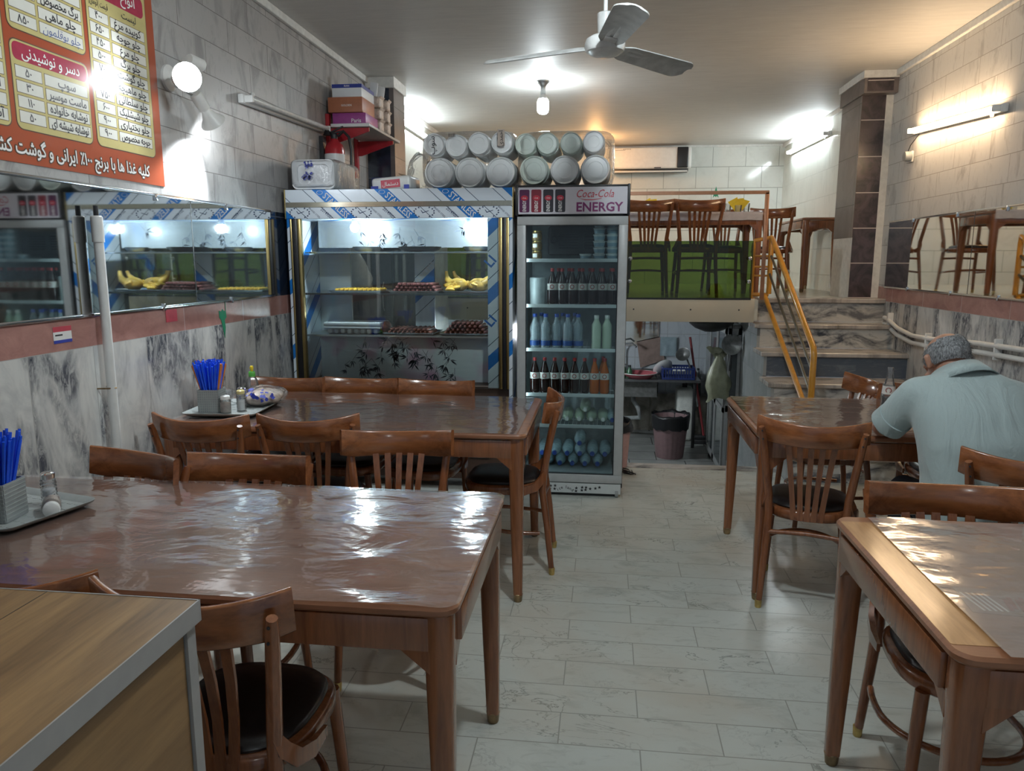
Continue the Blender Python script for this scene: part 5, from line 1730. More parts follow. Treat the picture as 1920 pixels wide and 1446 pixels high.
# white jug, jars and yoghurt tubs
jg = MB().lathe([(0.045, 0), (0.052, 0.01), (0.054, 0.17), (0.050, 0.175), (0.0, 0.176)], 20)
simple('jug_white', (0.42, 0.47, 0.47), 0.4)
tag(jg.build('plastic_jug', 'jug_white', None, 50, (-0.430, 4.86, SHZ[1] + 0.001)), 'tall white plastic tub beside the cola bottles on the second fridge shelf', 'tub')
simple('tub_white', (0.52, 0.58, 0.58), 0.4)
simple('tub_print', (0.25, 0.36, 0.42), 0.4)
def tub(x, y, z, first=[None]):
    if first[0] is None:
        t = thing('yoghurt_tub', 'white yoghurt tub in the stacks on the top fridge shelf', 'tub', (x, y, z), 0, 'yoghurt tubs on the top fridge shelf')
        MB().lathe([(0.030, 0), (0.031, 0.003), (0.037, 0.030), (0.037, 0.033)], 18).build('cup', 'tub_white', t, 50)
        MB().lathe([(0.0315, 0.004), (0.0365, 0.026)], 18, None, False).build('print_band', 'tub_print', t, 60)
        MB().lathe([(0.040, 0.032), (0.040, 0.037), (0.036, 0.039), (0.0, 0.038)], 18).build('lid', 'tub_white', t, 50)
        first[0] = t
    else:
        dup(first[0], (x, y, z))
for k in range(6):
    tub(-0.040, 4.835, SHZ[0] + 0.001 + k * 0.040)
for k in range(7 - 1):
    tub(0.042, 4.838, SHZ[0] + 0.001 + k * 0.040)
for k in range(1):
    tub(-0.125, 4.84, SHZ[0] + 0.001)
simple('olives', (0.22, 0.14, 0.05), 0.4, var=0.5, nscale=60)
for k in range(3):
    t = thing('snack_jar', 'small jar with white label stacked on the top fridge shelf', 'jar', (-0.435, 4.84, SHZ[0] + 0.001 + k * 0.062), 0, 'jars on the top fridge shelf')
    MB().lathe([(0.030, 0), (0.032, 0.004), (0.032, 0.046), (0.027, 0.050)], 16).build('glass_body', 'olives', t, 50)
    MB().lathe([(0.029, 0.050), (0.029, 0.059), (0.0, 0.060)], 16).build('lid', 'brass', t, 50)
    m = MB()
    m.grid(lambda u, v: (0.0326 * math.sin(-0.9 + 1.0 * u), -0.0326 * math.cos(-0.9 + 1.0 * u), 0.016 + 0.024 * v), 6, 1)
    m.build('paper_label', 'ink_white', t, 60)
# ------------------------------------------------------------------ disposable cups and boxes on top of the case and the fridge
simple('cup_white', (0.90, 0.91, 0.90), 0.35, var=0.03)
simple('cup_green', (0.70, 0.78, 0.71), 0.35, var=0.03)
def cup_stack(label, grp, x, y, z, r, L, mt):
    t = thing('cup_stack', label, 'cups', (x, y, z), 0, grp)
    Mr = Matrix.Rotation(-PI / 2, 4, 'X')
    prof = [(0.0, 0.010), (r * 0.50, 0.010), (r * 0.52, 0.007), (r * 0.80, 0.008), (r * 0.84, 0.0), (r * 0.90, -0.002), (r * 0.93, 0.004), (r * 0.96, 0.055)]
    MB().lathe(prof, 28, Mr, False).build('end_cup', mt, t, 40)
    prof = [(r * 0.955, 0.055)]
    k = int(L / 0.022)
    for i in range(k):
        z0 = 0.055 + i * (L - 0.055) / k
        prof += [(r, z0 + 0.002), (r, z0 + 0.010), (r * 0.965, z0 + 0.013), (r * 0.965, z0 + 0.020)]
    prof += [(0.0, L)]
    MB().lathe(prof, 28, Mr, False).build('nested_cups', mt, t, 30)
    return t
g = 'cup stacks on the display case'
for i, x in enumerate((-1.058, -0.862, -0.664)):
    cup_stack(('large white cup stack at the bag end of the bottom row on the display case', 'large white cup stack lying on the display case, middle of its bottom row', 'large white cup stack on the display case next to the fridge sign')[i], g, x, 4.79, 2.072, 0.098, 0.36, 'cup_white')
for i, (x, z) in enumerate(((-1.088, 2.246), (-0.945, 2.236), (-0.800, 2.248), (-0.655, 2.252))):
    cup_stack(('small white cup stack with vertical Persian writing in the upper row on the display case', 'small white cup stack under the black bar print in the upper row',
               'small plain white cup stack next to the brown taped one', 'small white cup stack with brown tape in the upper row on the display case')[i], g, x, 4.79, z, 0.073, 0.38, 'cup_white')
g = 'cup stacks on the fridge'
for i, x in enumerate((-0.452, -0.262, -0.072)):
    cup_stack(('large pale green cup stack in the bottom row on the fridge', 'large white cup stack in the middle of the bottom row on the fridge', 'large white cup stack at the outer end of the bottom row on the fridge')[i],
              g, x, 4.765, 2.077, 0.0935, 0.40, ('cup_green', 'cup_white', 'cup_white')[i])
for i, (x, z) in enumerate(((-0.505, 2.235), (-0.370, 2.238), (-0.225, 2.238), (-0.085, 2.243))):
    cup_stack(('small greenish cup stack touching the wrapped cups of the display case', 'small greenish cup stack in the upper row above the pale green one',
               'small greenish cup stack next to the small white one on the fridge', 'small white cup stack in the upper row on the fridge')[i], g, x, 4.775, z, 0.070, 0.42, ('cup_green', 'cup_green', 'cup_green', 'cup_white')[i])
def wrap(label, x0, x1, y0, y1, z0, z1, seed, marks=None):
    cx, cyy, cz = (x0 + x1) / 2, (y0 + y1) / 2, (z0 + z1) / 2
    def fn(u, v):
        a, b = 2 * PI * u, PI * v - PI / 2
        ex = 0.32
        def sg(t, e):
            return math.copysign(abs(t) ** e, t)
        X = sg(math.cos(b), ex) * sg(math.cos(a), ex)
        Y = sg(math.cos(b), ex) * sg(math.sin(a), ex)
        Z = sg(math.sin(b), ex)
        d = 1 + 0.022 * nz(X * 3 + seed, Y * 3, Z * 3) + 0.010 * nz(X * 9, Y * 9 + seed, Z * 9)
        return (X * (x1 - x0) / 2 * d, Y * (y1 - y0) / 2 * d, Z * (z1 - z0) / 2 * (1 + 0.006 * nz(X * 5, Y * 5, Z * 5 + seed)))
    t = thing('plastic_wrap', label, 'wrap', (cx, cyy, cz), 0, 'clear plastic wraps')
    MB().grid(fn, 56, 36).build('film', 'clear_wrap', t, 180)
    if marks:
        for mt, s, x, z, size, vert in marks:
            m = MB()
            yv = y0 - cyy - 0.012
            if s == '#':
                m.mat(mt).quad((x - 0.022 - cx, yv + .003, z - 0.01 - cz), (x + 0.022 - cx, yv + .003, z - 0.01 - cz), (x + 0.022 - cx, yv + .003, z + 0.09 - cz), (x - 0.022 - cx, yv + .003, z + 0.09 - cz))
            else:
                m.mat(mt).text(s, (x - cx, yv, z - cz), (0, 0, 1) if vert else (1, 0, 0), (-1, 0, 0) if vert else (0, 0, 1), size, 'C', 0.01)
            m.build('printing', None, t, 0)
    return t
simple('tape_brown', (0.48, 0.40, 0.34), 0.3)
wrap('clear plastic wrap around the cups on the display case', -1.175, -0.555, 4.775, 5.18, 1.973, 2.332, 1.0,
     [('ink_black', 'سوپ', -1.075, 2.235, 0.05, True), ('tape_brown', '#', -0.655, 2.235, 0, 0), ('ink_black', 'احمدی', -0.645, 2.27, 0.035, True), ('ink_black', 'IIIIII', -0.965, 2.285, 0.03, False)])
wrap('clear plastic wrap around the cups on the drinks fridge', -0.560, 0.045, 4.755, 5.20, 1.984, 2.320, 5.0)

# white foam tray pack in a knotted bag at the left end of the case
fp = thing('foam_tray_pack', 'pack of white foam trays in a clear bag on the display case', 'tray pack', (-1.885, 4.80, 1.973))
m = MB()
m.box((0, 0.21, 0.10), (0.285, 0.42, 0.185), 0.03, None, 4)
m.build('tray_stack', 'white_foam', fp, 40)
m = MB()
o, i = rrect(0.285, 0.185, 0.035, 5), rrect(0.215, 0.125, 0.03, 5)
Mc = Matrix(((1, 0, 0, 0), (0, 0, 1, 0), (0, 1, 0, 0.10), (0, 0, 0, 1)))
k = len(o)
m.add([Mc @ Vector((p[0], p[1], -0.012)) for p in o] + [Mc @ Vector((p[0], p[1], -0.014)) for p in i] + [Mc @ Vector((p[0] * .93, p[1] * .93, 0.02)) for p in i] + [Mc @ Vector((p[0], p[1], 0.03)) for p in o],
      [[a * k + j, a * k + (j + 1) % k, (a + 1) * k + (j + 1) % k, (a + 1) * k + j] for a in (0, 1) for j in range(k)] + [[3 * k + j, 3 * k + (j + 1) % k, (j + 1) % k, j] for j in range(k)] + [[2 * k + j for j in range(k)]])
m.build('front_tray', 'white_foam', fp, 40)
m = MB().mat('blue_ink')
def splash(cx, cz, r, n, y=-0.018):
    for _ in range(n):
        a, b, s = cx + random.uniform(-r, r), cz + random.uniform(-r * .8, r * .8), random.uniform(0.005, 0.014)
        m.add([(a + s * random.uniform(.6, 1.2) * math.cos(q), y, b + s * random.uniform(.5, 1.1) * math.sin(q)) for q in (0, 1, 2, 3, 4, 5)], [[0, 1, 2, 3, 4, 5]])
splash(-0.03, 0.165, 0.03, 12)
splash(-0.035, 0.09, 0.03, 14)
m.build('blue_print', None, fp, 0)
def fbag(u, v):
    a, b = 2 * PI * u, PI * v - PI / 2
    sg = lambda t, e: math.copysign(abs(t) ** e, t)
    X, Y, Z = sg(math.cos(b), .3) * sg(math.cos(a), .3), sg(math.cos(b), .3) * sg(math.sin(a), .3), sg(math.sin(b), .3)
    d = 1 + 0.03 * nz(X * 4, Y * 4, Z * 4)
    return (X * 0.165 * d + (0.012 if Y > 0 else 0), 0.215 + Y * 0.245 * d, 0.102 + Z * 0.1 * d)
MB().grid(fbag, 48, 30).build('clear_bag', 'clear_wrap', fp, 180)

# red and white carton, dark folder, loose clear bag
rc = thing('paper_pack', 'white and red paper pack lying on the display case beside the foam trays', 'pack', (-1.385, 4.90, 1.973), R(-6))
MB().box((0, 0.05, 0.045), (0.27, 0.20, 0.085), 0.022, rotm(0, R(-4), 0), 3).build('wrapper', 'white_plastic', rc, 40)
simple('pack_red', (0.55, 0.02, 0.06), 0.4)
m = MB().mat('pack_red').box((0.0, -0.052, 0.042), (0.13, 0.004, 0.050), 0, rotm(0, R(-4), 0))
m.mat('ink_white').text('دستمال', (0.0, -0.0552, 0.030), (1, 0, 0.07), (0, 0, 1), 0.035, 'C', 0.015)
m.mat('blue_ink').box((-0.11, -0.0515, 0.018), (0.05, 0.003, 0.02)).box((0.11, -0.0515, 0.020), (0.035, 0.003, 0.03))
m.build('printing', None, rc, 0)
simple('navy_box', (0.035, 0.045, 0.11), 0.5)
nb = thing('box', 'navy blue box lying behind the red and white paper pack', 'box', (-1.46, 5.12, 1.973), R(-14))
MB().box((0, 0, 0.055), (0.26, 0.10, 0.11), 0.004).build('carton', 'navy_box', nb, 30)
MB().box((0.11, 0, 0.113), (0.06, 0.10, 0.004), 0.001, rotm(0, 0.5, 0)).build('torn_flap', 'cardboard', nb, 30)
def looseb(u, v):
    a, b = 2 * PI * u, PI * v
    r = 1 + 0.18 * nz(math.cos(a) * 2, math.sin(a) * 2, math.cos(b) * 2 + 3)
    return (0.085 * r * math.sin(b) * math.cos(a), 0.10 * r * math.sin(b) * math.sin(a), max(0.004, 0.12 + 0.13 * r * math.cos(b)))
tag(MB().grid(looseb, 30, 20).build('plastic_bag', 'clear_wrap', None, 180, (-1.235, 5.02, 1.973)), 'crumpled clear plastic bag between the paper pack and the wrapped cups', 'bag')

# ------------------------------------------------------------------ red bracketed shelf
sh = thing('wall_shelf', 'grey board shelf on red brackets high on the wall', 'shelf', (XL, 5.55, 2.50))
MB().span((0.05, 0.02, 0.0), (0.345, 0.86, 0.020), 0.003).build('board', 'grey_edging', sh, 30)
MB().span((0.05, 0.016, -0.001), (0.346, 0.0205, 0.022), 0.001).build('front_edge', 'white_plastic', sh, 0)
for y in (0.06, 0.70):
    m = MB().span((0.001, y - 0.02, -0.30), (0.03, y + 0.02, 0.10), 0.003)
    Mb = Matrix.Translation((0, y, 0)) @ Matrix(((1, 0, 0, 0), (0, 0, 1, 0), (0, 1, 0, 0), (0, 0, 0, 1)))
    m.prism([(0.02, -0.003), (0.33, -0.003), (0.33, -0.03), (0.06, -0.12), (0.02, -0.12)], -0.006, 0.006, Mb)
    m.build('bracket', 'red_paint', sh, 20)
simple('box_purple', (0.36, 0.07, 0.28), 0.4)
simple('box_orange', (0.42, 0.15, 0.075), 0.45)
simple('box_white', (0.74, 0.75, 0.76), 0.45, var=0.03)
simple('box_blue_lid', (0.03, 0.05, 0.28), 0.4)
def carton(label, x, y, z, w, d, h, mt, txt=None, size=0.03, band=None, tcol='ink_white', tx=0.0, tz=0.5):
    t = thing('box', label, 'box', (x, y, z), 0, 'boxes on the wall shelf')
    MB().span((-w / 2, 0, 0.001), (w / 2, d, h), 0.003).build('carton', mt, t, 30)
    m = MB()
    if band:
        m.mat(band).span((-w / 2 - 0.0006, -0.0008, h * 0.72), (w / 2 + 0.0006, d + 0.0006, h + 0.0008))
    if txt:
        m.mat(tcol).text(txt, (tx, -0.0014, h * tz - size * 0.3), (1, 0, 0), (0, 0, 1), size, 'C', 0.01)
    m.build('printing', None, t, 0)
    return t
carton('purple box at the bottom of the stack on the wall shelf', XL + 0.185, 5.59, 2.521, 0.255, 0.30, 0.080, 'box_purple', 'Paris', 0.040, None, 'ink_white', 0.055, 0.30)
carton('orange brown box in the middle of the stack on the wall shelf', XL + 0.165, 5.57, 2.602, 0.262, 0.30, 0.108, 'box_orange', 'GOLDEN', 0.020, None, 'ink_white', 0.01, 0.45)
carton('white box with a blue band on top of the stack on the wall shelf', XL + 0.175, 5.59, 2.711, 0.225, 0.30, 0.092, 'box_white', 'IRAN', 0.018, 'box_blue_lid', 'ink_white', 0.0, 0.86)
simple('packet_beige', (0.60, 0.48, 0.40), 0.5, var=0.3, nscale=50)
for k in range(3):
    for c in range(2):
        t = thing('packet', ('patterned packet in the pile at the back of the wall shelf' if c else 'patterned packet in the pile touching the boxes on the wall shelf'), 'packet', (XL + 0.245 + 0.02 * c, 5.97 + 0.13 * c, 2.522 + k * 0.088), R(8 * c - 4),
                  'packets behind the boxes on the wall shelf' if c else 'packets next to the boxes on the wall shelf')
        MB().box((0, 0, 0.043), (0.16, 0.105, 0.082), 0.016, None, 3).build('wrapper', 'packet_beige', t, 40)
        MB().box((0.082, 0.0, 0.075), (0.03, 0.10, 0.003), 0.001, rotm(0, -0.9, 0)).build('sealed_edge', 'packet_beige', t, 30)
for y, x in ((5.93, 0.275), (6.08, 0.285)):
    m = MB().box((0, 0, 0.05), (0.06, 0.02, 0.10), 0.004, rotm(0.1, 0.15, 0.2))
    tag(m.build('packet', 'box_white', None, 30, (XL + x, y, 2.786)), 'small white packet standing on the pile of packets on the wall shelf' if y < 6 else 'small white packet standing at the far end of the pile on the wall shelf', 'packet')

# fire extinguisher hanging under the shelf
ex = thing('fire_extinguisher', 'red fire extinguisher with black horn hose under the wall shelf', 'fire extinguisher', (XL + 0.105, 5.48, 2.02))
MB().lathe([(0.0, 0.0), (0.065, 0.004), (0.072, 0.02), (0.072, 0.30), (0.060, 0.34), (0.030, 0.365), (0.024, 0.38)], 22).build('cylinder', 'red_paint', ex, 50)
MB().lathe([(0.0735, 0.16), (0.0735, 0.27)], 22, None, False).build('label_band', 'box_white', ex, 60)
m = MB().lathe([(0.024, 0.38), (0.026, 0.41), (0.018, 0.42), (0, 0.42)], 14)
m.box((0.02, 0, 0.425), (0.12, 0.02, 0.012), 0.003, rotm(0, -0.15, 0)).box((0.02, 0, 0.445), (0.11, 0.018, 0.010), 0.003, rotm(0, -0.4, 0))
m.build('valve', 'dark_metal', ex, 40)
MB().tube([(0.03, 0, 0.40), (0.075, -0.01, 0.43), (0.115, -0.01, 0.39), (0.130, -0.01, 0.30), (0.128, -0.01, 0.18), (0.115, -0.01, 0.08)], 0.011, 10).build('hose', 'black_plastic', ex, 60)
MB().lathe([(0.0, 0), (0.030, 0.002), (0.012, 0.05), (0, 0.05)], 14, Matrix.Translation((-0.045, -0.02, 0.40))).build('horn', 'black_plastic', ex, 50)
m = MB().span((-0.104, -0.03, 0.20), (-0.074, 0.03, 0.40), 0.002)
m.build('wall_hook', 'dark_metal', ex, 20)
# ------------------------------------------------------------------ things on the tables
def serving_tray(label, x, y, z, rz, w, d):
    m = MB()
    rings = [(rrect(w - 0.05, d - 0.05, 0.02), 0.004), (rrect(w - 0.012, d - 0.012, 0.03), 0.016), (rrect(w, d, 0.035), 0.017), (rrect(w - 0.004, d - 0.004, 0.033), 0.012), (rrect(w - 0.045, d - 0.045, 0.02), 0.0)]
    k = len(rings[0][0])
    vs, fs = [], [list(range(k))]
    for pl, zz in rings:
        vs += [(p[0], p[1], zz) for p in pl]
    for a in range(4):
        for j in range(k):
            fs.append([a * k + j, a * k + (j + 1) % k, (a + 1) * k + (j + 1) % k, (a + 1) * k + j])
    fs.append([4 * k + j for j in range(k)][::-1])
    m.add(vs, fs)
    t = thing('serving_tray', label, 'tray', (x, y, z), rz, 'grey trays of straws and shakers')
    m.build('tray_body', 'tray_grey', t, 40)
    m = MB()
    for i in range(10):
        for j in range(6):
            m.box(((i - 4.5) * (w - 0.09) / 9, (j - 2.5) * (d - 0.09) / 5, 0.0046), (0.016, 0.008, 0.0016), 0)
    m.box((0, 0, 0.0042), (w - 0.07, d - 0.07, 0.0006))
    p = m.build('grid_pattern', 'tray_grey', t, 0)
    return t
def straw_holder(label, x, y, z, s, n_blue, n_orange, lab_s, seed):
    random.seed(seed)
    t = thing('straw_holder', label, 'straw holder', (x, y, z), R(8), 'straw holders')
    w, h = 0.098 * s, 0.110 * s
    m = MB()
    for sx, sy in ((0, 1), (0, -1), (1, 0), (-1, 0)):
        if sx == 0:
            m.span((-w / 2, sy * w / 2 - 0.002, 0), (w / 2, sy * w / 2 + 0.002, h))
        else:
            m.span((sx * w / 2 - 0.002, -w / 2, 0), (sx * w / 2 + 0.002, w / 2, h))
    m.span((-w / 2, -w / 2, 0), (w / 2, w / 2, 0.004))
    m.build('box_body', 'grey_plastic', t, 0)
    m = MB()
    for i in range(9):
        zz = 0.010 + i * (h - 0.016) / 8
        m.span((-w / 2, -w / 2 - 0.0034, zz), (w / 2, -w / 2 - 0.0018, zz + 0.0025))
        m.span((-w / 2 + 0.008 + i * (w - 0.018) / 8, -w / 2 - 0.0034, 0), (-w / 2 + 0.0105 + i * (w - 0.018) / 8, -w / 2 - 0.0018, h))
        m.span((w / 2 + 0.0018, -w / 2, zz), (w / 2 + 0.0034, w / 2, zz + 0.0025))
    m.build('lattice', 'tray_grey', t, 0)
    for i in range(n_blue + n_orange):
        org = i >= n_blue
        a = random.uniform(0, 2 * PI)
        rad = math.sqrt(random.random())
        if org:
            rad = random.uniform(0.85, 1.0)
            a = random.choice((random.uniform(2.5, 3.8), random.uniform(-0.5, 0.6)))
        bx, by = rad * math.cos(a) * w * 0.225, rad * math.sin(a) * w * 0.225
        k = 3.5 + (0.35 if org else 0)
        L = random.uniform(0.225, 0.250) * s
        tx, ty = bx * k, by * k
        b = Vector((bx, by, 0.006))
        d = (Vector((tx, ty, 0.235)) - b).normalized()
        e = b + d * L
        m = MB().tube([b, e], 0.0039, 6)
        tag(m.build('drinking_straw', 'orange_straw' if org else 'blue_straw', None, 60, Matrix.Rotation(R(8), 4, 'Z') @ Vector((0, 0, 0)) + Vector((x, y, z))),
            ('orange drinking straw fanned out in ' if org else 'blue drinking straw in ') + lab_s, 'straw', ('orange' if org else 'blue') + ' straws in ' + lab_s)
    return t
ZT = TT + 0.006
serving_tray('grey tray under the orange and blue straws', -1.83, 3.47, ZT, R(4), 0.36, 0.40)
straw_holder('grey lattice box full of blue and orange straws', -1.905, 3.40, ZT + 0.006, 1.0, 78, 12, 'the box holding both colours', 3)
serving_tray('grey tray under the box of only blue straws', -1.735, 1.93, ZT, R(-14), 0.36, 0.30)
straw_holder('grey lattice box of only blue straws', -1.715, 1.862, ZT + 0.006, 1.0, 70, 0, 'the box of only blue straws', 5)

def shaker(label, x, y, z, kind, rot=(0, 0, 0)):
    t = thing('shaker', label, 'shaker', (x, y, z), 0, 'shakers on the tables')
    t.rotation_euler = rot
    if kind == 'ribbed':
        prof = [(0.0, 0.002), (0.020, 0.0), (0.022, 0.004)]
        for i in range(7):
            prof += [(0.0225, 0.008 + i * 0.010), (0.0205, 0.013 + i * 0.010)]
        prof += [(0.021, 0.080), (0.016, 0.086)]
        MB().lathe(prof, 18, None, False).build('glass', 'jar_glass', t, 40)
        MB().lathe([(0.0165, 0.002), (0.0175, 0.05), (0.0, 0.052)], 14).build('salt', 'white_foam', t, 50)
        MB().lathe([(0.019, 0.083), (0.020, 0.098), (0.014, 0.103), (0.0, 0.103)], 18).build('lid', 'poster_cream' if 'cream' in label else 'chrome', t, 50)
    else:
        MB().lathe([(0.0, 0.002), (0.024, 0.0), (0.026, 0.004), (0.026, 0.058), (0.020, 0.068)], 18, None, False).build('jar', 'jar_glass', t, 50)
        MB().lathe([(0.023, 0.003), (0.024, 0.050), (0.0, 0.052)], 16).build('spice', 'packet_beige', t, 50)
        MB().lathe([(0.022, 0.066), (0.023, 0.080), (0.019, 0.084), (0.0, 0.084)], 18).build('lid', 'white_plastic', t, 50)
    return t
shaker('squat upright spice jar with white lid beside the two coloured straws', -1.815, 3.36, ZT + 0.006, 'jar')
shaker('ribbed glass shaker with a cream lid', -1.765, 3.42, ZT + 0.006, 'ribbed')
shaker('ribbed glass shaker with chrome lid behind the upright spice jar', -1.80, 3.50, ZT + 0.006, 'ribbed')
shaker('ribbed shaker standing behind the fallen jar', -1.655, 1.985, ZT + 0.006, 'ribbed')
shaker('glass jar with a white lid lying on its side on a tray', -1.625, 1.955, ZT + 0.028, 'jar', (R(92), 0, R(38)))
gb = thing('squeeze_bottle', 'clear bottle with green cap and yellow tip behind the shakers', 'bottle', (-1.80, 3.62, ZT + 0.006))
MB().lathe([(0.0, 0.002), (0.028, 0.0), (0.030, 0.006), (0.030, 0.10), (0.024, 0.125), (0.014, 0.140)], 18, None, False).build('bottle_body', 'jar_glass', gb, 50)
MB().lathe([(0.017, 0.138), (0.017, 0.158), (0.013, 0.165), (0, 0.166)], 16).build('cap', simple('lime_cap', (0.10, 0.42, 0.06), 0.4).name, gb, 50)
MB().lathe([(0.006, 0.165), (0.008, 0.175), (0.0105, 0.182), (0.007, 0.192), (0, 0.194)], 14).build('tip', 'yellow_napkin', gb, 50)
bb = thing('bread_bag', 'clear bag of bread with blue printing beside the straw box', 'bag', (-1.735, 3.60, ZT))
def bread(u, v):
    a, b = 2 * PI * u, PI * v
    r = 1 + 0.18 * nz(math.cos(a) * 2, math.sin(a) * 2, math.cos(b) * 2)
    return (0.115 * r * math.sin(b) * math.cos(a), 0.13 * r * math.sin(b) * math.sin(a), max(0.002, 0.045 + 0.055 * r * math.cos(b)))
MB().grid(lambda u, v: Vector(bread(u, v)) * 0.82 + Vector((0, 0, 0.003)), 24, 16).build('bread', 'packet_beige', bb, 180)
MB().grid(bread, 36, 22).build('clear_bag', 'clear_wrap', bb, 180)
random.seed(21)
m = MB().mat('blue_ink')
for _ in range(26):
    u, v = random.uniform(0.62, 0.90), random.uniform(0.18, 0.55)
    c = Vector(bread(u, v))
    e1 = (Vector(bread(u + 0.01, v)) - c).normalized()
    e2 = (Vector(bread(u, v + 0.01)) - c).normalized()
    nrm = (c - Vector((0, 0, 0.045))).normalized()
    s = random.uniform(0.006, 0.014)
    m.add([c + nrm * 0.003 + (e1 * math.cos(q) + e2 * math.sin(q)) * s * random.uniform(0.6, 1.2) for q in (0, 1, 2, 3, 4, 5)], [[0, 1, 2, 3, 4, 5]])
m.build('blue_print', None, bb, 0)
b2 = MB().grid(lambda u, v: Vector(bread(u, v)) * 0.75, 24, 16)
tag(b2.build('plastic_bag', 'clear_wrap', None, 180, (-1.965, 3.56, ZT + 0.016)), 'crumpled clear bag between the straw box and the marble wall', 'bag')

# cola bottle in front of the man
cb = thing('bottle', 'half empty glass cola bottle with a white label beside the man', 'bottle', (1.325, 3.62, ZT))
MB().lathe([(0.0, 0.004), (0.022, 0.0), (0.029, 0.006), (0.030, 0.05), (0.027, 0.085), (0.029, 0.12), (0.026, 0.155), (0.016, 0.195), (0.0125, 0.225), (0.0135, 0.232), (0.0135, 0.246), (0.010, 0.247)], 20, None, False).build('glass_body', 'jar_glass', cb, 50)
MB().lathe([(0.0, 0.006), (0.0265, 0.009), (0.0275, 0.05), (0.025, 0.085), (0.026, 0.105), (0.0, 0.106)], 18).build('cola', 'cola_liquid', cb, 50)
lb = MB().lathe([(0.0297, 0.122), (0.0267, 0.160)], 20, None, False).build('label_band', 'label_white', cb, 60)
m = MB()
Ml = Matrix.Translation((0.0, 0, 0.142)) @ Matrix.Rotation(R(-22), 4, 'Z') @ Matrix.Translation((0, -0.0295, 0)) @ Matrix.Rotation(R(98), 4, 'X')
m.mat('cap_red').add([Ml @ Vector((q * math.cos(2 * PI * j / 18), q * math.sin(2 * PI * j / 18), 0)) for q in (0.013, 0.010) for j in range(18)], [[j, (j + 1) % 18, 18 + (j + 1) % 18, 18 + j] for j in range(18)])
m.build('emblem', None, lb, 0)

# napkin glasses on the upper floor table
for x, lab in ((0.42, 'yellow folded napkins on the upper floor table, nearer to the fridge'), (1.215, 'yellow folded napkins on the upper floor table, nearer to the handrail')):
    t = thing('napkin_holder', lab, 'napkins', (x, 7.32, 1.958), 0, 'napkin holders on the upper floor table')
    MB().lathe([(0.030, 0), (0.035, 0.06), (0.036, 0.07), (0.033, 0.07), (0.029, 0.004), (0, 0.004)], 18, None, False).build('cup', 'jar_glass', t, 50)
    for i in range(3):
        a = R(-22 + 22 * i)
        M = Matrix.Translation((-0.012 + 0.012 * i, 0.008 * (i - 1), 0.01)) @ Matrix.Rotation(a, 4, 'Y') @ Matrix(((1, 0, 0, 0), (0, 0, 1, 0), (0, 1, 0, 0), (0, 0, 0, 1)))
        MB().prism([(-0.012, 0), (0.012, 0), (0.05, 0.125), (-0.045, 0.115)], -0.004, 0.004, M).build('napkin', 'yellow_napkin', t, 30)
    for dx, dy in ((-0.085, 0.05), (0.085, 0.06)):
        m = MB().lathe([(0.024, 0), (0.032, 0.09), (0.030, 0.09), (0.022, 0.004), (0, 0.004)], 16, None, False)
        tag(m.build('drinking_glass', 'jar_glass', None, 50, (x + dx, 7.32 + dy, 1.9585)), 'small clear drinking glass on the %s side of the yellow napkins nearer to the %s' % ('fridge' if dx < 0 else 'stair', 'fridge' if x < 1 else 'handrail'), 'glass', 'glasses on the upper floor table')
# ------------------------------------------------------------------ the seated man
def skin_mat():
    m, nt = new_mat('skin')
    n = noise(nt, obj_co(nt), 40, 4)
    out(nt, pbr(nt, col=mix(nt, n, (0.36, 0.175, 0.115), (0.46, 0.245, 0.165)), rough=0.5, sss=0.0))
    MATS['skin'] = m
skin_mat()
def hair_mat():
    m, nt = new_mat('grey_hair')
    co = obj_co(nt)
    n = noise(nt, mapping(nt, co, scale=(1, 1, 0.45)), 190, 3, 0.7)
    c = mix(nt, ramp(nt, n, [(0.34, 0.0), (0.66, 1.0)]), (0.075, 0.076, 0.082), (0.40, 0.41, 0.42))
    out(nt, pbr(nt, col=c, rough=0.6, nor=bump(nt, n, 0.9, 0.004)))
    MATS['grey_hair'] = m
hair_mat()
def shirt_mat():
    m, nt = new_mat('teal_knit')
    co = obj_co(nt)
    weave = noise(nt, mapping(nt, co, scale=(1, 1, 1)), 420, 2)
    fold = noise(nt, mapping(nt, co, rot=(0, 0.5, 0), scale=(3.0, 2.0, 1.0)), 3.2, 4, 0.55, 1.2)
    c = mix(nt, weave, (0.36, 0.445, 0.445), (0.42, 0.505, 0.505))
    h = mth(nt, 'ADD', mth(nt, 'MULTIPLY', fold, 1.0), mth(nt, 'MULTIPLY', weave, 0.02))
    out(nt, pbr(nt, col=c, rough=0.85, sheen=0.3, nor=bump(nt, h, 0.5, 0.035)))
    MATS['teal_knit'] = m
shirt_mat()
simple('dark_trousers', (0.022, 0.026, 0.036), 0.85, bmp=0.2)
simple('shoe_leather', (0.03, 0.022, 0.018), 0.4)
OX, OY = 1.46, 2.98
man = thing('person', 'man in a pale teal polo shirt seated with his back to us', 'person', (OX, OY, 0))
def W_(x, y, z):
    return Vector((x - OX, y - OY, z))
def remesh(o, vox, it=6, f=0.6):
    md = o.modifiers.new('remesh', 'REMESH')
    md.mode = 'VOXEL'
    md.voxel_size = vox
    md.use_smooth_shade = True
    s = o.modifiers.new('smooth', 'SMOOTH')
    s.iterations = it
    s.factor = f
    bpy.context.view_layer.update()
    dg = bpy.context.evaluated_depsgraph_get()
    me = bpy.data.meshes.new_from_object(o.evaluated_get(dg))
    o.modifiers.clear()
    o.data = me
    me.polygons.foreach_set('use_smooth', [True] * len(me.polygons))
    return o
HC = W_(1.400, 3.24, 1.118)                   # head centre
fw = Vector((-0.06, 0.84, -0.54)).normalized()  # where the face looks: down onto the table
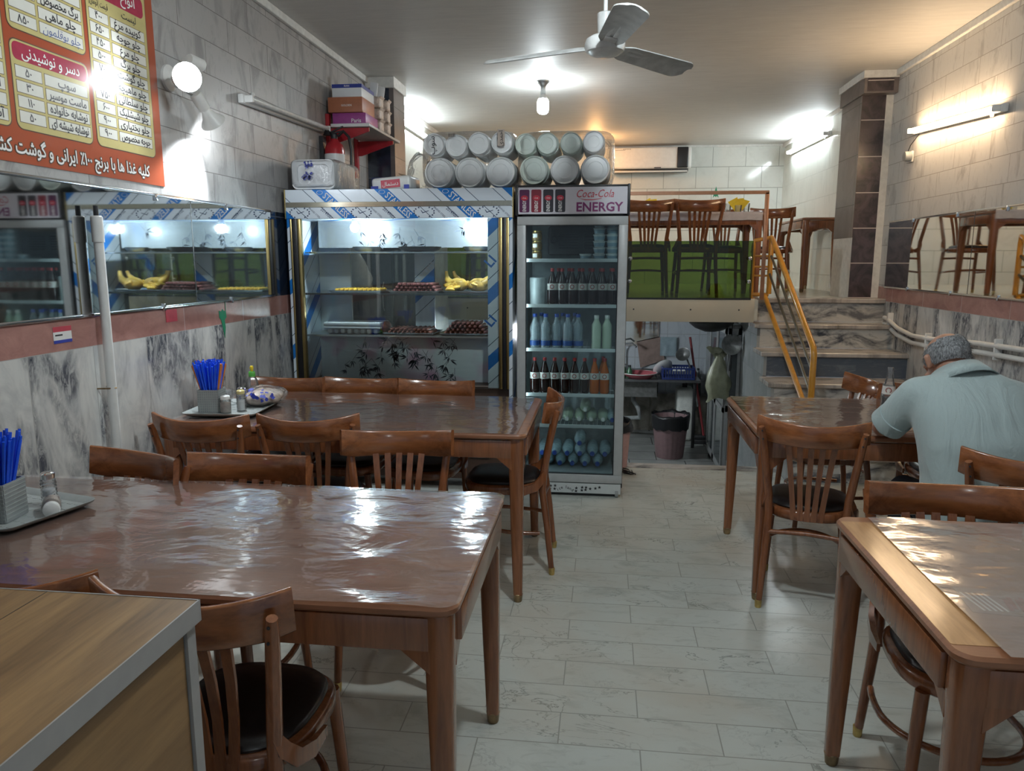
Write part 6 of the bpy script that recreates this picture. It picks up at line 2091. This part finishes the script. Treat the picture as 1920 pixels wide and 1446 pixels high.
rt = fw.cross(Vector((0, 0, 1))).normalized()
upz = rt.cross(fw).normalized()
HR = Matrix((rt, fw, upz)).transposed()
def H(x, y, z):
    return HC + HR @ Vector((x, y, z))
m = MB()
m.ball(H(0, -0.012, 0.022), (0.076, 0.098, 0.088), 20, 14, HR)         # skull
m.ball(H(0, 0.032, -0.045), (0.060, 0.066, 0.075), 18, 12, HR)         # face
m.capsule(H(0, 0.055, -0.095), H(0, 0.070, -0.108), 0.030, 0.024)     # chin
m.capsule(H(0, 0.088, 0.0), H(0, 0.112, -0.040), 0.010, 0.015)        # nose
m.capsule(H(-0.020, 0.088, -0.075), H(0.020, 0.088, -0.075), 0.010, 0.010)  # lips
m.capsule(H(-0.045, 0.078, 0.012), H(0.045, 0.078, 0.012), 0.012, 0.012)    # brow
for s in (-1, 1):
    m.ball(H(s * 0.030, 0.082, -0.004), 0.013, 10, 8)
    m.ball(H(s * 0.045, 0.060, -0.045), (0.024, 0.030, 0.024), 10, 8)
    m.capsule(H(s * 0.078, -0.010, -0.030), H(s * 0.086, -0.022, 0.008), 0.010, 0.013)   # ears
m.capsule(H(0, -0.028, -0.045), W_(1.425, 3.145, 1.015), 0.060, 0.068)  # neck
m.capsule(W_(1.425, 3.14, 1.00), W_(1.45, 3.02, 0.62), 0.125, 0.13)     # trunk inside the shirt
m.capsule(W_(1.255, 3.10, 0.975), W_(1.595, 3.10, 0.965), 0.06, 0.06)
m.capsule(W_(1.40, 2.99, 0.56), W_(1.52, 2.99, 0.56), 0.11, 0.11)
arms = [((1.250, 3.10, 0.995), (1.172, 3.235, 0.838), (1.315, 3.475, 0.828), (1.365, 3.535, 0.845)),
        ((1.605, 3.10, 0.975), (1.665, 3.245, 0.838), (1.500, 3.470, 0.828), (1.455, 3.525, 0.845))]
for a, e, w, h in arms:
    m.capsule(W_(*a), W_(*e), 0.052, 0.043)
    m.capsule(W_(*e), W_(*w), 0.043, 0.027)
    m.capsule(W_(*w), W_(*h), 0.028, 0.033)
    d = (Vector(h) - Vector(w)).normalized()
    sd = d.cross(Vector((0, 0, 1))).normalized()
    for k in range(4):
        L = (0.036, 0.042, 0.040, 0.030)[k]
        b = Vector(h) + sd * (k - 1.5) * 0.0185 + d * 0.022
        c1 = b + d * L * 0.9 + Vector((0, 0, -0.006))
        c2 = c1 + d * L * 0.55 + Vector((0, 0, -0.016))
        m.capsule(W_(*b), W_(*c1), 0.0095, 0.0088, 8)
        m.capsule(W_(*c1), W_(*c2), 0.0088, 0.0078, 8)
    inn = -1 if a[0] < 1.4 else 1
    tb = Vector(w) + d * 0.02 - sd * inn * -0.024
    t1 = tb + d * 0.035 - sd * inn * -0.022
    m.capsule(W_(*tb), W_(*t1), 0.0125, 0.0105, 8)
    m.capsule(W_(*t1), W_(*(t1 + d * 0.028)), 0.0105, 0.009, 8)
legs = [((1.385, 3.00, 0.525), (1.345, 3.40, 0.515), (1.355, 3.36, 0.10), (1.345, 3.50, 0.045)),
        ((1.535, 3.00, 0.525), (1.60, 3.40, 0.515), (1.60, 3.42, 0.10), (1.61, 3.56, 0.045))]
for a, k, f, t in legs:
    m.capsule(W_(*a), W_(*k), 0.082, 0.058)
    m.capsule(W_(*k), W_(*f), 0.056, 0.038)
    m.capsule(W_(*f), W_(*t), 0.040, 0.036)
body = remesh(m.build('body', 'skin', man, 60), 0.0062, 5, 0.5)

# shirt: back, shoulders, short sleeves, waist
m = MB()
secs = [((1.455, 2.965, 0.470), 0.205, 0.150), ((1.452, 2.965, 0.58), 0.205, 0.155), ((1.447, 2.975, 0.70), 0.200, 0.155), ((1.44, 3.00, 0.82), 0.208, 0.150),
        ((1.432, 3.045, 0.92), 0.215, 0.138), ((1.426, 3.085, 0.99), 0.212, 0.118), ((1.424, 3.110, 1.045), 0.185, 0.095), ((1.422, 3.14, 1.078), 0.115, 0.082)]
vs, fs = [], []
n = 36
for k, (c, hw, hd) in enumerate(secs):
    tz = min(1.0, max(0.0, (c[2] - 0.6) / 0.4)) * 0.45
    for j in range(n):
        a = 2 * PI * j / n
        e = 0.80
        x = hw * math.copysign(abs(math.cos(a)) ** e, math.cos(a))
        y = hd * math.copysign(abs(math.sin(a)) ** e, math.sin(a))
        vs.append(W_(c[0] + x, c[1] + y * (1 - 0.25 * tz), c[2] - y * tz * 0.9))
for k in range(len(secs) - 1):
    for j in range(n):
        fs.append([k * n + j, k * n + (j + 1) % n, (k + 1) * n + (j + 1) % n, (k + 1) * n + j])
fs.append(list(range(n))[::-1])
fs.append([(len(secs) - 1) * n + j for j in range(n)])
m.add(vs, fs)
m.capsule(W_(1.32, 3.09, 1.005), W_(1.250, 3.105, 0.998), 0.082, 0.076)
m.capsule(W_(1.250, 3.105, 0.998), W_(1.190, 3.20, 0.868), 0.076, 0.070)
m.capsule(W_(1.54, 3.09, 1.000), W_(1.605, 3.105, 0.990), 0.082, 0.076)
m.capsule(W_(1.605, 3.105, 0.990), W_(1.655, 3.21, 0.864), 0.076, 0.070)
shirt = m.build('polo_shirt', 'teal_knit', man, 60)
remesh(shirt, 0.011, 10, 0.6)
for v in shirt.data.vertices:       # cloth folds running from the shoulder and the waist
    p = v.co
    f = 0.005 * nz(p.x * 5 + p.z * 6, p.y * 5, p.z * 2.2, 1) + 0.004 * math.sin(26 * (p.x * 0.75 + p.z) + 3 * nz(p.x * 4, p.y * 4, p.z * 4)) * max(0, min(1, (0.80 - p.z) / 0.25))
    v.co = p + Vector((p.x, p.y - 0.04, 0)).normalized() * f
# collar
pts = []
vs, fs = [], []
ring = 30
NC = W_(1.412, 3.150, 1.060)
nax = (H(0, -0.02, -0.03) - W_(1.425, 3.11, 0.985)).normalized()
ex_ = nax.cross(Vector((0, 1, 0))).normalized()
ey_ = nax.cross(ex_).normalized()
for (r, h) in ((0.092, 0.028), (0.132, -0.042), (0.137, -0.042), (0.097, 0.031)):
    for j in range(ring):
        a = 2 * PI * j / ring
        vs.append(NC + (ex_ * math.cos(a) + ey_ * math.sin(a)) * r + nax * h)
for k in range(4):
    for j in range(ring):
        fs.append([k * ring + j, k * ring + (j + 1) % ring, ((k + 1) % 4) * ring + (j + 1) % ring, ((k + 1) % 4) * ring + j])
MB().add(vs, fs).build('collar', 'teal_knit', man, 180)
for (a, b, nm) in (((1.200, 3.18, 0.891), (1.182, 3.213, 0.853), 0), ((1.650, 3.19, 0.886), (1.664, 3.224, 0.846), 1)):
    MB().tube([W_(*a), W_(*b)], [0.0725, 0.0735], 24).build('cuff', 'teal_knit', shirt, 60)
# trousers, belt of dark cloth, shoes
m = MB()
m.capsule(W_(1.385, 2.985, 0.545), W_(1.525, 2.985, 0.545), 0.135, 0.135)
for a, k, f, t in legs:
    m.capsule(W_(*a), W_(*k), 0.098, 0.070)
    m.capsule(W_(*k), W_(f[0], f[1], 0.115), 0.070, 0.058)
remesh(m.build('trousers', 'dark_trousers', man, 60), 0.013, 6, 0.6)
for a, k, f, t in legs:
    m = MB().capsule(W_(f[0], f[1] - 0.04, 0.045), W_(t[0], t[1] + 0.03, 0.042), 0.043, 0.038)
    for v in m.v:
        v.z = max(v.z, 0.002)
    m.build('shoe', 'shoe_leather', man, 60)
# short grey hair around a bald crown
vs, fs = [], []
nu, nv = 60, 26
idx = {}
m = MB()
def hp(u, v, off):
    a, b = 2 * PI * u, PI * v
    d = Vector((math.sin(b) * math.cos(a), math.sin(b) * math.sin(a), math.cos(b)))
    r = 1 + off + 0.020 * nz(d.x * 9, d.y * 9, d.z * 9)
    return d, H(0.079 * d.x * r, -0.012 + 0.1015 * d.y * r, 0.022 + 0.091 * d.z * r)
keep = lambda d: (d.z < 0.58 + 0.08 * nz(d.x * 3, d.y * 3, 5) + 0.22 * d.x - 0.5 * max(0, d.y + 0.1)) and d.y < 0.50 and d.z > -0.62 + 0.35 * max(0, d.y + 0.3)
for i in range(nu):
    for j in range(nv):
        q = [(i / nu, j / nv), ((i + 1) / nu, j / nv), ((i + 1) / nu, (j + 1) / nv), (i / nu, (j + 1) / nv)]
        if all(keep(hp(u, v, 0)[0]) for u, v in q):
            m.add([hp(u, v, 0.045)[1] for u, v in q], [[0, 1, 2, 3]])
            m.add([hp(u, v, 0.0)[1] for u, v in q], [[3, 2, 1, 0]])
random.seed(5)
for _ in range(2600):                     # short tufts
    u, v = random.random(), random.random()
    d, p = hp(u, v, 0.04)
    if keep(d):
        tdir = (HR @ Vector((d.x * 0.5, d.y * 0.45 - 0.15, d.z * 0.3 - 0.75))).normalized()
        s = tdir.cross(d).normalized() * 0.0011
        L = random.uniform(0.010, 0.018)
        out_ = (HR @ d) * 0.004
        m.add([p - s, p + s, p + tdir * L + out_], [[0, 1, 2]])
m.build('hair', 'grey_hair', man, 180)
# ------------------------------------------------------------------ upper floor rail, green glass, yellow handrail
gr = thing('mezzanine_railing', 'slim copper coloured frame along the front edge of the upper floor', 'railing', (0, 6.57, ZM))
MB().tube([(XL + 0.01, 0, 0.89), (1.333, 0, 0.885)], [1, 1], flat=(0.028, 0.028), up=(0, 0, 1)).build('top_rail', 'copper_paint', gr, 30)
for x in (-2.0, -0.75, 1.32):
    MB().span((x - 0.015, -0.014, 0.0), (x + 0.015, 0.014, 0.885), 0.002).build('post', 'copper_paint', gr, 30)
gg = [('green glass panel with round steel studs below the upper floor chairs', -0.20, 1.222), ('green glass panel seen through the display case', -1.80, -0.215)]
for lab, x0, x1 in gg:
    t = thing('glass_panel', lab, 'glass panel', ((x0 + x1) / 2, 6.525, ZM), 0, 'green glass panels')
    w = x1 - x0
    MB().span((-w / 2, -0.004, 0.014), (w / 2, 0.004, 0.49)).build('pane', 'green_glass', t, 0)
    for x in ((0.41 - w / 2, w / 2 - 0.028) if x1 > 1 else (-w / 2 + 0.03, w / 2 - 0.03)):
        for z in (0.345, 0.155):
            MB().lathe([(0.006, -0.02), (0.006, 0.03), (0.017, 0.03), (0.017, 0.036), (0.010, 0.040), (0, 0.041)], 14, Matrix.Translation((x, -0.0, z)) @ Matrix.Rotation(PI / 2, 4, 'X')).build('stud', 'chrome', t, 40)
    MB().span((-w / 2, -0.008, 0.0), (w / 2, 0.008, 0.014)).build('base_channel', 'dark_metal', t, 0)

hr = thing('stair_handrail', 'yellow painted steel handrail on the stairs with two dark inner bars', 'handrail', (0, 0, 0))
T0, T1 = (1.395, 6.66, 1.715), (1.40, 5.20, 0.945)
MB().tube([(1.395, 6.665, 1.24), (1.395, 6.665, 1.66), T0, (1.397, 6.60, 1.685), T1, (1.40, 5.18, 0.90), (1.40, 5.18, 0.20)], 0.0215, 12).build('top_rail', 'yellow_paint', hr, 60)
MB().tube([(1.365, 6.69, 1.235), (1.375, 6.60, 1.17), (1.395, 5.42, 0.585), (1.398, 5.18, 0.47)], 0.0195, 12).build('lower_rail', 'yellow_paint', hr, 60)
for a, b in (((1.396, 6.64, 1.56), (1.40, 5.19, 0.79)), ((1.392, 6.65, 1.41), (1.399, 5.19, 0.64))):
    MB().tube([a, b], 0.0105, 8).build('inner_bar', 'dark_bar' if 'dark_bar' in MATS else simple('dark_bar', (0.11, 0.095, 0.065), 0.35, 0.4).name, hr, 60)
MB().tube([(1.255, 6.685, 1.20), (1.255, 6.685, 1.665), (1.262, 6.683, 1.69), (1.39, 6.665, 1.715)], 0.0165, 10).build('return_post', 'yellow_paint', hr, 60)
for z in (1.235, 1.395, 1.47, 1.56):
    MB().tube([(1.255, 6.685, z), (1.395, 6.665, z)], 0.009 if z > 1.3 else 0.016, 8).build('cross_bar', 'yellow_paint', hr, 60)
MB().lathe([(0.05, 0.0), (0.05, 0.004), (0.02, 0.008)], 18, Matrix.Translation((1.40, 5.18, 0.199))).build('floor_flange', 'yellow_paint', hr, 40)
MB().lathe([(0.04, 0.0), (0.04, 0.004), (0.02, 0.008)], 18, Matrix.Translation((1.255, 6.70, 1.199))).build('floor_flange', 'yellow_paint', hr, 40)
# ------------------------------------------------------------------ sunk kitchen under the upper floor
simple('sink_steel', (0.16, 0.165, 0.17), 0.35, 0.7)
simple('worn_steel', (0.22, 0.225, 0.22), 0.4, 0.7, var=0.3)
sk = thing('sink_unit', 'steel sink bench with a drain pipe in the dim kitchen', 'sink', (0.35, 9.05, ZK))
SX0, SX1, SZ = -0.70, 0.76, 0.80
m = MB()
m.span((SX0, -0.45, SZ - 0.03), (-0.25, 0.45, SZ), 0.003)
m.span((0.28, -0.45, SZ - 0.03), (SX1, 0.45, SZ), 0.003)
m.span((-0.25, -0.45, SZ - 0.03), (0.28, -0.30, SZ), 0.003)
m.span((-0.25, 0.28, SZ - 0.03), (0.28, 0.45, SZ), 0.003)
m.build('bench_top', 'sink_steel', sk, 20)
m = MB()
m.span((-0.26, -0.31, SZ - 0.22), (-0.25, 0.29, SZ - 0.004)).span((0.28, -0.31, SZ - 0.22), (0.29, 0.29, SZ - 0.004))
m.span((-0.26, -0.31, SZ - 0.22), (0.29, -0.30, SZ - 0.004)).span((-0.26, 0.28, SZ - 0.22), (0.29, 0.29, SZ - 0.004)).span((-0.26, -0.31, SZ - 0.23), (0.29, 0.29, SZ - 0.22))
m.build('basin', 'worn_steel', sk, 20)
for x in (SX0 + 0.04, SX1 - 0.06):
    for y in (-0.40, 0.40):
        MB().tube([(x, y, 0), (x, y, SZ - 0.03)], 0.018, 10).build('leg', 'dark_metal', sk, 40)
MB().tube([(0.02, 0, SZ - 0.23), (0.02, -0.05, SZ - 0.32), (0.08, -0.12, SZ - 0.40), (0.10, -0.10, SZ - 0.52), (-0.15, 0.0, SZ - 0.56)], 0.028, 10).build('drain_pipe', 'grey_plastic', sk, 60)
m = MB().tube([(-0.12, 0.36, SZ), (-0.12, 0.36, SZ + 0.26), (-0.09, 0.33, SZ + 0.33), (0.0, 0.25, SZ + 0.34), (0.05, 0.20, SZ + 0.30)], 0.012, 10)
m.tube([(-0.18, 0.36, SZ + 0.06), (-0.06, 0.36, SZ + 0.06)], 0.010, 8)
m.build('faucet', 'chrome', sk, 60)
bs = thing('wash_basin', 'pink red plastic basin on the sink bench', 'basin', (0.42, 8.72, ZK + SZ + 0.001))
simple('basin_pink', (0.42, 0.10, 0.12), 0.4)
MB().lathe([(0.0, 0.004), (0.13, 0.0), (0.17, 0.035), (0.20, 0.062), (0.205, 0.062), (0.175, 0.035), (0.135, 0.006), (0.0, 0.008)], 28, None, False).build('bowl', 'basin_pink', bs, 50)
MB().lathe([(0.200, 0.056), (0.208, 0.060), (0.208, 0.066), (0.200, 0.066)], 28, None, False).build('rim', 'cap_white', bs, 50)
simple('crate_blue', (0.018, 0.035, 0.16), 0.4)
cr = thing('plastic_crate', 'dark blue lattice crate on the sink bench', 'crate', (0.86, 8.76, ZK + SZ + 0.001))
m = MB()
for s in (-1, 1):
    for z in (0.012, 0.125):
        m.span((-0.18, s * 0.14 - 0.006, z - 0.012), (0.18, s * 0.14 + 0.006, z + 0.012), 0.003)
        m.span((s * 0.18 - 0.006, -0.14, z - 0.012), (s * 0.18 + 0.006, 0.14, z + 0.012), 0.003)
    for i in range(13):
        x = -0.174 + i * 0.029
        m.span((x - 0.006, s * 0.14 - 0.004, 0.01), (x + 0.006, s * 0.14 + 0.004, 0.12))
    for i in range(9):
        y = -0.12 + i * 0.030
        m.span((s * 0.18 - 0.004, y - 0.006, 0.01), (s * 0.18 + 0.004, y + 0.006, 0.12))
m.span((-0.18, -0.14, 0.0), (0.18, 0.14, 0.006))
m.build('lattice_body', 'crate_blue', cr, 20)
m = MB().mat('cap_white')
for i in range(3):
    m.box((-0.05 + i * 0.05, -0.1475, 0.112), (0.035, 0.002, 0.018))
m.build('white_label', None, cr, 0)
pl = MB().lathe([(0.0, 0.0), (0.07, 0.002), (0.12, 0.018), (0.122, 0.02), (0.07, 0.007), (0.0, 0.005)], 30, Matrix.Rotation(R(-50), 4, 'X') @ Matrix.Rotation(R(-22), 4, 'Y'), False)
tag(pl.build('plate', 'cup_white', None, 50, (0.70, 8.80, ZK + SZ + 0.105)), 'large white plate leaning against the blue crate', 'plate')
bn = thing('waste_bin', 'mauve ribbed waste bin with a black liner in the kitchen', 'bin', (0.75, 8.22, ZK))
simple('bin_mauve', (0.23, 0.145, 0.15), 0.45)
vs, fs = [], []
n = 60
for z, r in ((0, 0.145), (0.02, 0.150), (0.44, 0.195), (0.46, 0.20)):
    for j in range(n):
        rr = r * (1 + 0.018 * math.cos(j * 2 * PI / n * 20))
        vs.append((rr * math.cos(2 * PI * j / n), rr * math.sin(2 * PI * j / n), z))
for i in range(3):
    for j in range(n):
        fs.append([i * n + j, i * n + (j + 1) % n, (i + 1) * n + (j + 1) % n, (i + 1) * n + j])
fs.append(list(range(n))[::-1])
MB().add(vs, fs).build('bin_body', 'bin_mauve', bn, 40)
def liner(u, v):
    a = 2 * PI * u
    if v < 0.5:
        z, r = 0.33 + 0.16 * v * 2, 0.20 + 0.012 * v * 2
    else:
        z, r = 0.49 - 0.20 * (v - 0.5) * 2, 0.21 - 0.04 * (v - 0.5) * 2
    return (r * math.cos(a) * (1 + 0.03 * nz(u * 14, v * 6, 1)), r * math.sin(a) * (1 + 0.03 * nz(u * 14, v * 6, 7)), z + 0.025 * nz(math.cos(a) * 3, math.sin(a) * 3, v * 2 + 4))
MB().grid(liner, 40, 10).build('liner', 'black_plastic', bn, 180)
b3 = thing('waste_bin', 'small pink bin with a crumpled black bag, half hidden behind the fridge', 'bin', (0.112, 5.478, 0.007))
simple('bin_pink', (0.50, 0.30, 0.28), 0.5)
MB().lathe([(0.0, 0.0), (0.080, 0.0), (0.098, 0.27), (0.103, 0.272), (0.103, 0.28), (0.096, 0.278), (0.075, 0.01)], 26, None, False).build('bin_body', 'bin_pink', b3, 50)
MB().grid(lambda u, v: ((0.085 + 0.035 * v) * math.cos(2 * PI * u) * (1 + 0.12 * nz(u * 9, v * 4, 2)), (0.085 + 0.025 * v) * math.sin(2 * PI * u) * (1 + 0.1 * nz(u * 9, v * 4, 6)), 0.275 + 0.07 * math.sin(v * PI) + 0.03 * nz(u * 8, v * 5, 3)), 36, 10).build('bag', 'black_plastic', b3, 180)
# ladle, broom, bottles
ld = thing('ladle', 'long handled steel ladle leaning by the kitchen wall', 'ladle', (1.0, 8.75, ZK + SZ))
MB().tube([(0.12, 0.10, -0.35), (0.02, 0.12, 0.10), (-0.03, 0.12, 0.22)], 0.010, 8).build('handle', 'worn_steel', ld, 50)
MB().lathe([(0.0, -0.05), (0.05, -0.04), (0.075, -0.01), (0.085, 0.012), (0.078, 0.010), (0.05, -0.03), (0.0, -0.042)], 20, Matrix.Translation((-0.075, 0.10, 0.265)) @ Matrix.Rotation(R(60), 4, 'X') @ Matrix.Rotation(R(-18), 4, 'Y'), False).build('bowl', 'worn_steel', ld, 50)
bm_ = thing('broom', 'dark red broom handle leaning in the kitchen corner', 'broom', (1.17, 8.85, ZK))
simple('handle_red', (0.22, 0.025, 0.03), 0.4)
MB().tube([(0.03, 0, 0.10), (-0.16, 0.12, 1.26)], 0.014, 10).build('handle', 'handle_red', bm_, 60)
m = MB().box((0.03, 0, 0.08), (0.26, 0.05, 0.05), 0.012)
m.box((0.03, 0, 0.028), (0.27, 0.06, 0.055), 0.008)
m.build('brush_head', 'dark_metal', bm_, 40)
simple('pet_clear', (0.30, 0.34, 0.34), 0.15, trans=0.5)
for x, lab in ((1.085, 'empty clear bottle on the kitchen ledge, nearer to the sink'), (1.175, 'empty clear bottle on the kitchen ledge, nearer to the broom')):
    t = thing('bottle', lab, 'bottle', (x, 9.42, -0.15), 0, 'bottles on the kitchen ledge')
    MB().lathe([(0, 0.003), (0.04, 0), (0.044, 0.01), (0.044, 0.20), (0.03, 0.27), (0.014, 0.31), (0.014, 0.33)], 16, None, False).build('body', 'pet_clear', t, 50)
    MB().lathe([(0.017, 0.325), (0.017, 0.345), (0, 0.346)], 12, None, False).build('cap', 'dark_metal', t, 50)
struct(MB().span((0.95, 9.36, ZK), (1.29, 9.519, -0.15), 0.004), 'trim_5', 'kitchen_dado')
jc = thing('jerry_can', 'white plastic can beside the sink bench leg', 'can', (0.985, 9.10, ZK + 0.001))
MB().box((0, 0, 0.32), (0.20, 0.28, 0.64), 0.04, None, 4).build('can_body', 'cap_white', jc, 40)
MB().lathe([(0.03, 0.64), (0.03, 0.68), (0, 0.682)], 14).build('cap', 'dark_metal', jc, 40)
# wire towel bar on the tiles, wall mirror, hanging cloth
MB_r = MB()
for z in (0.075, 0.02):
    MB_r.tube([(0.10, 9.57, z), (1.25, 9.57, z + 0.03)], 0.006, 6)
MB_r.tube([(0.12, 9.60, 0.05), (0.12, 9.56, 0.05)], 0.006, 6)
MB_r.tube([(1.2, 9.60, 0.075), (1.2, 9.56, 0.075)], 0.006, 6)
tag(MB_r.build('towel_rail', 'chrome', None, 60), 'thin double towel rail on the kitchen tiles', 'rail')
km = thing('wall_mirror', 'small framed mirror on the kitchen tiles beside the fridge', 'mirror', (0.45, 9.60, 0.66))
MB().span((-0.30, -0.012, -0.20), (0.235, -0.002, 0.22)).build('pane', 'mirror_silver', km, 0)
m = MB()
m.span((-0.31, -0.018, -0.21), (0.245, -0.001, -0.195)).span((0.232, -0.018, -0.21), (0.247, -0.001, 0.23)).span((-0.31, -0.018, 0.22), (0.245, -0.001, 0.235)).span((-0.31, -0.018, -0.21), (-0.298, -0.001, 0.23))
m.build('frame', 'chrome', km, 0)
simple('cloth_beige', (0.33, 0.24, 0.21), 0.9)
cl = thing('dish_cloth', 'beige cloth with a printed white corner hanging on the kitchen wall', 'cloth', (0.70, 9.57, 0.36))
MB().grid(lambda u, v: (-0.28 + 0.30 * u + 0.05 * v, -0.02 + 0.015 * nz(u * 4, v * 4, 1), 0.14 + 0.07 * u - 0.33 * v + 0.04 * u * v), 14, 12).build('cloth', 'cloth_beige', cl, 180)
MB().grid(lambda u, v: (0.01 + 0.20 * u, -0.03 + 0.012 * nz(u * 4, v * 4, 5), 0.21 - 0.24 * v), 12, 10).build('printed_corner', 'label_clear', cl, 180)
# steel glass-door cabinet beside the stair wall, hanging bag, pans
kf = thing('steel_cabinet', 'steel kitchen cabinet with glass door panes against the stair wall', 'cabinet', (1.168, 7.25, ZK))
MB().span((0.0, -0.02, 0.06), (0.118, 1.08, 1.55), 0.006).build('carcass', 'worn_steel', kf, 20)
simple('cabinet_glass', (0.05, 0.06, 0.065), 0.08)
simple('frame_grey', (0.36, 0.37, 0.37), 0.35, 0.4)
for y0, y1 in ((0.02, 0.53), (0.55, 1.06)):
    d = MB()
    d.span((-0.016, y0, 0.10), (-0.001, y0 + 0.05, 1.52)).span((-0.016, y1 - 0.05, 0.10), (-0.001, y1, 1.52)).span((-0.016, y0, 0.10), (-0.001, y1, 0.16)).span((-0.016, y0, 1.46), (-0.001, y1, 1.52)).span((-0.016, y0, 0.70), (-0.001, y1, 0.75))
    d = d.build('door', 'frame_grey', kf, 0)
    MB().span((-0.010, y0 + 0.05, 0.16), (-0.004, y1 - 0.05, 1.46)).build('pane', 'cabinet_glass', d, 0)
m = MB()
m.span((0.0, -0.036, 0.10), (0.028, -0.021, 1.52)).span((0.09, -0.036, 0.10), (0.118, -0.021, 1.52)).span((0.0, -0.036, 0.10), (0.118, -0.021, 0.16)).span((0.0, -0.036, 1.46), (0.118, -0.021, 1.52)).span((0.0, -0.036, 0.72), (0.118, -0.021, 0.78))
d = m.build('end_frame', 'frame_grey', kf, 0)
MB().span((0.028, -0.030, 0.16), (0.09, -0.024, 1.46)).build('pane', 'cabinet_glass', d, 0)
for x in (0.03, 0.09):
    for y in (0.03, 1.04):
        MB().tube([(x, y, 0), (x, y, 0.065)], 0.018, 10).build('foot', 'dark_metal', kf, 40)
simple('bag_green', (0.27, 0.28, 0.19), 0.4, var=0.35, nscale=9, bmp=0.5)
hb = thing('hanging_bag', 'knotted greenish plastic bag hanging on the front of the steel cabinet', 'bag', (1.09, 7.20, 0.63))
MB().grid(lambda u, v: ((0.03 + 0.075 * min(1, v * 2.2)) * math.cos(2 * PI * u) * (1 + 0.30 * nz(math.cos(2 * PI * u) * 2, math.sin(2 * PI * u) * 2, v * 4)), (0.03 + 0.05 * min(1, v * 2.2)) * math.sin(2 * PI * u) * (1 + 0.35 * nz(math.cos(2 * PI * u) * 3, math.sin(2 * PI * u) * 3, v * 5 + 4)), -0.42 * v - 0.03 * v * math.cos(4 * PI * u)), 26, 16).build('bag_body', 'bag_green', hb, 180)
MB().grid(lambda u, v: (0.09 * (u - 0.5) * 2 * (0.4 + v), 0.03 * nz(u * 5, v * 5, 1), -0.02 + 0.10 * v + 0.03 * nz(u * 4, v * 4, 8)), 12, 8).build('knot', 'bag_green', hb, 180)
pn = thing('wok', 'black wok hanging under the upper floor', 'pan', (1.02, 7.20, 0.965))
MB().lathe([(0.0, -0.10), (0.09, -0.085), (0.17, -0.045), (0.22, 0.0), (0.225, 0.0), (0.172, -0.052), (0.09, -0.094), (0.0, -0.108)], 30, Matrix.Rotation(R(-6), 4, 'Y'), False).build('pan_body', 'black_plastic', pn, 50)
MB().tube([(0.20, 0, -0.01), (0.32, 0, 0.01)], 0.012, 8).build('handle', 'black_plastic', pn, 50)
sl = thing('skimmer', 'round steel skimmer hanging beside the wok', 'skimmer', (1.185, 7.12, 0.80))
MB().lathe([(0.0, -0.03), (0.06, -0.02), (0.095, 0.0), (0.098, 0.0), (0.06, -0.026), (0.0, -0.036)], 24, Matrix.Translation((0, 0, -0.05)) @ Matrix.Rotation(R(82), 4, 'X') @ Matrix.Rotation(R(10), 4, 'Y'), False).build('disc', 'worn_steel', sl, 50)
MB().tube([(0.0, 0.01, -0.14), (-0.005, 0.01, -0.30)], 0.010, 8).build('handle', 'dark_metal', sl, 50)
MB().tube([(0.0, 0.01, 0.03), (0.0, 0.015, 0.215)], 0.004, 6).build('hook', 'dark_metal', sl, 50)
# small green items and hanging utensils by the fridge edge
for i, (x, z, h) in enumerate(((0.33, ZK + SZ + 0.001, 0.17), (0.405, ZK + SZ + 0.001, 0.13))):
    t = thing('bottle', ('taller' if i == 0 else 'shorter') + ' dark green bottle by the kitchen faucet next to the fridge', 'bottle', (x - 0.10, 8.70, z), 0, 'green bottles by the faucet')
    MB().lathe([(0, 0.002), (0.032, 0), (0.035, 0.01), (0.035, h * .65), (0.016, h * .85), (0.016, h)], 14, None, False).build('body', simple('bottle_green', (0.03, 0.10, 0.05), 0.3).name, t, 50)
    MB().lathe([(0.018, h), (0.018, h + 0.02), (0, h + 0.021)], 12, None, False).build('cap', 'dark_metal', t, 50)
# cables on the floor beside the fridge
MB_c = MB()
for k in range(3):
    pts = [(0.16 + 0.02 * k + 0.05 * math.sin(j * 0.9 + k), 5.35 - 0.03 * k + 0.05 * math.cos(j * 1.1 + k), 0.011) for j in range(8)]
    MB_c.tube(pts, 0.004, 6)
tag(MB_c.build('cable', 'black_plastic', None, 60), 'thin dark cables coiled on the floor at a corner of the fridge', 'cable')
